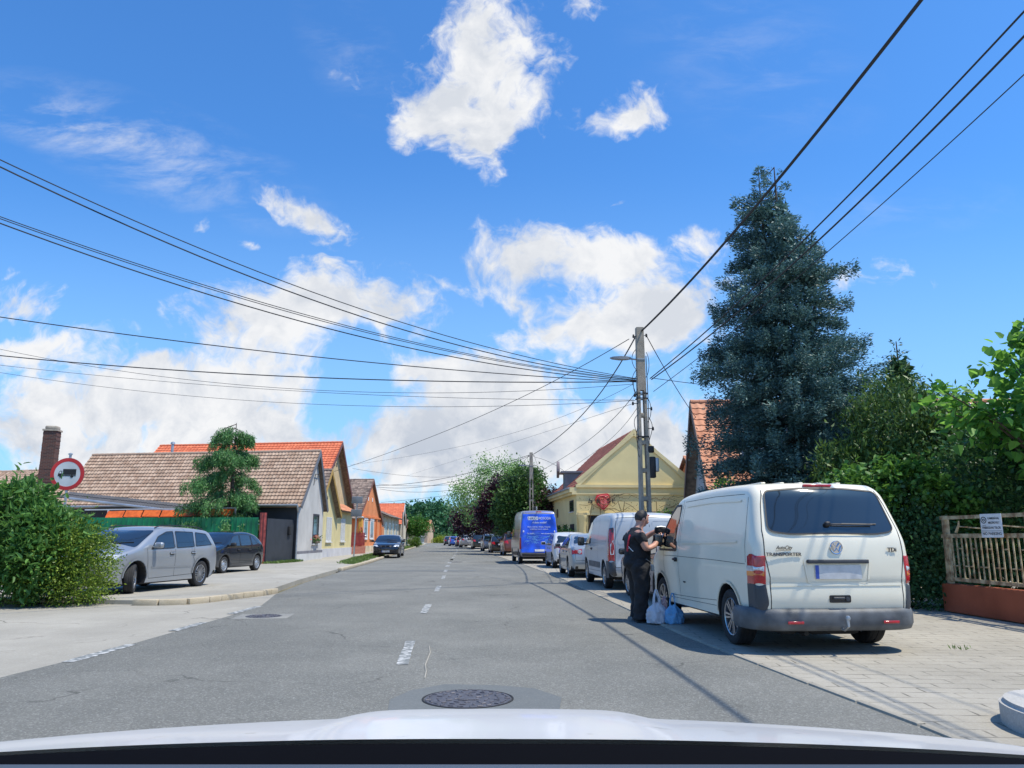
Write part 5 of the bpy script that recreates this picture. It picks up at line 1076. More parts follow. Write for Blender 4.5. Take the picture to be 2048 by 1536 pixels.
# rose sign
q = frame3(H.fp(1.72, 3.62, .16) + H.t.location, H.d, (0, 0, 1)); t = thing('shop_sign', 'red pentagonal rose sign with black lettering on the yellow shop front', 'shop sign', tuple(q.translation))
q = frame3((0, 0, 0), H.d, (0, 0, 1)); reds = mat('sign red', (.62, .03, .035), .45); redl = mat('sign light red', (.85, .22, .2), .45)
pent = [(-.52, .50), (.38, .62) , (.56, .30), (.42, -.30), (-.02, -.72), (-.58, -.18), (-.68, .10)]
m = MB(); m.prism(rpoly([(x * .82, y * .82) for x, y in pent], .12), q, .1); m.build('sign_board', reds, t, 0)
m = MB()
for k, s_ in enumerate((.78, .60, .44, .28)):
    lp = [(x * s_ * .82 * (1 + .04 * math.sin(i + k)), y * s_ * .82) for i, (x, y) in enumerate(rpoly(pent, .2))]; n = int(len(lp) * .85); P = [q @ Vector((*p, .055)) for p in (lp[k * 5:] + lp[:k * 5])[:n]]; m.tube(P, .022, 5)
m.build('rose_lines', redl, t)
text('lettering', 'la', .46, q @ Matrix.Translation((-.90, .0, .06)), M['black'], t, .01, 1, .35); text('lettering', 'R', .40, q @ Matrix.Translation((-.33, -.0, .07)), M['black'], t, .01, 1.1); text('lettering', 'SE', .40, q @ Matrix.Translation((.50, .0, .07)), M['black'], t, .01, 1.2, 0, 'CENTER', 1.25)
m = MB(); m.lathe([(.17, .06), (.17, .075), (.12, .075), (.12, .06)], q, 20); m.lathe([(.08, .06), (.08, .075), (.05, .075), (.05, .06)], q, 16); m.build('letter_ring', redl, t)
# side wall: small window, round ornament, openings, gutter
S = H.sp
H.window(S, 1.1, 2.6, 3.0, 3.75, fm='dark', fr=.1); m = MB(); m.lathe([(.32, 0), (.32, .05), (.22, .05), (.22, 0)], frame3(S(8.2, 3.1, .0), -H.b, (0, 0, 1)), 20); m.lathe([(.12, 0), (.12, .06), (.0001, .06)], frame3(S(8.2, 3.1, .0), -H.b, (0, 0, 1)), 12); m.build('round_ornament', M['wood'], H.t)
H.part('openings', M['dark'], [(1.0, 2.6, .1, 2.2, 0, .02), (4.0, 5.4, .1, 2.2, 0, .02), (7.0, 8.4, .1, 2.2, 0, .02)], S); H.part('eaves_board', yel2, [(-.1, 11, 4.05, 4.2, 0, .3), (-.1, 11, 4.2, 4.5, 0, .45)], S)
m = MB(); m.tube([S(0, 4.45, .5), S(10.9, 4.45, .5), S(11.05, 4.0, .3), S(11.0, 3.4, .08), S(11.0, .2, .08)], .07, 8); m.build('gutter', M['steel'], H.t)
# dormer
t = thing('dormer', 'grey sheet metal dormer with a curved top on the left slope of the yellow shop', 'dormer', tuple(D(1143, 962, 55.5)))
m = MB(); m.box((.4, 0, -.3), (1.9, 1.6, 1.6)); m.build('dormer_wall', mat('zinc cheek', (.16, .18, .21), .5, .4), t, 0); m = MB(); m.box((.35, 0, .58), (2.3, 1.9, .12)); m.build('dormer_roof', mat('zinc roof', (.2, .21, .24), .5, .4), t, 0)
m = MB(); m.prism([(-.5, -.3)] + [(.5 * math.cos(R(a)) , .1 + .75 * math.sin(R(a))) for a in range(0, 181, 15)] + [], frame3((-.95, 0, .55), (0, -1, 0), (0, 0, 1)), .18); m.build('gable_piece', mat('mauve wood', (.2, .16, .17), .7), t, 0)
H3 = House('rear_wing', 'dark red tiled rear wing rising behind the left slope of the yellow shop', 'building', (6.2, 62), (14.2, 62), .5, 5.2, 8.8, 5.2, (-.05, 1), 9, yel, T['maroon'], zb=.02, tw=.28, th=.33)
H4 = House('tiled_outhouse', 'low building with light brown tiles between the yellow shop and the solar roofed house', 'building', (11.5, 47), (11.5, 54), .5, 4.9, 6.5, 4.9, (1, .02), 9, yel, T['terra'], zb=.02, tw=.3, th=.33)
# house with the terracotta roof and solar panels
gw = wallmat('pale grey render', (.40, .41, .41))
H = House('solar_house', 'grey house with a terracotta tile roof and solar panels behind the big blue spruce', 'house', (7.35, 27.6), (7.95, 33.6), .5, 3.35, 6.68, 3.35, (1, -.02), 13.5, gw, T['terra'], zb=.02, over=.45, verge=.45, tw=.27, th=.36, bargemat=mat('dark brown barge', (.07, .035, .03), .6), slabmat=M['wood'])
rt = H.fp(3.0, 6.68, 0); ev = H.sp(0, 3.35, 0); sv = ev - rt; nv = H.b.cross(sv).normalized(); nv = nv if nv.z > 0 else -nv
for (bx, by) in [(1.0 + i * 1.07, j) for i in range(11) for j in (0, 1)]:
    if by == 1 and bx > 9: continue
    a = rt + H.b * bx + sv * (.06 + by * .42) + nv * .14; m = MB(); U_ = H.b * 1.02; V_ = sv * .39
    m.add([a, a + U_, a + U_ + V_, a + V_] + [p - nv * .04 for p in (a, a + U_, a + U_ + V_, a + V_)], [(0, 1, 2, 3), (7, 6, 5, 4), (0, 4, 5, 1), (1, 5, 6, 2), (2, 6, 7, 3), (3, 7, 4, 0)]); o = m.build('solar_panel', M['frame'], H.t, 0)
    k = MB()
    for ci in range(6):
        for cj in range(8): p = a + U_ * (.03 + ci * .157) + V_ * (.03 + cj * .1185) + nv * .004; k.add([p, p + U_ * .150, p + U_ * .150 + V_ * .112, p + V_ * .112], [(0, 1, 2, 3)])
    k.build('cells', pv, o, 0)
# ---------------------------------------------------------------- street furniture
def h_pole(name, x, y, hgt, w0, w1, label, lamp=True):
    t = thing(name, label, 'utility pole', (x, y, .02), R(4)); m = MB(); n = int(hgt / .52); lw = .30
    wd = lambda z: w1 + (w0 - w1) * (1 - z / hgt); dp = lambda z: .20 + .06 * (1 - z / hgt)
    top = hgt - 1.95
    for sg in (-1, 1):
        vs = []
        for z in (0, top + .05): a = wd(z) / 2; b = a * .42; vs += [(sg * a, dp(z) / 2, z), (sg * b, dp(z) / 2, z), (sg * b, -dp(z) / 2, z), (sg * a, -dp(z) / 2, z)]
        m.add(vs, [(0, 1, 2, 3), (7, 6, 5, 4)] + [(i, (i + 1) % 4, 4 + (i + 1) % 4, 4 + i) for i in range(4)])
    a = wd(top) / 2; b = w1 / 2; m.add([(s1 * a, s2 * dp(top) / 2, top) for s1, s2 in ((-1, -1), (1, -1), (1, 1), (-1, 1))] + [(s1 * b, s2 * .095, hgt) for s1, s2 in ((-1, -1), (1, -1), (1, 1), (-1, 1))], [(3, 2, 1, 0), (4, 5, 6, 7), (0, 1, 5, 4), (1, 2, 6, 5), (2, 3, 7, 6), (3, 0, 4, 7)])
    z = top - .75
    while z > .5: m.rbox((0, 0, z), (wd(z) * .56, dp(z) * .92, .13), .03); z -= .82
    m.rbox((0, 0, .3), (wd(0) * .6, dp(0) * .98, .6), .02); m.build('shaft', M['conc'], t, 25)
    if lamp:
        m = MB(); m.tube([(-.08, 0, hgt - 1.0), (-.35, 0, hgt - .97)], .025, 8); m.bar((-.12, -.11, hgt - 1.0), (.12, -.11, hgt - 1.0), .012, .03); m.build('lamp_bracket', M['steel'], t)
        m = MB(); m.add([(x_, y_ * w_, hgt - .96 + z_) for x_, w_, zt, zb in ((-.30, .05, .03, -.03), (-.42, .09, .04, -.045), (-.62, .10, .045, -.05), (-.85, .08, .03, -.03), (-.93, .03, .01, -.01)) for y_, z_ in ((-1, zb), (1, zb), (1, zt), (-1, zt))], [(i * 4 + j, i * 4 + (j + 1) % 4, i * 4 + 4 + (j + 1) % 4, i * 4 + 4 + j) for i in range(4) for j in range(4)] + [(0, 1, 2, 3), (19, 18, 17, 16)]); m.build('luminaire', mat('grey luminaire', (.25, .27, .3), .5), t, 50)
    m = MB();
    for z_ in (hgt - 2.05, hgt - 2.2, hgt - 3.35):
        m.bar((-.16, -.13, z_), (.16, -.13, z_), .012, .035); m.bar((-.16, .13, z_), (.16, .13, z_), .012, .035)
        for sx in (-1, 1): m.bar((sx * .16, -.13, z_), (sx * .16, .13, z_), .012, .035)
    for (x_, z_) in ((-.2, hgt - .28), (.2, hgt - .25), (-.28, hgt - 2.35), (.27, hgt - 2.5), (.3, hgt - 3.1), (-.22, hgt - 2.1)):
        m.lathe([(.0001, -.06), (.03, -.05), (.035, 0), (.022, .02), (.032, .04), (.0001, .06)], Matrix.Translation((x_, -.05, z_)), 8); m.tube([(x_ * .4, -.05, z_), (x_, -.05, z_)], .012, 5)
    m.build('brackets', M['black'], t)
    if lamp:
        m = MB(); m.rbox((.24, -.05, hgt - 4.25), (.17, .2, .62), .03); m.rbox((.20, -.05, hgt - 3.72), (.2, .14, .2), .03); m.build('junction_box', M['black'], t); m = MB(); m.rbox((.37, -.05, hgt - 4.18), (.10, .2, .40), .02); m.build('cover', M['steel'], t)
        m = MB(); rr = random.Random(9)
        for i in range(9):
            x0 = rr.choice((-1, 1)) * .16; z0 = hgt - rr.uniform(.3, 3.4); P = [(x0, -.1, z0), (x0 * rr.uniform(1.3, 2.4), -.12, z0 - rr.uniform(.1, .35)), (x0 * rr.uniform(1.2, 2.2), -.12, z0 - rr.uniform(.4, .6)), (x0 * .8, -.1, z0 - rr.uniform(.6, .9))]; m.tube([tuple(v) for v in bez(P, 10)], .009, 4)
        m.tube([(.15, -.1, hgt - .9), (.17, -.1, hgt - 2), (.16, -.1, hgt - 3.6)], .012, 4); m.build('loose_wires', M['cable'], t)
    return t
def bez(P, n):
    P = [Vector(p) for p in P]; out = []
    for i in range(n + 1):
        t = i / n; Q = P
        while len(Q) > 1: Q = [a.lerp(b, t) for a, b in zip(Q[:-1], Q[1:])]
        out.append(Q[0])
    return out
h_pole('utility_pole', 3.88, 22.66, 7.58, .36, .22, 'slotted concrete utility pole with a street lamp arm and junction box beyond the man')
h_pole('utility_pole', 1.42, 57, 7.5, .38, .22, 'distant slotted concrete utility pole standing among the trees behind the blue lettered van')
t = thing('utility_pole', 'thin pale pole by the wheelie bin at the far left kerb', 'utility pole', (-13.0, 93, 0)); m = MB(); m.tube([(0, 0, 0), (0, 0, 4.3)], .14, 10, .09); m.build('shaft', M['conc'], t)
def cable(P, Ys, r, label, sag=0, ext=1.0):
    A, B_, E = (D(p[0], p[1], y) if len(p) == 2 else Vector(p) for p, y in zip(P, Ys)); pts = []
    # parabola through three points
    tm = max(.05, min(.95, (B_ - A).length / ((B_ - A).length + (E - B_).length)))
    for i in range(41):
        t_ = i / 40 * ext; l0 = (t_ - tm) * (t_ - 1) / (tm); l1 = t_ * (t_ - 1) / (tm * (tm - 1)); l2 = t_ * (t_ - tm) / (1 - tm); pts.append(A * l0 + B_ * l1 + E * l2)
    m = MB(); m.tube(pts, r, 5); o = m.build('cable', M['cable'], None); tag(o, label, 'cable', 'overhead cables strung between poles and houses'); return o
P1 = 22.6
W_ = [([(1283, 662), (1580, 330), (1848, -8)], [P1, 12.6, 8.7], .028, 'thick twisted cable rising from the near pole top past the spruce tip'),
 ([(1276, 664), (1190, 800), (1064, 910)], [P1, 34, 57], .022, 'thick twisted cable sagging from the near pole top down to the distant pole'),
 ([(1258, 678), (1000, 815), (668, 943)], [P1, 34, 51.5], .012, 'single cable running from near pole top down to the low yellow house gable'),
 ([(1272, 757), (560, 560), (-20, 310)], [P1, 15.0, 10.8], .010, 'topmost of the long cables leaving the frame at the left edge'),
 ([(1272, 758), (560, 576), (-20, 324)], [P1, 15.0, 10.9], .013, 'second highest of the long cables leaving the frame at the left edge'),
 ([(1272, 760), (560, 615), (-20, 426)], [P1, 16.2, 12.6], .009, 'upper line of the close trio of cables at mid height on the left edge'),
 ([(1272, 761), (560, 619), (-20, 430)], [P1, 16.2, 12.6], .009, 'middle line of the close trio of cables at mid height on the left edge'),
 ([(1272, 762), (560, 631), (-20, 439)], [P1, 16.3, 12.8], .013, 'lowest line of the close trio of cables at mid height on the left edge'),
 ([(1272, 764), (560, 706), (-20, 631)], [P1, 19.5, 18.0], .013, 'lone cable crossing the left cumulus, above the thick lowest one'),
 ([(1272, 763), (560, 752), (-20, 709)], [P1, 22, 22.5], .016, 'thick almost level cable crossing the low clouds on the left'),
 ([(1268, 768), (560, 776), (-20, 694)], [P1, 24, 25], .007, 'faint thin wire starting just above the thick level cable at the left edge'),
 ([(1268, 800), (560, 780), (-20, 728)], [P1, 26, 27], .007, 'faint thin wire second from the bottom at the left edge'),
 ([(1270, 801), (560, 805), (-20, 742)], [P1, 27, 29], .007, 'faintest lowest thin wire of those reaching the left edge'),
 ([(1300, 757), (1640, 448), (2060, 10)], [P1, 13.6, 8.5], .015, 'upper of two parallel cables passing right through the spruce top'),
 ([(1303, 759), (1640, 478), (2060, 60)], [P1, 13.8, 8.6], .017, 'lower of two parallel cables passing right through the spruce top'),
 ([(1307, 783), (1680, 482), (2060, 138)], [P1, 13.8, 9.2], .009, 'thin twisted wire right of the two parallel cables, ending lowest at the right edge'),
 ([(1304, 756), (1370, 765), (1440, 773)], [P1, 23.5, 24.5], .010, 'short cable running level from the near pole into the spruce'),
 ([(1291, 668), (1338, 752), (1394, 838)], [P1, 25.5, 30.2], .013, 'cable dropping from the near pole top to the terracotta roof'),
 ([(1273, 783), (1200, 862), (1066, 950)], [P1, 34, 57], .011, 'sagging cable from the middle of the near pole to the distant pole'),
 ([(1276, 813), (1205, 892), (1125, 945)], [P1, 38, 55.5], .008, 'thin dashed looking wire falling from the near pole to the dormer'),
 ([(1267, 768), (1040, 862), (700, 930)], [P1, 36, 58], .006, 'hair thin wire slanting from the near pole to the tall red roofed house'),
 ([(1270, 806), (1040, 880), (812, 952)], [P1, 45, 85], .006, 'lower hair thin wire slanting far away down the left side'),
 ([(1058, 910), (920, 950), (752, 971)], [57, 62, 70], .018, 'upper dark cable from the distant pole to the orange gable'),
 ([(1058, 912), (920, 960), (754, 974)], [57, 62, 70], .016, 'second cable from the distant pole to the orange gable'),
 ([(1060, 948), (915, 968), (757, 968)], [57, 62, 70], .014, 'third cable from the distant pole to the orange gable, nearly level'),
 ([(1060, 949), (915, 979), (760, 978)], [57, 62, 70], .014, 'lowest level cable from the distant pole to the orange gable'),
 ([(1060, 952), (900, 990), (762, 1005)], [57, 75, 80], .014, 'cable from the distant pole dropping to the long cream house'),
 ([(705, 937), (820, 952), (900, 953)], [60, 62, 66], .010, 'cable leaving the tall house gable toward the trees'),
 ([(1069, 913), (1085, 950), (1109, 982)], [57, 56, 55], .012, 'short cable dropping from the distant pole towards the dormer'),
 ([(1069, 914), (1110, 930), (1140, 952)], [57, 56, 55.4], .012, 'short cable from the distant pole to the curved dormer top'),
 ([(1066, 949), (1045, 935), (1062, 908)], [57, 57.5, 57.1], .010, 'loop of slack cable at the top of the distant pole')]
for P, Y, r, lb in W_: cable(P, Y, r, lb, ext=1.9 if P[-1][0] > 1800 else (1.5 if P[-1][0] < 0 else 1.0))

# signs
t = thing('traffic_sign', 'round red ringed no lorries sign on a post rising out of the hedge', 'road sign', (-10.72, 18.6, 0), 0)
q = frame3((0, 0, 2.83), (1, .12, 0), (.02, -.05, 1)); z0 = Vector((0, 0, 2.83))
m = MB(); m.tube([(.0, .05, 0), (0, .05, 3.3)], .03, 8); m.lathe([(.03, 3.3), (.05, 3.3), (.05, 3.33), (.0001, 3.35)], Matrix.Translation((0, .05, 0)), 10); m.build('post', M['steel'], t)
m = MB(); m.lathe([(.0001, 0), (.385, 0), (.39, .008), (.0001, .012)], q @ Matrix.Translation((0, 0, -.02)), 40); m.build('sign_back', M['steel'], t)
m = MB(); m.lathe([(.385, -.004), (.385, .002), (.30, .002), (.30, -.004)], q, 44); m.build('red_ring', mat('sign ring red', (.62, .03, .035), .4), t)
m = MB(); m.lathe([(.30, -.004), (.30, .0), (.0001, .0)], q, 40); m.build('white_disc', mat('sign white', (.70, .70, .68), .45), t)
m = MB(); B2 = lambda x0, x1, y0, y1: m.add([q @ Vector((x, y, .003)) for x, y in ((x0, y0), (x1, y0), (x1, y1), (x0, y1))], [(0, 1, 2, 3)])
B2(-.10, .20, -.02, .12); B2(-.20, .20, -.05, -.028)
m.add([q @ Vector((x, y, .003)) for x, y in ((-.21, -.05), (-.12, -.05), (-.12, .075), (-.17, .075), (-.205, .01))], [(0, 1, 2, 3, 4)])
for x in (-.14, .11): m.lathe([(.035, .002), (.035, .005), (.0001, .005)], q @ Matrix.Translation((x, -.055, 0)), 14)
m.build('lorry_symbol', M['black'], t, 0)
m = MB(); m.add([q @ Vector((x, y, .006)) for x, y in ((-.185, .015), (-.135, .015), (-.135, .06), (-.165, .06))], [(0, 1, 2, 3)]); m.build('symbol_window', M['white'], t, 0)
t = thing('street_sign', 'leaning grey pole carrying the backs of two rectangular signs on the left pavement', 'road sign', (-10.25, 51, .08), 0); pb = D(715, 992, 51) - t.location
m = MB(); m.tube([(0, 0, 0), pb], .05, 8); m.build('post', M['steel'], t)
for za, zb_ in ((.995, .86), (.78, .66)):
    a = pb * za; m = MB(); m.rbox(a + Vector((-.0, -.06, -.24)), (.72, .03, .46), .01, Matrix.Rotation(.03, 3, 'Y')); m.build('sign_plate', mat('grey sign back', (.20, .22, .24), .6, .3), t)
t = thing('wheelie_bin', 'dark wheelie bin standing by the left kerb behind the black saloon', 'bin', (-11.4, 81, .08)); m = MB(); m.add([(sx * w_, sy * w_, z_) for w_, z_ in ((.24, .05), (.32, 1.0)) for sx, sy in ((-1, -1), (1, -1), (1, 1), (-1, 1))], [(3, 2, 1, 0), (4, 5, 6, 7), (0, 1, 5, 4), (1, 2, 6, 5), (2, 3, 7, 6), (3, 0, 4, 7)]); m.build('bin_body', M['black'], t, 0); m = MB(); m.rbox((0, 0, 1.05), (.7, .75, .1), .03); m.build('lid', M['black'], t)
m = MB(); m.lathe([(.1, -.3), (.1, .3)], Matrix.Translation((0, .25, .1)) @ Matrix.Rotation(R(90), 4, 'Y'), 12); m.build('wheels', M['rubber'], t)

# ---------------------------------------------------------------- right fence
rust = mat('rusty cream iron', (.20, .12, .06), .8, col2=(.50, .41, .25), vs=7, bump=.4, bs=40, detail=9, rng2=(.38, .62)); oc = wallmat('faded orange red plinth', (.25, .075, .04), .3)
t = thing('iron_fence', 'rusty cream iron bar fence on a faded orange base at the right', 'fence', (7.77, 14.4, .02)); y0 = 14.4
m = MB(); m.bar((.14, 0, .26), (.0 + .36, -11, .26), .22, .48); m.build('base_wall', oc, t, 0)
m = MB(); xx = lambda y: .14 + .02 * (y0 - y)
for z_, h_, w_ in ((.58, .06, .05), (1.34, .07, .06), (1.66, .06, .05)): m.bar((xx(y0), 0, z_), (xx(y0 - 11), -11, z_), w_, h_)
m.build('rail', rust, t, 0)
y = .15; i = 0
while y < 8.2:
    yy = y0 - y; lean = rnd.uniform(-.015, .015); m = MB(); m.bar((xx(yy), -y, .57), (xx(yy) + lean, -y + lean, 1.34), .018, .042); m.rbox((xx(yy) - .03, -y, .57 + (.25 if i % 3 else .55)), (.02, .075, .022), .004); m.build('bar', rust, t, 0); y += .138; i += 1
for yy in (.1, 2.35, 4.6, 6.9): m = MB(); m.bar((.12 + xx(y0 - yy) - .14 + .02, -yy, .0), (.14 + xx(y0 - yy) - .14 + .02, -yy, 1.70), .09, .09); m.build('post', rust, t, 0)
m = MB()
for k in range(7):
    yy = .55 + k * 1.15; p = Vector((xx(y0 - yy), -yy, 1.5)); m.tube([p + Vector((0, .12, -.1)), p + Vector((0, .02, .02)), p + Vector((0, 0, .10))], .028, 6, .012); m.tube([p + Vector((0, -.02, .0)), p + Vector((0, -.8, -.05))], .012, 5); m.rbox(p + Vector((0, -.8, -.04)), (.06, .07, .1), .02)
m.build('scroll_ornament', rust, t)
t = thing('notice_sign', 'white notice with a round emblem and NO PARKING in capitals wired to the iron fence', 'sign', (7.80, 12.72, 1.52), 0)
q = frame3((0, 0, 0), (.28, -.96, 0), (.0, 0, 1)); m = MB(); m.rbox((0, 0, 0), (.012, .40, .36), .01, (q.to_3x3() @ Matrix.Rotation(R(90), 3, 'Y')).to_3x3());
m = MB(); m.prism(rpoly([(-.2, -.19), (.2, -.19), (.2, .19), (-.2, .19)], .015), q, .008); m.build('board', mat('notice white', (.56, .58, .60), .5, var=.1), t, 0)
text('lettering', 'KAMERÁVAL', .048, q @ Matrix.Translation((.055, .115, .006)), M['black'], t, .001, .8); text('lettering', 'MEGFIGYELT', .048, q @ Matrix.Translation((.055, .045, .006)), M['black'], t, .001, .78)
text('lettering', 'PARKOLNI TILOS', .052, q @ Matrix.Translation((0, -.035, .006)), M['black'], t, .001, .85); text('lettering', 'NO PARKING', .062, q @ Matrix.Translation((0, -.13, .006)), M['black'], t, .001, .95)
m = MB(); m.lathe([(.055, .004), (.055, .007), (.042, .007), (.042, .004)], q @ Matrix.Translation((-.135, .09, 0)), 20); m.lathe([(.025, .004), (.025, .007), (.012, .007), (.012, .004)], q @ Matrix.Translation((-.135, .09, 0)), 14)
m.tube([q @ Vector((-.17, -.0, .006)), q @ Vector((-.10, -.0, .006))], .003, 4); m.tube([q @ Vector((-.19, -.085, .006)), q @ Vector((.19, -.085, .006))], .003, 4); m.build('emblem', M['black'], t)
# ---------------------------------------------------------------- vegetation
def blob_pts(bl, ncl, nlf, cr, shell=.62, flat=1.):
    bl = [(np.array(c, float), np.array(r if hasattr(r, '__len__') else (r, r, r), float)) for c, r in bl]; w = np.array([(r[0] * r[2]) for _, r in bl]); w = w / w.sum()
    idx = rng.choice(len(bl), ncl, p=w); d = unit(rng.normal(size=(ncl, 3))); rad = (shell + (1.05 - shell) * rng.random((ncl, 1)) ** .6) * rng.uniform(.86, 1.12, (ncl, 1))
    c = np.array([bl[i][0] for i in idx]) + d * np.array([bl[i][1] for i in idx]) * rad
    P = np.repeat(c, nlf, 0) + rng.normal(size=(ncl * nlf, 3)) * cr * np.repeat(rng.uniform(.6, 1.3, (ncl, 1)), nlf, 0) * (1, 1, flat)
    return c, P, np.repeat(d, nlf, 0)
def trunk(parent, base, top, r0, cl, nb=14, mt=None, r1=.03, bend=.15):
    m = MB(); base = Vector(base); top = Vector(top); P = [base.lerp(top, i / 6) + Vector((rnd.uniform(-bend, bend), rnd.uniform(-bend, bend), 0)) * (0 if i == 0 else 1) for i in range(7)]
    m.tube(P, [r0 * (1 - i / 6) + r1 * i / 6 for i in range(7)], 9)
    m.build('trunk', mt or M['bark'], parent)
    if nb and len(cl):
        m = MB()
        for i in rng.choice(len(cl), min(nb, len(cl)), replace=False):
            e = Vector(cl[i]); k = min(5, max(1, int((e.z - base.z) / max(.1, (top.z - base.z)) * 6 - 1.5))); s = P[k]; mid = s.lerp(e, .5) + Vector((0, 0, .12 * (e - s).length)); m.tube(bez([s, mid, e], 6), r0 * .38 * (1 - k / 8), 5, .012)
        m.build('limbs', mt or M['bark'], parent)
def tree(name, label, cat, loc, bl, ncl, nlf, cr, L, mt, asp=.5, tr=.12, th=None, nb=14, group=None, flat=1., up=0., shell=.62, dirs=None, jit=.7, zb=0, big=False):
    t = thing(name, label, cat, (loc[0], loc[1], zb), 0, group); cl, P, d = blob_pts(bl, ncl, nlf, cr, shell, flat)
    k = P[:, 2] > .03; P = P[k]; d = d[k]
    if dirs is not None: d = np.tile(np.array(dirs, float), (len(P), 1))
    quadmesh('crown' if tr else 'foliage', bigleaves(P, L, asp, d, jit, up) if big else leaves(P, L, asp, d, jit, up), mt, t)
    if tr: trunk(t, (0, 0, 0), (0, 0, th or max(c[2] for c, _ in bl)), tr, cl, nb)
    return t
def conifer(name, label, loc, H, prof, n, mt, L=.17, asp=.22, droop=.35, spr=70, zmin=.4, cat='tree', tr=.16, hang=0., lay=1., azn=None, clump=.0, core=6., sway=.16, jit=(.72, 1.12), tiers=0, rag=0.):
    """prof: list of (height fraction, radius towards -X, radius towards +X)"""
    t = thing(name, label, cat, (loc[0], loc[1], 0)); pz = [p[0] for p in prof]; pl = [p[1] for p in prof]; pr = [p[2] for p in prof]; PP = []; DD = []; m = MB()
    i = 0
    while i < n:
        f = zmin / H + (1 - zmin / H) * (1 - (1 - rnd.random()) ** .62 if lay else rnd.random()) ;
        f = min(.995, f); f = f if not tiers else min(.995, (math.floor(f * tiers) + .5 + rnd.gauss(0, .13)) / tiers); a = rnd.uniform(0, 2 * math.pi); rl = np.interp(f, pz, pl); rr_ = np.interp(f, pz, pr); c_ = math.cos(a); R0 = (rr_ if c_ > 0 else rl) * abs(c_) + (rl + rr_) / 2 * (1 - abs(c_))
        R0 *= 1 + rag * (math.sin(3 * a + f * 31) * .6 + math.sin(5 * a - f * 57 + 1) * .5 + math.sin(f * 83 + a)*.5); Ln = R0 * rnd.uniform(*jit) if rnd.random() > .12 else R0 * rnd.uniform(1.0, 1.22); z = f * H; k = max(8, int(spr * (Ln / 2.4) ** 1.2)); s = np.sqrt(rng.random(k)) * .92 + .08; sw = rng.normal(size=k) * sway * Ln * (1.05 - s) + rng.normal(size=k) * .05 + rng.normal(size=k) * clump
        dz = -droop * Ln * s ** 1.5 + .16 * Ln * s ** 4 - hang * np.abs(rng.random(k)) * .5 * s + rng.normal(size=k) * (.05 + .03 * Ln)
        x = math.cos(a) * s * Ln - math.sin(a) * sw; y = math.sin(a) * s * Ln + math.cos(a) * sw
        PP.append(np.stack([x, y, z + dz], 1)); dd = np.stack([math.cos(a) - math.sin(a) * np.sign(sw) * .8, math.sin(a) + math.cos(a) * np.sign(sw) * .8, np.full(k, -.15 - hang * 2.2 + (.25 if not hang else 0))], 1); DD.append(dd)
        if i % 4 == 0: m.tube(bez([(0, 0, z + .1), (math.cos(a) * Ln * .5, math.sin(a) * Ln * .5, z - droop * Ln * .15), (math.cos(a) * Ln * .85, math.sin(a) * Ln * .85, z - droop * Ln * .7)], 5), .022, 4, .008)
        i += 1
    P = np.concatenate(PP); Dd = np.concatenate(DD); k = P[:, 2] > .05
    nc_ = int(core * H * 100); f = rng.random(nc_) ** 1.2 * .88 + .01; a = rng.random(nc_) * 6.283; q_ = np.cos(a); Rl = np.interp(f, pz, pl); Rr = np.interp(f, pz, pr); R0 = np.where(q_ > 0, Rr, Rl) * np.abs(q_) + (Rl + Rr) / 2 * (1 - np.abs(q_)); rr2 = R0 * rng.uniform(.1, .6, nc_)
    V = np.concatenate([leaves(P[k], L, asp, unit(Dd[k]), .45), leaves(np.stack([rr2 * np.cos(a), rr2 * np.sin(a), f * H - droop * rr2 * .5], 1), L * 1.9, .45, None, 1)])
    quadmesh('crown', V, mt, t); m.build('branches', M['bark'], t); m = MB(); m.tube([(0, 0, 0), (0, 0, H * .5), (0, 0, H * .985)], [tr, tr * .6, .015], 9); m.build('trunk', M['bark'], t)
    return t
# the big blue spruce
blue = leafmat('blue spruce needles', (.025, .068, .070), (.15, .275, .26), .12)
S0 = 12.75
pf = [(0, 2.2, 2.0), (.12, 2.45, 2.2), (.22, 2.4, 2.35), (.33, 2.35, 2.75), (.46, 2.3, 2.75), (.52, 2.35, 2.1), (.60, 2.1, 1.7), (.68, 2.1, 1.75), (.74, 1.5, 1.55), (.80, 1.25, 1.15), (.845, 1.45, .6), (.90, 1.3, .25), (.94, .95, .2), (1.0, .08, .08)]
t = conifer('blue_spruce', 'huge blue green spruce towering over the garden behind the white van', (8.1, 22), S0, [(a_, b_ * 1.02, c_ * 1.04) for a_, b_, c_ in pf], 680, blue, .105, .32, .32, 640, .6, tr=.2, lay=1, clump=.025, sway=.105, core=9, jit=(.6, 1.1), tiers=19, rag=.15)
for dx, z0, zz in ((-.45, 9.3, 12.55), (.9, 7.5, 10.35)):
    m = MB(); m.tube([(0, 0, z0 - 1.5), (dx, 0, z0), (dx * 1.1, 0, zz)], [.07, .05, .01], 6); m.build('leader', M['bark'], t)
    P = []; Dd = []
    for i in range(900):
        f = rng.random(); z = z0 - .3 + (zz - z0 + .3) * f; r_ = (1 - f) ** .8 * .75 * rng.random() ** .6 + .03; a = rng.random() * 6.283; P.append((dx * 1.05 + r_ * math.cos(a), r_ * math.sin(a), z)); Dd.append((math.cos(a), math.sin(a), .25))
    quadmesh('crown', leaves(P, .16, .28, np.array(Dd), .4), blue, t)
conifer('spruce', 'smaller dark green spruce whose tip shows right of the blue spruce', (12.1, 23.5), 7.5, [(0, 1.6, 1.6), (.5, 1.1, 1.1), (.8, .6, .6), (1, .05, .05)], 420, leafmat('dark spruce needles', (.02, .065, .025), (.08, .17, .06), .15), .16, .25, .25, 110, .5)
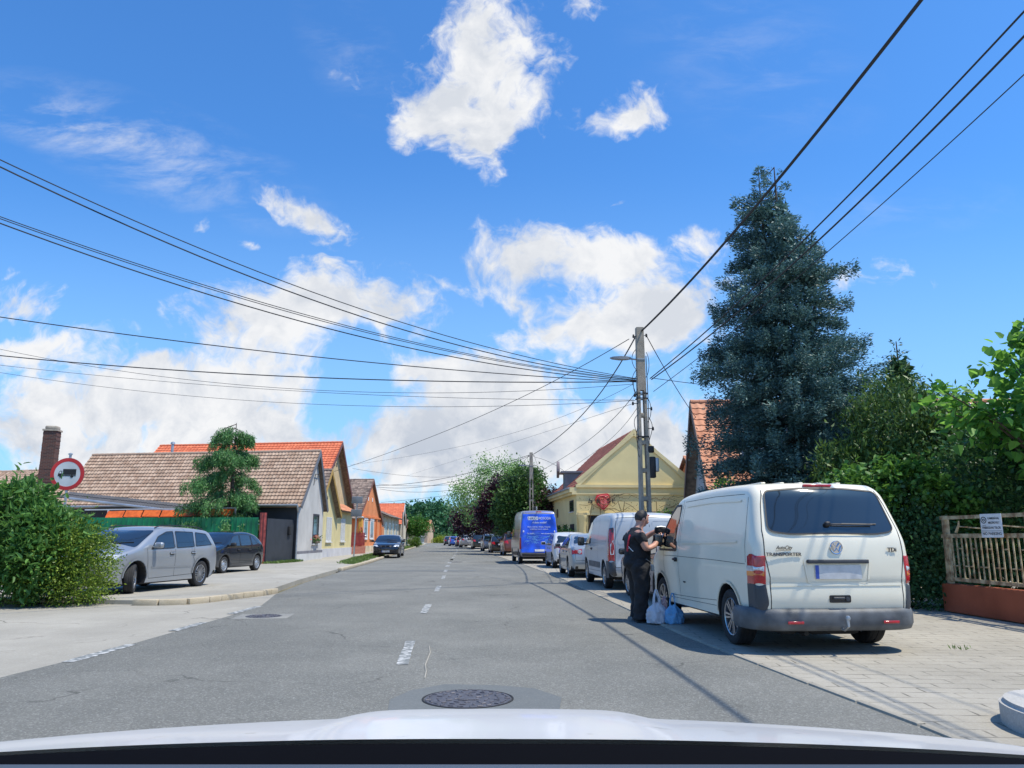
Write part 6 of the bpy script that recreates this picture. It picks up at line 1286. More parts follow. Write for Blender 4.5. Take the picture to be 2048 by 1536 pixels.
tree('juniper', 'dense yellow green juniper mass between the blue spruce and the broad leaved tree', 'tree', (10.0, 18.8), [((0, 0, 1.5), (2.2, 1.5, 1.6)), ((-.5, 0, 3.5), (1.1, 1., 1.6)), ((.7, 0, 2.9), (1.3, 1.2, 1.7)), ((1.9, .2, 2.6), (1.3, 1.2, 1.5)), ((-1.6, 0, 2.2), (1.0, 1., 1.4))], 2000, 36, .15, .16, leafmat('juniper sprays', (.028, .075, .018), (.13, .23, .05), .2), .3, .12, 4.5, 10, shell=.7, dirs=(0, 0, 1), jit=.8)
# broad leaved catalpa at the right edge
tree('catalpa_tree', 'broad leaved tree with big heart shaped leaves overhanging the iron fence at the right edge', 'tree', (10.3, 14.4), [((0.45, -1.0, 5.45), (.75, .9, .75)), ((-.65, .2, 3.85), (1.15, 1.2, .85)), ((.6, .2, 3.8), (1.3, 1.3, 1.3)), ((-.15, -.2, 4.75), (.7, .8, .4)), ((1.8, .2, 4.2), (1.6, 1.3, 1.4)), ((.1, -.6, 3.0), (1.1, 1.0, .6)), ((1.8, -1.5, 5.8), (1.0, 1.0, .8)), ((.35, -.6, 5.0), (.6, .7, .9)), ((1.5, -.4, 4.9), (1.2, 1.0, 1.0))], 400, 18, .20, .195, leafmat('catalpa leaves', (.05, .16, .025), (.19, .42, .07), .45), .95, .13, 4.5, 130, up=.9, shell=.45, big=True)
dk = leafmat('deep green leaves', (.018, .065, .022), (.085, .19, .055), .25)
tree('dense_shrub', 'dark dense shrub filling the space behind the iron fence below the broad leaved tree', 'shrub', (10.7, 15.6), [((0, 0, 1.6), (1.9, 1.3, 1.7)), ((1.2, -1.5, 1.6), (1.6, 1.8, 1.7)), ((-.6, .4, 2.4), (1.2, 1.0, 1.1)), ((1.2, .2, 2.6), (1.6, 1.2, 1.2))], 1100, 22, .2, .12, dk, .55, .07, 2.0, 10)
tree('dense_shrub', 'dark shrub mass rising behind the leafy creeper at the left end of the iron fence', 'shrub', (10.4, 18.4), [((0, 0, 1.5), (2.3, 1.0, 1.7)), ((2.5, .3, 2.4), (2.0, 1.2, 2.0)), ((4.4, .3, 2.2), (2.0, 1.2, 2.2))], 1000, 22, .22, .12, dk, .5, .07, 2.0, 10)
# creeper over the fence end
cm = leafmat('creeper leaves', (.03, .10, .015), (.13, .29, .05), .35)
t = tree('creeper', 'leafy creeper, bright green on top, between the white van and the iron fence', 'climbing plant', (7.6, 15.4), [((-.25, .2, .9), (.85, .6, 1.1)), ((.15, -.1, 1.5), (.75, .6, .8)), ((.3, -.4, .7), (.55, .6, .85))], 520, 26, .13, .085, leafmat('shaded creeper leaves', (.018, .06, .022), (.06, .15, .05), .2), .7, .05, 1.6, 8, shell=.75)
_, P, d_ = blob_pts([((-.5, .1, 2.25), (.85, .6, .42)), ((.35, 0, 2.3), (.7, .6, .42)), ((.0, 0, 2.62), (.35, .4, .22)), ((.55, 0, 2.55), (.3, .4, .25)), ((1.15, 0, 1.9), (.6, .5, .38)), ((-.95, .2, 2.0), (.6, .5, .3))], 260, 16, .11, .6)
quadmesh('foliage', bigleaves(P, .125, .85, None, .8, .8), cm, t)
tree('garden_shrub', 'small light green shrub at the foot of the terracotta roofed house gable', 'shrub', (7.35, 26.0), [((0, 0, 1.6), (.75, .7, 1.3)), ((-.15, 0, 2.7), (.45, .5, .6))], 170, 24, .14, .12, cm, .6, .04, 1.8, 6)
# left: cedar, hedge, elder
cedar = leafmat('cedar needles', (.025, .09, .03), (.13, .31, .085), .2)
conifer('cedar_tree', 'drooping green cedar growing behind the green fence in front of the brown tile roof', (-14.5, 40.1), 7.35, [(0, 2.6, .8), (.25, 4.4, 1.0), (.36, 3.8, 1.25), (.44, 2.4, 1.2), (.50, 2.3, 1.15), (.56, 3.3, 1.3), (.68, 2.0, 1.2), (.8, 1.6, 1.1), (.88, 1.3, .95), (.93, 1.0, .9), (.97, 1.2, 1.3), (1, .9, 1.0)], 150, cedar, .17, .2, .46, 700, 1.5, hang=.9, tr=.16, lay=0, clump=.02, sway=.14, core=.6, jit=(.8, 1.15), tiers=7, rag=.15)
hl = leafmat('privet leaves', (.025, .08, .010), (.26, .36, .04), .3)
tree('hedge', 'rounded privet hedge with yellow green tips at the street corner, on the left edge', 'hedge', (-9.95, 16.1), [((.9, -.1, .65), (.85, .75, .85)), ((-.3, -.1, .65), (1.2, .75, .8)), ((-1.8, 0, .7), (1.2, .8, .8)), ((.55, 0, 1.0), (.75, .6, .45)), ((-1.9, .1, 1.25), (1.2, .8, .4)), ((1.25, .0, .35), (.5, .6, .5)), ((-3.2, .0, .9), (1.0, .8, .9)), ((1.15, -.1, .95), (.62, .6, .72))], 1900, 26, .10, .055, hl, .5, .04, 1., 10, shell=.80, zb=.0)
eb = leafmat('elder leaves', (.035, .12, .025), (.13, .28, .06), .35)
tree('elder_bush', 'tall elder bush with drooping leaves growing up through the hedge below the round sign', 'bush', (-9.85, 16.3), [((-.30, -.1, 1.6), (.75, .65, .65)), ((.30, -.3, 1.15), (.9, .7, .7)), ((-.25, -.15, 2.12), (.50, .45, .28)), ((-1.0, 0, 1.6), (.5, .4, .4)), ((.2, -.75, .8), (.6, .3, .5))], 420, 22, .13, .16, eb, .42, .05, 1.8, 12, shell=.75, up=.3, big=True)
tree('leafy_branch_tree', 'tree of which only a few twigs reach in at the far left edge', 'tree', (-12.2, 17.2), [((-.15, 0, 2.7), (.5, .5, .4)), ((-.6, 0, 2.0), (.8, .6, .8))], 60, 14, .14, .09, eb, .45, .05, 2.4, 8)
# beyond: street trees
def far_tree(name, label, x, y, bl, ncl, L, mt, group=None, nlf=24, cr=.4, th=3., tr=.16, shell=.55, cat='tree'): return tree(name, label, cat, (x, y), bl, ncl, nlf, cr, L, mt, .6, tr, th, 16, group, shell=shell)
lg = leafmat('acacia leaves', (.09, .20, .045), (.28, .46, .16), .45); pu = leafmat('purple plum leaves', (.022, .008, .014), (.085, .03, .045), .15); gg = leafmat('lime tree leaves', (.022, .07, .016), (.12, .24, .06), .25)
g_ = 'street trees beyond the parked cars'
far_tree('acacia_tree', 'tall airy light green acacia with gaps of sky over the far parked cars', -1.6, 76, [((.6, 0, 7.6), (2.6, 2.2, 1.7)), ((-2.4, 0, 5.9), (1.9, 1.8, 1.4)), ((2.6, 0, 6.6), (2.0, 2., 1.8)), ((-3.6, 0, 4.6), (1.1, 1.5, .9)), ((.2, 0, 5.2), (2.6, 2., 1.4)), ((-2.0, -.5, 3.6), (1.4, 1.2, .8))], 420, .19, lg, g_, 34, .40, 7, shell=.3)
far_tree('purple_plum_tree', 'dark purple plum tree in front of the airy acacia', -.6, 64.5, [((-.9, 0, 4.2), (.9, 1.2, 1.2)), ((-.3, 0, 5.4), (.8, .9, .8)), ((-1.2, 0, 3.0), (1.0, 1.2, 1.0))], 330, .22, pu, g_, 26, .3, 4)
far_tree('purple_plum_tree', 'purple plum tree low above the far silver cars, left of the acacia', -2.6, 94.8, [((-2.3, 0, 3.6), (2.0, 2, 1.5)), ((-3.1, 0, 2.8), (1.5, 1.5, 1.2)), ((-.8, 0, 3.3), (1.7, 1.6, 1.3))], 300, .28, pu, g_, 24, .4, 3.4)
far_tree('lime_tree', 'big dense dark green tree beside the distant pole above the blue lettered van', 2.1, 62, [((-1.3, 0, 4.1), (1.9, 1.8, 2.1)), ((-1.1, 0, 5.7), (1.3, 1.3, 1.2)), ((-2.0, 0, 3.0), (1.5, 1.5, 1.5)), ((-.3, 0, 3.3), (1.4, 1.5, 1.6))], 800, .22, gg, g_, 30, .26, 5, shell=.7)
far_tree('purple_plum_tree', 'purple plum tree between the distant pole and the yellow shop roof', 3.0, 61.5, [((0, 0, 3.9), (1.2, 1.2, 1.2)), ((.5, 0, 3.0), (1.3, 1.2, 1.4)), ((-.6, 0, 3.1), (1.0, 1.2, 1.3))], 280, .2, pu, g_, 26, .26, 3.6)
far_tree('lime_tree', 'mid green tree low behind the far parked cars under the acacia', -2.2, 100, [((0, 0, 3.3), (2.6, 2, 1.8)), ((1.9, 0, 2.6), (2.2, 1.5, 1.5)), ((-2.0, 0, 4.6), (2.0, 1.5, 1.3))], 420, .3, gg, g_, 24, .4, 3)
far_tree('lime_tree', 'low dark tree closing the gap behind the reddish brown car', 1.2, 74, [((0, 0, 2.4), (2.2, 1.5, 1.9)), ((-1.4, 0, 1.6), (1.2, 1.2, 1.2))], 300, .26, dk, g_, 24, .3, 2)
far_tree('round_street_tree', 'small round clipped street tree on the left pavement near the far bend', -14.6, 122, [((0, 0, 3.05), (1.6, 1.6, 1.35)), ((-.5, 0, 2.6), (1.4, 1.4, 1.0))], 260, .24, leafmat('round tree leaves', (.025, .09, .012), (.09, .24, .03), .3), None, 24, .24, 2.6, .09, shell=.75)
tree('clipped_hedge', 'small box shaped clipped hedge by the left pavement before the round street tree', 'hedge', (-13.6, 108), [((0, 0, .65), (.75, .6, .65)), ((.4, 0, .6), (.6, .6, .6))], 160, 20, .12, .14, leafmat('box hedge leaves', (.04, .10, .012), (.14, .24, .03), .2), .6, .05, .8, 3, shell=.8)
tree('verge_bush', 'low green bush at the road end in front of the far woods', 'bush', (-20.5, 215), [((0, 0, .8), (3.6, 1.5, 1.1)), ((-3.4, 0, .7), (2.6, 1.5, .9))], 220, 18, .35, .4, gg, .6, .06, .8, 3, shell=.7)
tree('verge_bush', 'yellow green bush at the road end left of the small dark moving car', 'bush', (-16.6, 190), [((0, 0, .6), (1.8, 1.2, .95)), ((-1.4, 0, .4), (1.3, 1.2, .6))], 200, 18, .2, .24, leafmat('yellow bush leaves', (.10, .15, .015), (.34, .42, .05), .3), .6, .05, .8, 3, shell=.7)
tree('dark_yard_tree', 'dark tree between the solar roofed far house and the purple plum', 'tree', (-17.6, 300), [((0, 0, 4), (5, 2, 3.5)), ((4.5, 0, 4), (4.5, 2, 3.2))], 260, 16, .8, .8, gg, .6, .1, 4, 3, shell=.6)
# far woods reading as one mass
bl = []
for i in range(34):
    px = 800 + i * 3.4 + rnd.uniform(-2, 2); Y = rnd.uniform(270, 330); top = {0: 1018, 1: 1012, 2: 1010, 3: 1016, 4: 1030}[min(4, int((px - 800) / 24))] + rnd.uniform(-3, 5); p = D(px, top, Y); bl.append(((p.x + 42, Y - 300, p.z - 4.5), (5.5, 4, 4.8)))
    bl.append(((p.x + 42, Y - 304, 3.5), (6, 4, 4.5)))
cl, P, d_ = blob_pts(bl, 3400, 12, 1.0, .7); o = quadmesh('woodland', leaves(P, 1.2, .7), leafmat('woodland leaves', (.015, .07, .03), (.06, .18, .07), .15), None); o.location = (-42, 300, 0)
o['label'] = 'distant green woods closing the end of the street'; o['category'] = 'woodland'; o['kind'] = 'stuff'
# planting along the yellow shop
tree('shrub', 'bright green shrub against the street side wall of the yellow shop', 'shrub', (3.3, 51.0), [((0, 0, .9), (.85, 1.2, .95)), ((.0, 2.4, .8), (.7, 1.4, .85))], 260, 20, .13, .14, cm, .6, .04, .8, 4)
tree('shrub', 'green shrub in front of the awning of the yellow shop', 'shrub', (9.4, 48.5), [((0, 0, 1.9), (.75, .6, .9)), ((.1, 0, 1.0), (.8, .6, .9))], 200, 20, .14, .15, cm, .6, .05, 1.6, 6)
tree('shrub', 'sparse shrub top below the rose sign on the yellow shop front', 'shrub', (7.1, 48.9), [((0, 0, 2.2), (1.0, .4, .45)), ((-.2, 0, 1.2), (.8, .4, .8))], 90, 16, .16, .14, cm, .5, .05, 1.8, 8)
t = thing('climbing_vine', 'leafless brown vine trailing over the yellow shop front below its cornice', 'climbing plant', (4.2, 49.85, 0)); m = MB(); rr = random.Random(4)
for k in range(16):
    x = rr.uniform(0, 6); P = [(x, -.04, 3.4 + rr.uniform(-.3, .7))]
    for j in range(6): P.append((P[-1][0] + rr.uniform(.15, .5), -.05 - rr.random() * .05 + .008 * P[-1][0], min(4.1, max(2.9, P[-1][2] + rr.uniform(-.25, .25)))))
    m.tube(P, .018, 4, .008)
for k in range(6): x = rr.uniform(0, 7); m.tube([(x, -.05, .3), (x + .2, -.06, 2), (x + rr.uniform(-.3, .5), -.06, 3.6)], .02, 4)
m.build('stems', mat('vine bark', (.14, .09, .04), .9), t); P = [(rr.uniform(.0, 7), -.06, rr.uniform(3.0, 3.9)) for _ in range(150)]; quadmesh('foliage', leaves(P, .12, .5), mat('dry leaves', (.12, .12, .03), .7, col2=(.3, .22, .08), island=1), t)
# grass
def grass(name, quads_, n, label, h=.09, mt=None):
    P = []
    for (a, b, c, d) in quads_:
        a, b, c, d = (np.array(q, float) for q in (a, b, c, d)); u = rng.random((n, 1)); v = rng.random((n, 1)); p = (a * (1 - u) + b * u) * (1 - v) + (d * (1 - u) + c * u) * v; k = (np.sin(p[:, 0] * 3.1) + np.sin(p[:, 1] * 1.7 + 1) + rng.normal(size=n) * .8) > -.5; p = p[k]; P.append(np.column_stack([p, np.full(len(p), .075)]))
    P = np.concatenate(P); o = quadmesh(name, leaves(P, h, .25, np.tile([0, 0, 1.], (len(P), 1)), .55), mt or gm_, None); o['label'] = label; o['category'] = 'grass'; o['kind'] = 'stuff'; return o
gm_ = leafmat('grass blades', (.05, .11, .02), (.17, .25, .06), .25)
grass('grass', [((-7.5, 37.5), (-8.35, 47.5), (-9.6, 47.5), (-8.6, 38.5)), ((-8.35, 47), (-8.75, 52), (-9.9, 52), (-9.6, 47)), ((-8.9, 53.5), (-9.6, 63), (-11.0, 63), (-10.3, 53.5))], 5000, 'strip of green grass along the left kerb in front of the grey and yellow houses', .13)
grass('grass', [((-13.6, 37.2), (-11.3, 38.6), (-11.4, 39.4), (-13.6, 38.3)), ((-21, 38.3), (-13.5, 37.9), (-13.5, 38.4), (-21, 38.7)), ((-11.3, 39.5), (-11.1, 42), (-11.6, 42), (-11.9, 39.3))], 1500, 'tufts of dry grass along the foot of the green fence', .14)
grass('grass', [((-10.4, 68), (-12.6, 100), (-13.4, 100), (-11.9, 68)), ((-12.7, 100), (-16.6, 148), (-17.6, 148), (-13.8, 100))], 4000, 'rough grass verge along the far left kerb', .2)
grass('weeds', [((3.9, 6.4), (4.3, 6.6), (4.4, 6.4), (4.0, 6.2)), ((5.0, 9.2), (5.3, 9.4), (5.4, 9.3), (5.1, 9.1))], 130, 'few weeds growing at the right hand kerb island', .06)
grass('hedge_litter', [((-12.5, 15.3), (-8.7, 15.6), (-8.7, 16.2), (-12.5, 16.0))], 1800, 'dry grass and litter at the foot of the hedge', .07, leafmat('dry litter', (.14, .13, .05), (.34, .30, .15), .2))

# ---------------------------------------------------------------- person
def skin_mesh(name, verts, edges, radii, mt, parent, sub=2, root=0):
    me = bpy.data.meshes.new(name); me.from_pydata([tuple(v) for v in verts], edges, []); o = bpy.data.objects.new(name, me); C.objects.link(o)
    md = o.modifiers.new('s', 'SKIN'); md.use_smooth_shade = True; md.branch_smoothing = .6
    for i, r in enumerate(radii): me.skin_vertices[0].data[i].radius = r if hasattr(r, '__len__') else (r, r)
    for i in range(len(verts)): me.skin_vertices[0].data[i].use_root = (i == root)
    s = o.modifiers.new('u', 'SUBSURF'); s.levels = sub; s.render_levels = sub; bpy.context.view_layer.update()
    m2 = bpy.data.meshes.new_from_object(o.evaluated_get(bpy.context.evaluated_depsgraph_get())); C.objects.unlink(o); bpy.data.objects.remove(o)
    m2.materials.clear(); m2.materials.append(mt); m2.name = name
    for p in m2.polygons: p.use_smooth = True
    return m2
def join_mesh(name, ms, mats, parent):
    bm = bmesh.new()
    for k, m_ in enumerate(ms):
        n0 = len(bm.faces); bm.from_mesh(m_); bm.faces.ensure_lookup_table()
        for f in bm.faces[n0:]: f.material_index = min(k, len(mats) - 1) if len(mats) > 1 else 0
    me = bpy.data.meshes.new(name); bm.to_mesh(me); bm.free()
    for m_ in mats: me.materials.append(m_)
    return link(bpy.data.objects.new(name, me), parent)
pt = thing('person', 'stocky man in black shirt and trousers standing beside the white van holding a pouch', 'person', (2.04, 12.92, .01), R(16))
V3 = Vector
# local axes: +X forward, +Y his left, Z up
vs = [V3((-.01, 0, .95)), V3((.0, 0, 1.12)), V3((-.02, 0, 1.30)), V3((-.01, 0, 1.42)), V3((.05, 0, 1.50)), V3((.10, 0, 1.58)), V3((.115, 0, 1.66)),
      V3((-.01, -.19, 1.38)), V3((.04, -.26, 1.13)), V3((.20, -.20, 1.19)), V3((.315, -.10, 1.29)),
      V3((-.01, .19, 1.38)), V3((.13, .27, 1.22)), V3((.30, .18, 1.36)), V3((.41, .07, 1.45)),
      V3((.0, -.10, .88)), V3((.03, -.11, .50)), V3((-.01, -.115, .10)), V3((.0, .10, .88)), V3((.06, .13, .50)), V3((.06, .135, .10))]
ed = [(0, 1), (1, 2), (2, 3), (3, 4), (4, 5), (5, 6), (3, 7), (7, 8), (8, 9), (9, 10), (3, 11), (11, 12), (12, 13), (13, 14), (0, 15), (15, 16), (16, 17), (0, 18), (18, 19), (19, 20)]
ra = [(.15, .16), (.16, .17), (.15, .17), (.09, .1), (.062, .062), (.095, .082), (.075, .07), .075, .055, .046, .033, .075, .055, .046, .033, .10, .075, .05, .10, .075, .05]
bodym = skin_mesh('b', vs, ed, ra, M['skin'], None)
# face: nose, ears, brow and chin as gentle additions to the head; eyes and mouth
hc = V3((.115, 0, 1.625)); fm = MB()
def ell(mb, c, r, rot=None, n=14):
    bm = bmesh.new(); bmesh.ops.create_uvsphere(bm, u_segments=n, v_segments=n - 4, radius=1); bm.verts.index_update(); q = [V3((v.co.x * r[0], v.co.y * r[1], v.co.z * r[2])) for v in bm.verts]
    if rot is not None: q = [rot @ v for v in q]
    mb.add([V3(c) + v for v in q], [[v.index for v in f.verts] for f in bm.faces]); bm.free()
tilt = Matrix.Rotation(R(20), 3, 'Y')
hd = lambda x, y, z: V3((.10, 0, 1.61)) + tilt @ V3((x, y, z))
ell(fm, hd(.005, 0, .02), (.098, .080, .125), tilt, 20); ell(fm, hd(.045, 0, -.055), (.05, .05, .05), tilt); ell(fm, hd(.105, 0, -.005), (.022, .016, .03), tilt); ell(fm, hd(.078, 0, -.07), (.02, .035, .012), tilt)
for s_ in (-1, 1): ell(fm, hd(-.005, s_ * .083, .0), (.022, .012, .034), tilt); ell(fm, hd(.085, s_ * .033, .022), (.014, .016, .010), tilt)
def hand(mb, wrist, direction, palm_n, curl=.6, L=.09, flip=1):
    d = V3(direction).normalized(); n = V3(palm_n); n = (n - d * n.dot(d)).normalized(); s = d.cross(n)
    w = V3(wrist); q = Matrix((d, s, n)).transposed(); mb.rbox(w + d * .045, (.10, .082, .034), .015, q, 3)
    for i, (o_, l) in enumerate(((-.030, .072), (-.010, .08), (.010, .076), (.030, .06))):
        P = [w + d * .08 + s * o_]; a = 0
        for k in range(3): a += curl * (.55 + .1 * k); P.append(P[-1] + (d * math.cos(a) + n * math.sin(a)) * l * (.42, .32, .26)[k])
        mb.tube(P, [.0105, .010, .009, .007], 8)
    P = [w + d * .02 + s * (-.034 * flip), w + d * .05 + s * (-.058 * flip) + n * .012, w + d * .075 + s * (-.055 * flip) + n * .04]; mb.tube(P, [.013, .011, .008], 8)
hand(fm, (.315, -.10, 1.29), (.75, .25, .62), (-.5, .6, .6), .75, flip=-1)
hand(fm, (.41, .07, 1.45), (.8, -.45, .25), (-.1, -.3, -1), .75, flip=1)
fo = fm.build('tmp', M['skin']); fmesh = fo.data; bpy.data.objects.remove(fo)
body = join_mesh('body', [bodym, fmesh], [M['skin']], pt)
for p in body.data.polygons: p.use_smooth = True
m = MB()
for s_ in (-1, 1): ell(m, hd(.092, s_ * .033, .022), (.008, .011, .007), tilt)
m.build('eyes', M['dark'], pt); m = MB(); ell(m, hd(.098, 0, -.045), (.006, .026, .005), tilt); m.build('mouth', mat('lips', (.35, .12, .1), .5), pt)
# hair: cap leaving the face free, with rough surface
m = MB(); ell(m, hd(-.018, 0, .045), (.098, .088, .112), tilt, 24); hv = [V3(v) for v in m.v]
keep = lambda v: (tilt.inverted() @ (v - V3((.10, 0, 1.61))))
m.v = [tuple(v + (v - hd(-.01, 0, .03)).normalized() * rnd.uniform(-.002, .007)) for v in hv]
m.f = [f for f in m.f if all((keep(hv[i]).x < .05 and keep(hv[i]).z > -.045 + max(0, keep(hv[i]).x) * 1.0) for i in f)]; m.m = [0] * len(m.f); m.build('hair', M['hair'], pt)
# shirt
sv_ = [V3((-.005, 0, .86)), V3((.015, 0, 1.0)), V3((.03, 0, 1.12)), V3((-.02, 0, 1.28)), V3((-.02, 0, 1.40)), V3((.02, 0, 1.46)), V3((-.015, -.19, 1.375)), V3((.02, -.255, 1.20)), V3((-.015, .19, 1.375)), V3((.09, .26, 1.25))]
se = [(0, 1), (1, 2), (2, 3), (3, 4), (4, 5), (4, 6), (6, 7), (4, 8), (8, 9)]
sm_ = skin_mesh('s', sv_, se, [(.20, .20), (.215, .21), (.21, .215), (.185, .215), (.15, .17), (.085, .09), (.105, .105), (.088, .088), (.105, .105), (.088, .088)], M['cloth'], None)
sh_ = join_mesh('shirt', [sm_], [M['cloth']], pt)
for v in sh_.data.vertices: v.co += v.normal * (.010 * math.sin(v.co.z * 38 + v.co.y * 9) * math.sin(v.co.y * 23 + v.co.x * 31))
for p in sh_.data.polygons: p.use_smooth = True
def on_shirt(pts, name, mt, w=.012):
    m = MB()
    for P in pts:
        Q = []
        for (a, z) in P:
            o_ = V3((0, 0, z)); d_ = V3((math.cos(a), math.sin(a), 0)); ok, loc, nr, _ = sh_.ray_cast(o_ + d_ * .6, -d_)
            if ok: Q.append(loc + nr * .004)
        if len(Q) > 1: m.tube(Q, w, 5)
    m.build(name, mt, sh_)
on_shirt([[(R(198 + (1 - t_) * 14), 1.36 - .26 * t_) for t_ in [j / 8 for j in range(9)]]], 'red_stripe', mat('red stripe', (.45, .02, .04), .7), .018)
on_shirt([[(R(205 + t_ * 26), 1.18 - .08 * t_) for t_ in [j / 6 for j in range(7)]], [(R(196 + t_ * 10), 1.13 + .02 * t_) for t_ in [j / 4 for j in range(5)]]], 'white_piping', M['white'], .006)
# trousers and shoes
tv = [V3((.0, 0, .92)), V3((.0, -.10, .84)), V3((.02, -.115, .50)), V3((-.01, -.12, .28)), V3((-.015, -.12, .07)), V3((.0, .10, .84)), V3((.06, .13, .50)), V3((.06, .14, .28)), V3((.06, .14, .07))]
m = MB(); ell(m, (.0, 0, .93), (.205, .195, .16), None, 28)
for P, rr_ in (([(.0, -.085, .96), (.005, -.10, .84), (.02, -.112, .66), (.02, -.118, .50), (.0, -.12, .34), (-.015, -.12, .18), (-.015, -.12, .05)], [.13, .145, .128, .112, .104, .102, .108]), ([(.0, .085, .96), (.02, .10, .84), (.05, .12, .66), (.06, .13, .50), (.06, .138, .34), (.06, .14, .18), (.055, .14, .05)], [.13, .145, .128, .112, .104, .102, .108])):
    Q = []; S = []
    for a_, b_, r0, r1 in zip(P[:-1], P[1:], rr_[:-1], rr_[1:]):
        for q_ in range(6): Q.append(V3(a_).lerp(V3(b_), q_ / 6)); S.append(r0 + (r1 - r0) * q_ / 6)
    m.tube(Q + [V3(P[-1])], S + [rr_[-1]], 28)
to_ = m.build('trousers', M['cloth'], pt, 80)
for v in to_.data.vertices: v.co += v.normal * (.010 * math.sin(v.co.z * 30 + v.co.y * 13) * math.sin(v.co.x * 30 + v.co.z * 9))
for p in to_.data.polygons: p.use_smooth = True
for (x, y) in ((-.015, -.12), (.06, .14)):
    m = MB(); m.rbox((x + .06, y, .045), (.29, .105, .075), .035, seg=4); m.rbox((x + .0, y, .075), (.14, .10, .09), .04, seg=4); m.rbox((x + .06, y, .008), (.29, .11, .016), .006); m.build('shoe', M['black'], pt)
m = MB(); m.tube([(.05, -.22, .98), (.14, -.18, .93), (.16, -.19, .80)], .006, 5); m.rbox((.17, -.17, .84), (.05, .03, .1), .01); m.build('key_strap', M['steel'], pt)
m = MB(); m.lathe([(.040, -.012), (.043, 0), (.040, .012)], frame3(V3((.295, -.12, 1.27)), (.2, 1, 0), (-.6, .1, .7)), 14); m.build('watch', M['steel'], pt)
pt.scale = (1.1, 1.1, 1.0)
# held pouch
t = thing('pouch', 'soft black pouch held up in both hands by the man in black', 'pouch', tuple(pt.matrix_basis @ V3((.42, -.04, 1.385)) if False else V3((2.04, 12.92, .01)) + Matrix.Rotation(R(16), 3, 'Z') @ V3((.43, -.02, 1.44))), R(16))
m = MB(); m.rbox((0, 0, 0), (.18, .09, .13), .045, Matrix.Rotation(R(12), 3, 'Y'), 4); m.v = [(x * (1 + .1 * math.sin(z * 30)), y + .01 * math.sin(x * 40), z + .012 * math.sin(x * 28)) for x, y, z in m.v]; m.build('bag_body', M['cloth'], t); m = MB(); m.tube([(-.08, -.05, .05), (.0, -.056, .062), (.09, -.05, .05)], .006, 5); m.build('zip', M['steel'], t)
# carrier bags
def carrier(loc, rz, s, mt, label, seed):
    t = thing('carrier_bag', label, 'plastic bag', loc, rz); rr = random.Random(seed); vs = []; fs = []; nz, na = 26, 64; ph = [rr.uniform(0, 6.28) for _ in range(6)]
    for i in range(nz):
        z = i / (nz - 1); r = (.15 * (1 - .12 * (z - .35) ** 2 * 4) if z < .6 else .15 * (1 - (z - .6) * 1.9)) * (1 if i else .9)
        for j in range(na):
            a = 2 * math.pi * j / na; w = 1 + .07 * math.sin(3 * a + ph[0] + z * 3) + .05 * math.sin(7 * a + ph[1] - z * 5) + .035 * math.sin(13 * a + ph[2] + z * 9) + .02 * math.sin(23 * a + ph[4] - z * 17) + .018 * math.sin(31 * z + 5 * a + ph[5]); flat = 1 - .35 * z
            vs.append((r * w * math.cos(a) * 1.12, r * w * math.sin(a) * flat, max(0.003, z * .30 + .012 * math.sin(5 * a + ph[3]) * (z > 0))))
    for i in range(nz - 1):
        for j in range(na): fs.append((i * na + j, i * na + (j + 1) % na, (i + 1) * na + (j + 1) % na, (i + 1) * na + j))
    m = MB(); m.add([(x * s, y * s, z * s) for x, y, z in vs], fs + [list(range(na))[::-1]]); m.build('bag_body', mt, t, 60)
    m = MB()
    for sy in (-1, 1):
        for sx in (-1, 1):
            P = bez([(sx * .045 * s, sy * .02, .27 * s), (sx * .05 * s, sy * .02, .40 * s), (sx * .005, sy * .01, .50 * s)], 8); m.tube(P, .013, 6, .007)
    m.build('bag_handle', mt, t, 60)
wb = mat('white plastic film', (.66, .67, .72), .35, var=.08, vs=14, transl=.25, bump=.5, bs=25); bb = mat('light blue plastic film', (.20, .46, .72), .35, var=.1, vs=14, transl=.25, bump=.5, bs=25); kb = mat('pinkish plastic film', (.62, .44, .50), .35, var=.1, vs=14, transl=.2)
carrier((2.27, 12.52, .02), .3, 1.02, wb, 'white plastic carrier bag standing at the feet of the man', 1); carrier((2.51, 12.45, .02), -.4, .92, bb, 'light blue plastic carrier bag beside the van front wheel', 2); carrier((2.42, 12.68, .02), .9, .78, kb, 'small pinkish bag half hidden between the white and the blue carrier bags', 3)

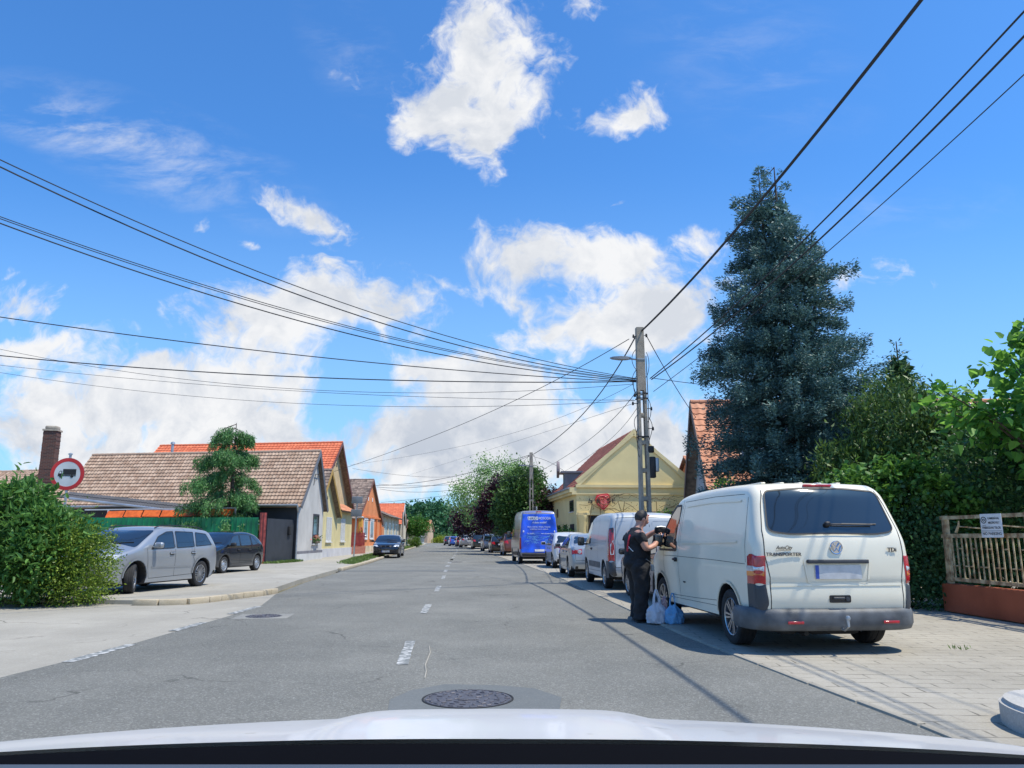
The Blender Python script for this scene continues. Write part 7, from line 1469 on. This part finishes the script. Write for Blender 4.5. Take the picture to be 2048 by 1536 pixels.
# ---------------------------------------------------------------- the car we look out of
t = thing('car', 'white car bonnet with black cowl below us, the vehicle the picture is taken from', 'car', (0, 0, 0))
hoodp = mat('white bonnet paint', (.58, .58, .585), .32, 0, coat=.4, col2=(.44, .44, .43), vs=26, rng2=(.66, .74)); vs = []; fs = []; nx, ny = 90, 44
def hz(x, y):
    xx_ = x + .03; z = 1.066 - .108 * (y - 1.1) - .098 * (y - 1.1) ** 2 - .038 * xx_ ** 2 - .008 * xx_ ** 4; e = abs(xx_) - .255 - .02 * (1.5 - y); s_ = min(1, max(0, (y - 1.08) / .32)); z += .014 * s_ * s_ * (3 - 2 * s_) / (1 + math.exp(e / .016)); z -= .55 * max(0, abs(xx_) - .82) ** 1.5
    return z - 1.2 * max(0, y - 2.25) ** 2
for j in range(ny + 1):
    for i in range(nx + 1):
        x = -.93 + 1.80 * i / nx; y = 1.10 + .02 * abs(x) + 1.75 * j / ny; vs.append((x, y - .1 * (x + .03) ** 2 * (j / ny) * 2 , hz(x, y)))
for j in range(ny):
    for i in range(nx): a = j * (nx + 1) + i; fs.append((a, a + 1, a + nx + 2, a + nx + 1))
def skirt(ids):
    o = len(vs)
    for k in ids: vs.append((vs[k][0], vs[k][1], .35))
    for k in range(len(ids) - 1): fs.append((ids[k], ids[k + 1], o + k + 1, o + k))
skirt([j * (nx + 1) for j in range(ny + 1)]); skirt([j * (nx + 1) + nx for j in range(ny + 1)]); skirt([ny * (nx + 1) + i for i in range(nx + 1)])
m = MB(); m.add(vs, fs); m.build('bonnet', hoodp, t, 40)
m = MB(); vs = []; fs = []
sec_ = [(1.125, -.030), (1.10, -.006), (1.085, -.004), (1.04, -.022), (.96, -.018), (.9, .0), (.80, .03)]
for i in range(41):
    x = -.93 + 1.8 * i / 40
    for (y, dz) in sec_: vs.append((x, y + .02 * abs(x), hz(x, 1.1) + dz))
k = len(sec_)
for i in range(40):
    for j in range(k - 1): fs.append((i * k + j, i * k + j + 1, (i + 1) * k + j + 1, (i + 1) * k + j))
m.add(vs, fs); m.build('cowl', mat('glossy black cowl', (.003, .003, .004), .8, spec=.04, var=0), t)
m = MB(); m.rbox((-.03, .52, 1.1035), (1.76, .5, .05), .02); m.build('dashboard', mat('grey blue dashboard', (.05, .065, .09), .6), t)

for sg in (-1, 1):
    q = Matrix.Translation((-.03 + sg * .76, 1.95, .32)) @ Matrix.Rotation(sg * math.pi / 2, 4, 'Y'); m = MB(); m.lathe([(.2, -.1), (.30, -.1), (.32, -.07), (.32, .07), (.30, .1), (.22, .105), (.21, .08)], q, 32); w_ = m.build('wheel', M['rubber'], t)
    m = MB(); m.lathe([(.215, .08), (.2, .095), (.19, .06), (.08, .05), (.05, .085), (.0001, .085)], q, 28); m.build('rim', M['alloy'], w_)
m = MB(); m.rbox((-.03, 1.75, .42), (1.45, 1.7, .3), .08); m.build('underbody', M['black'], t)
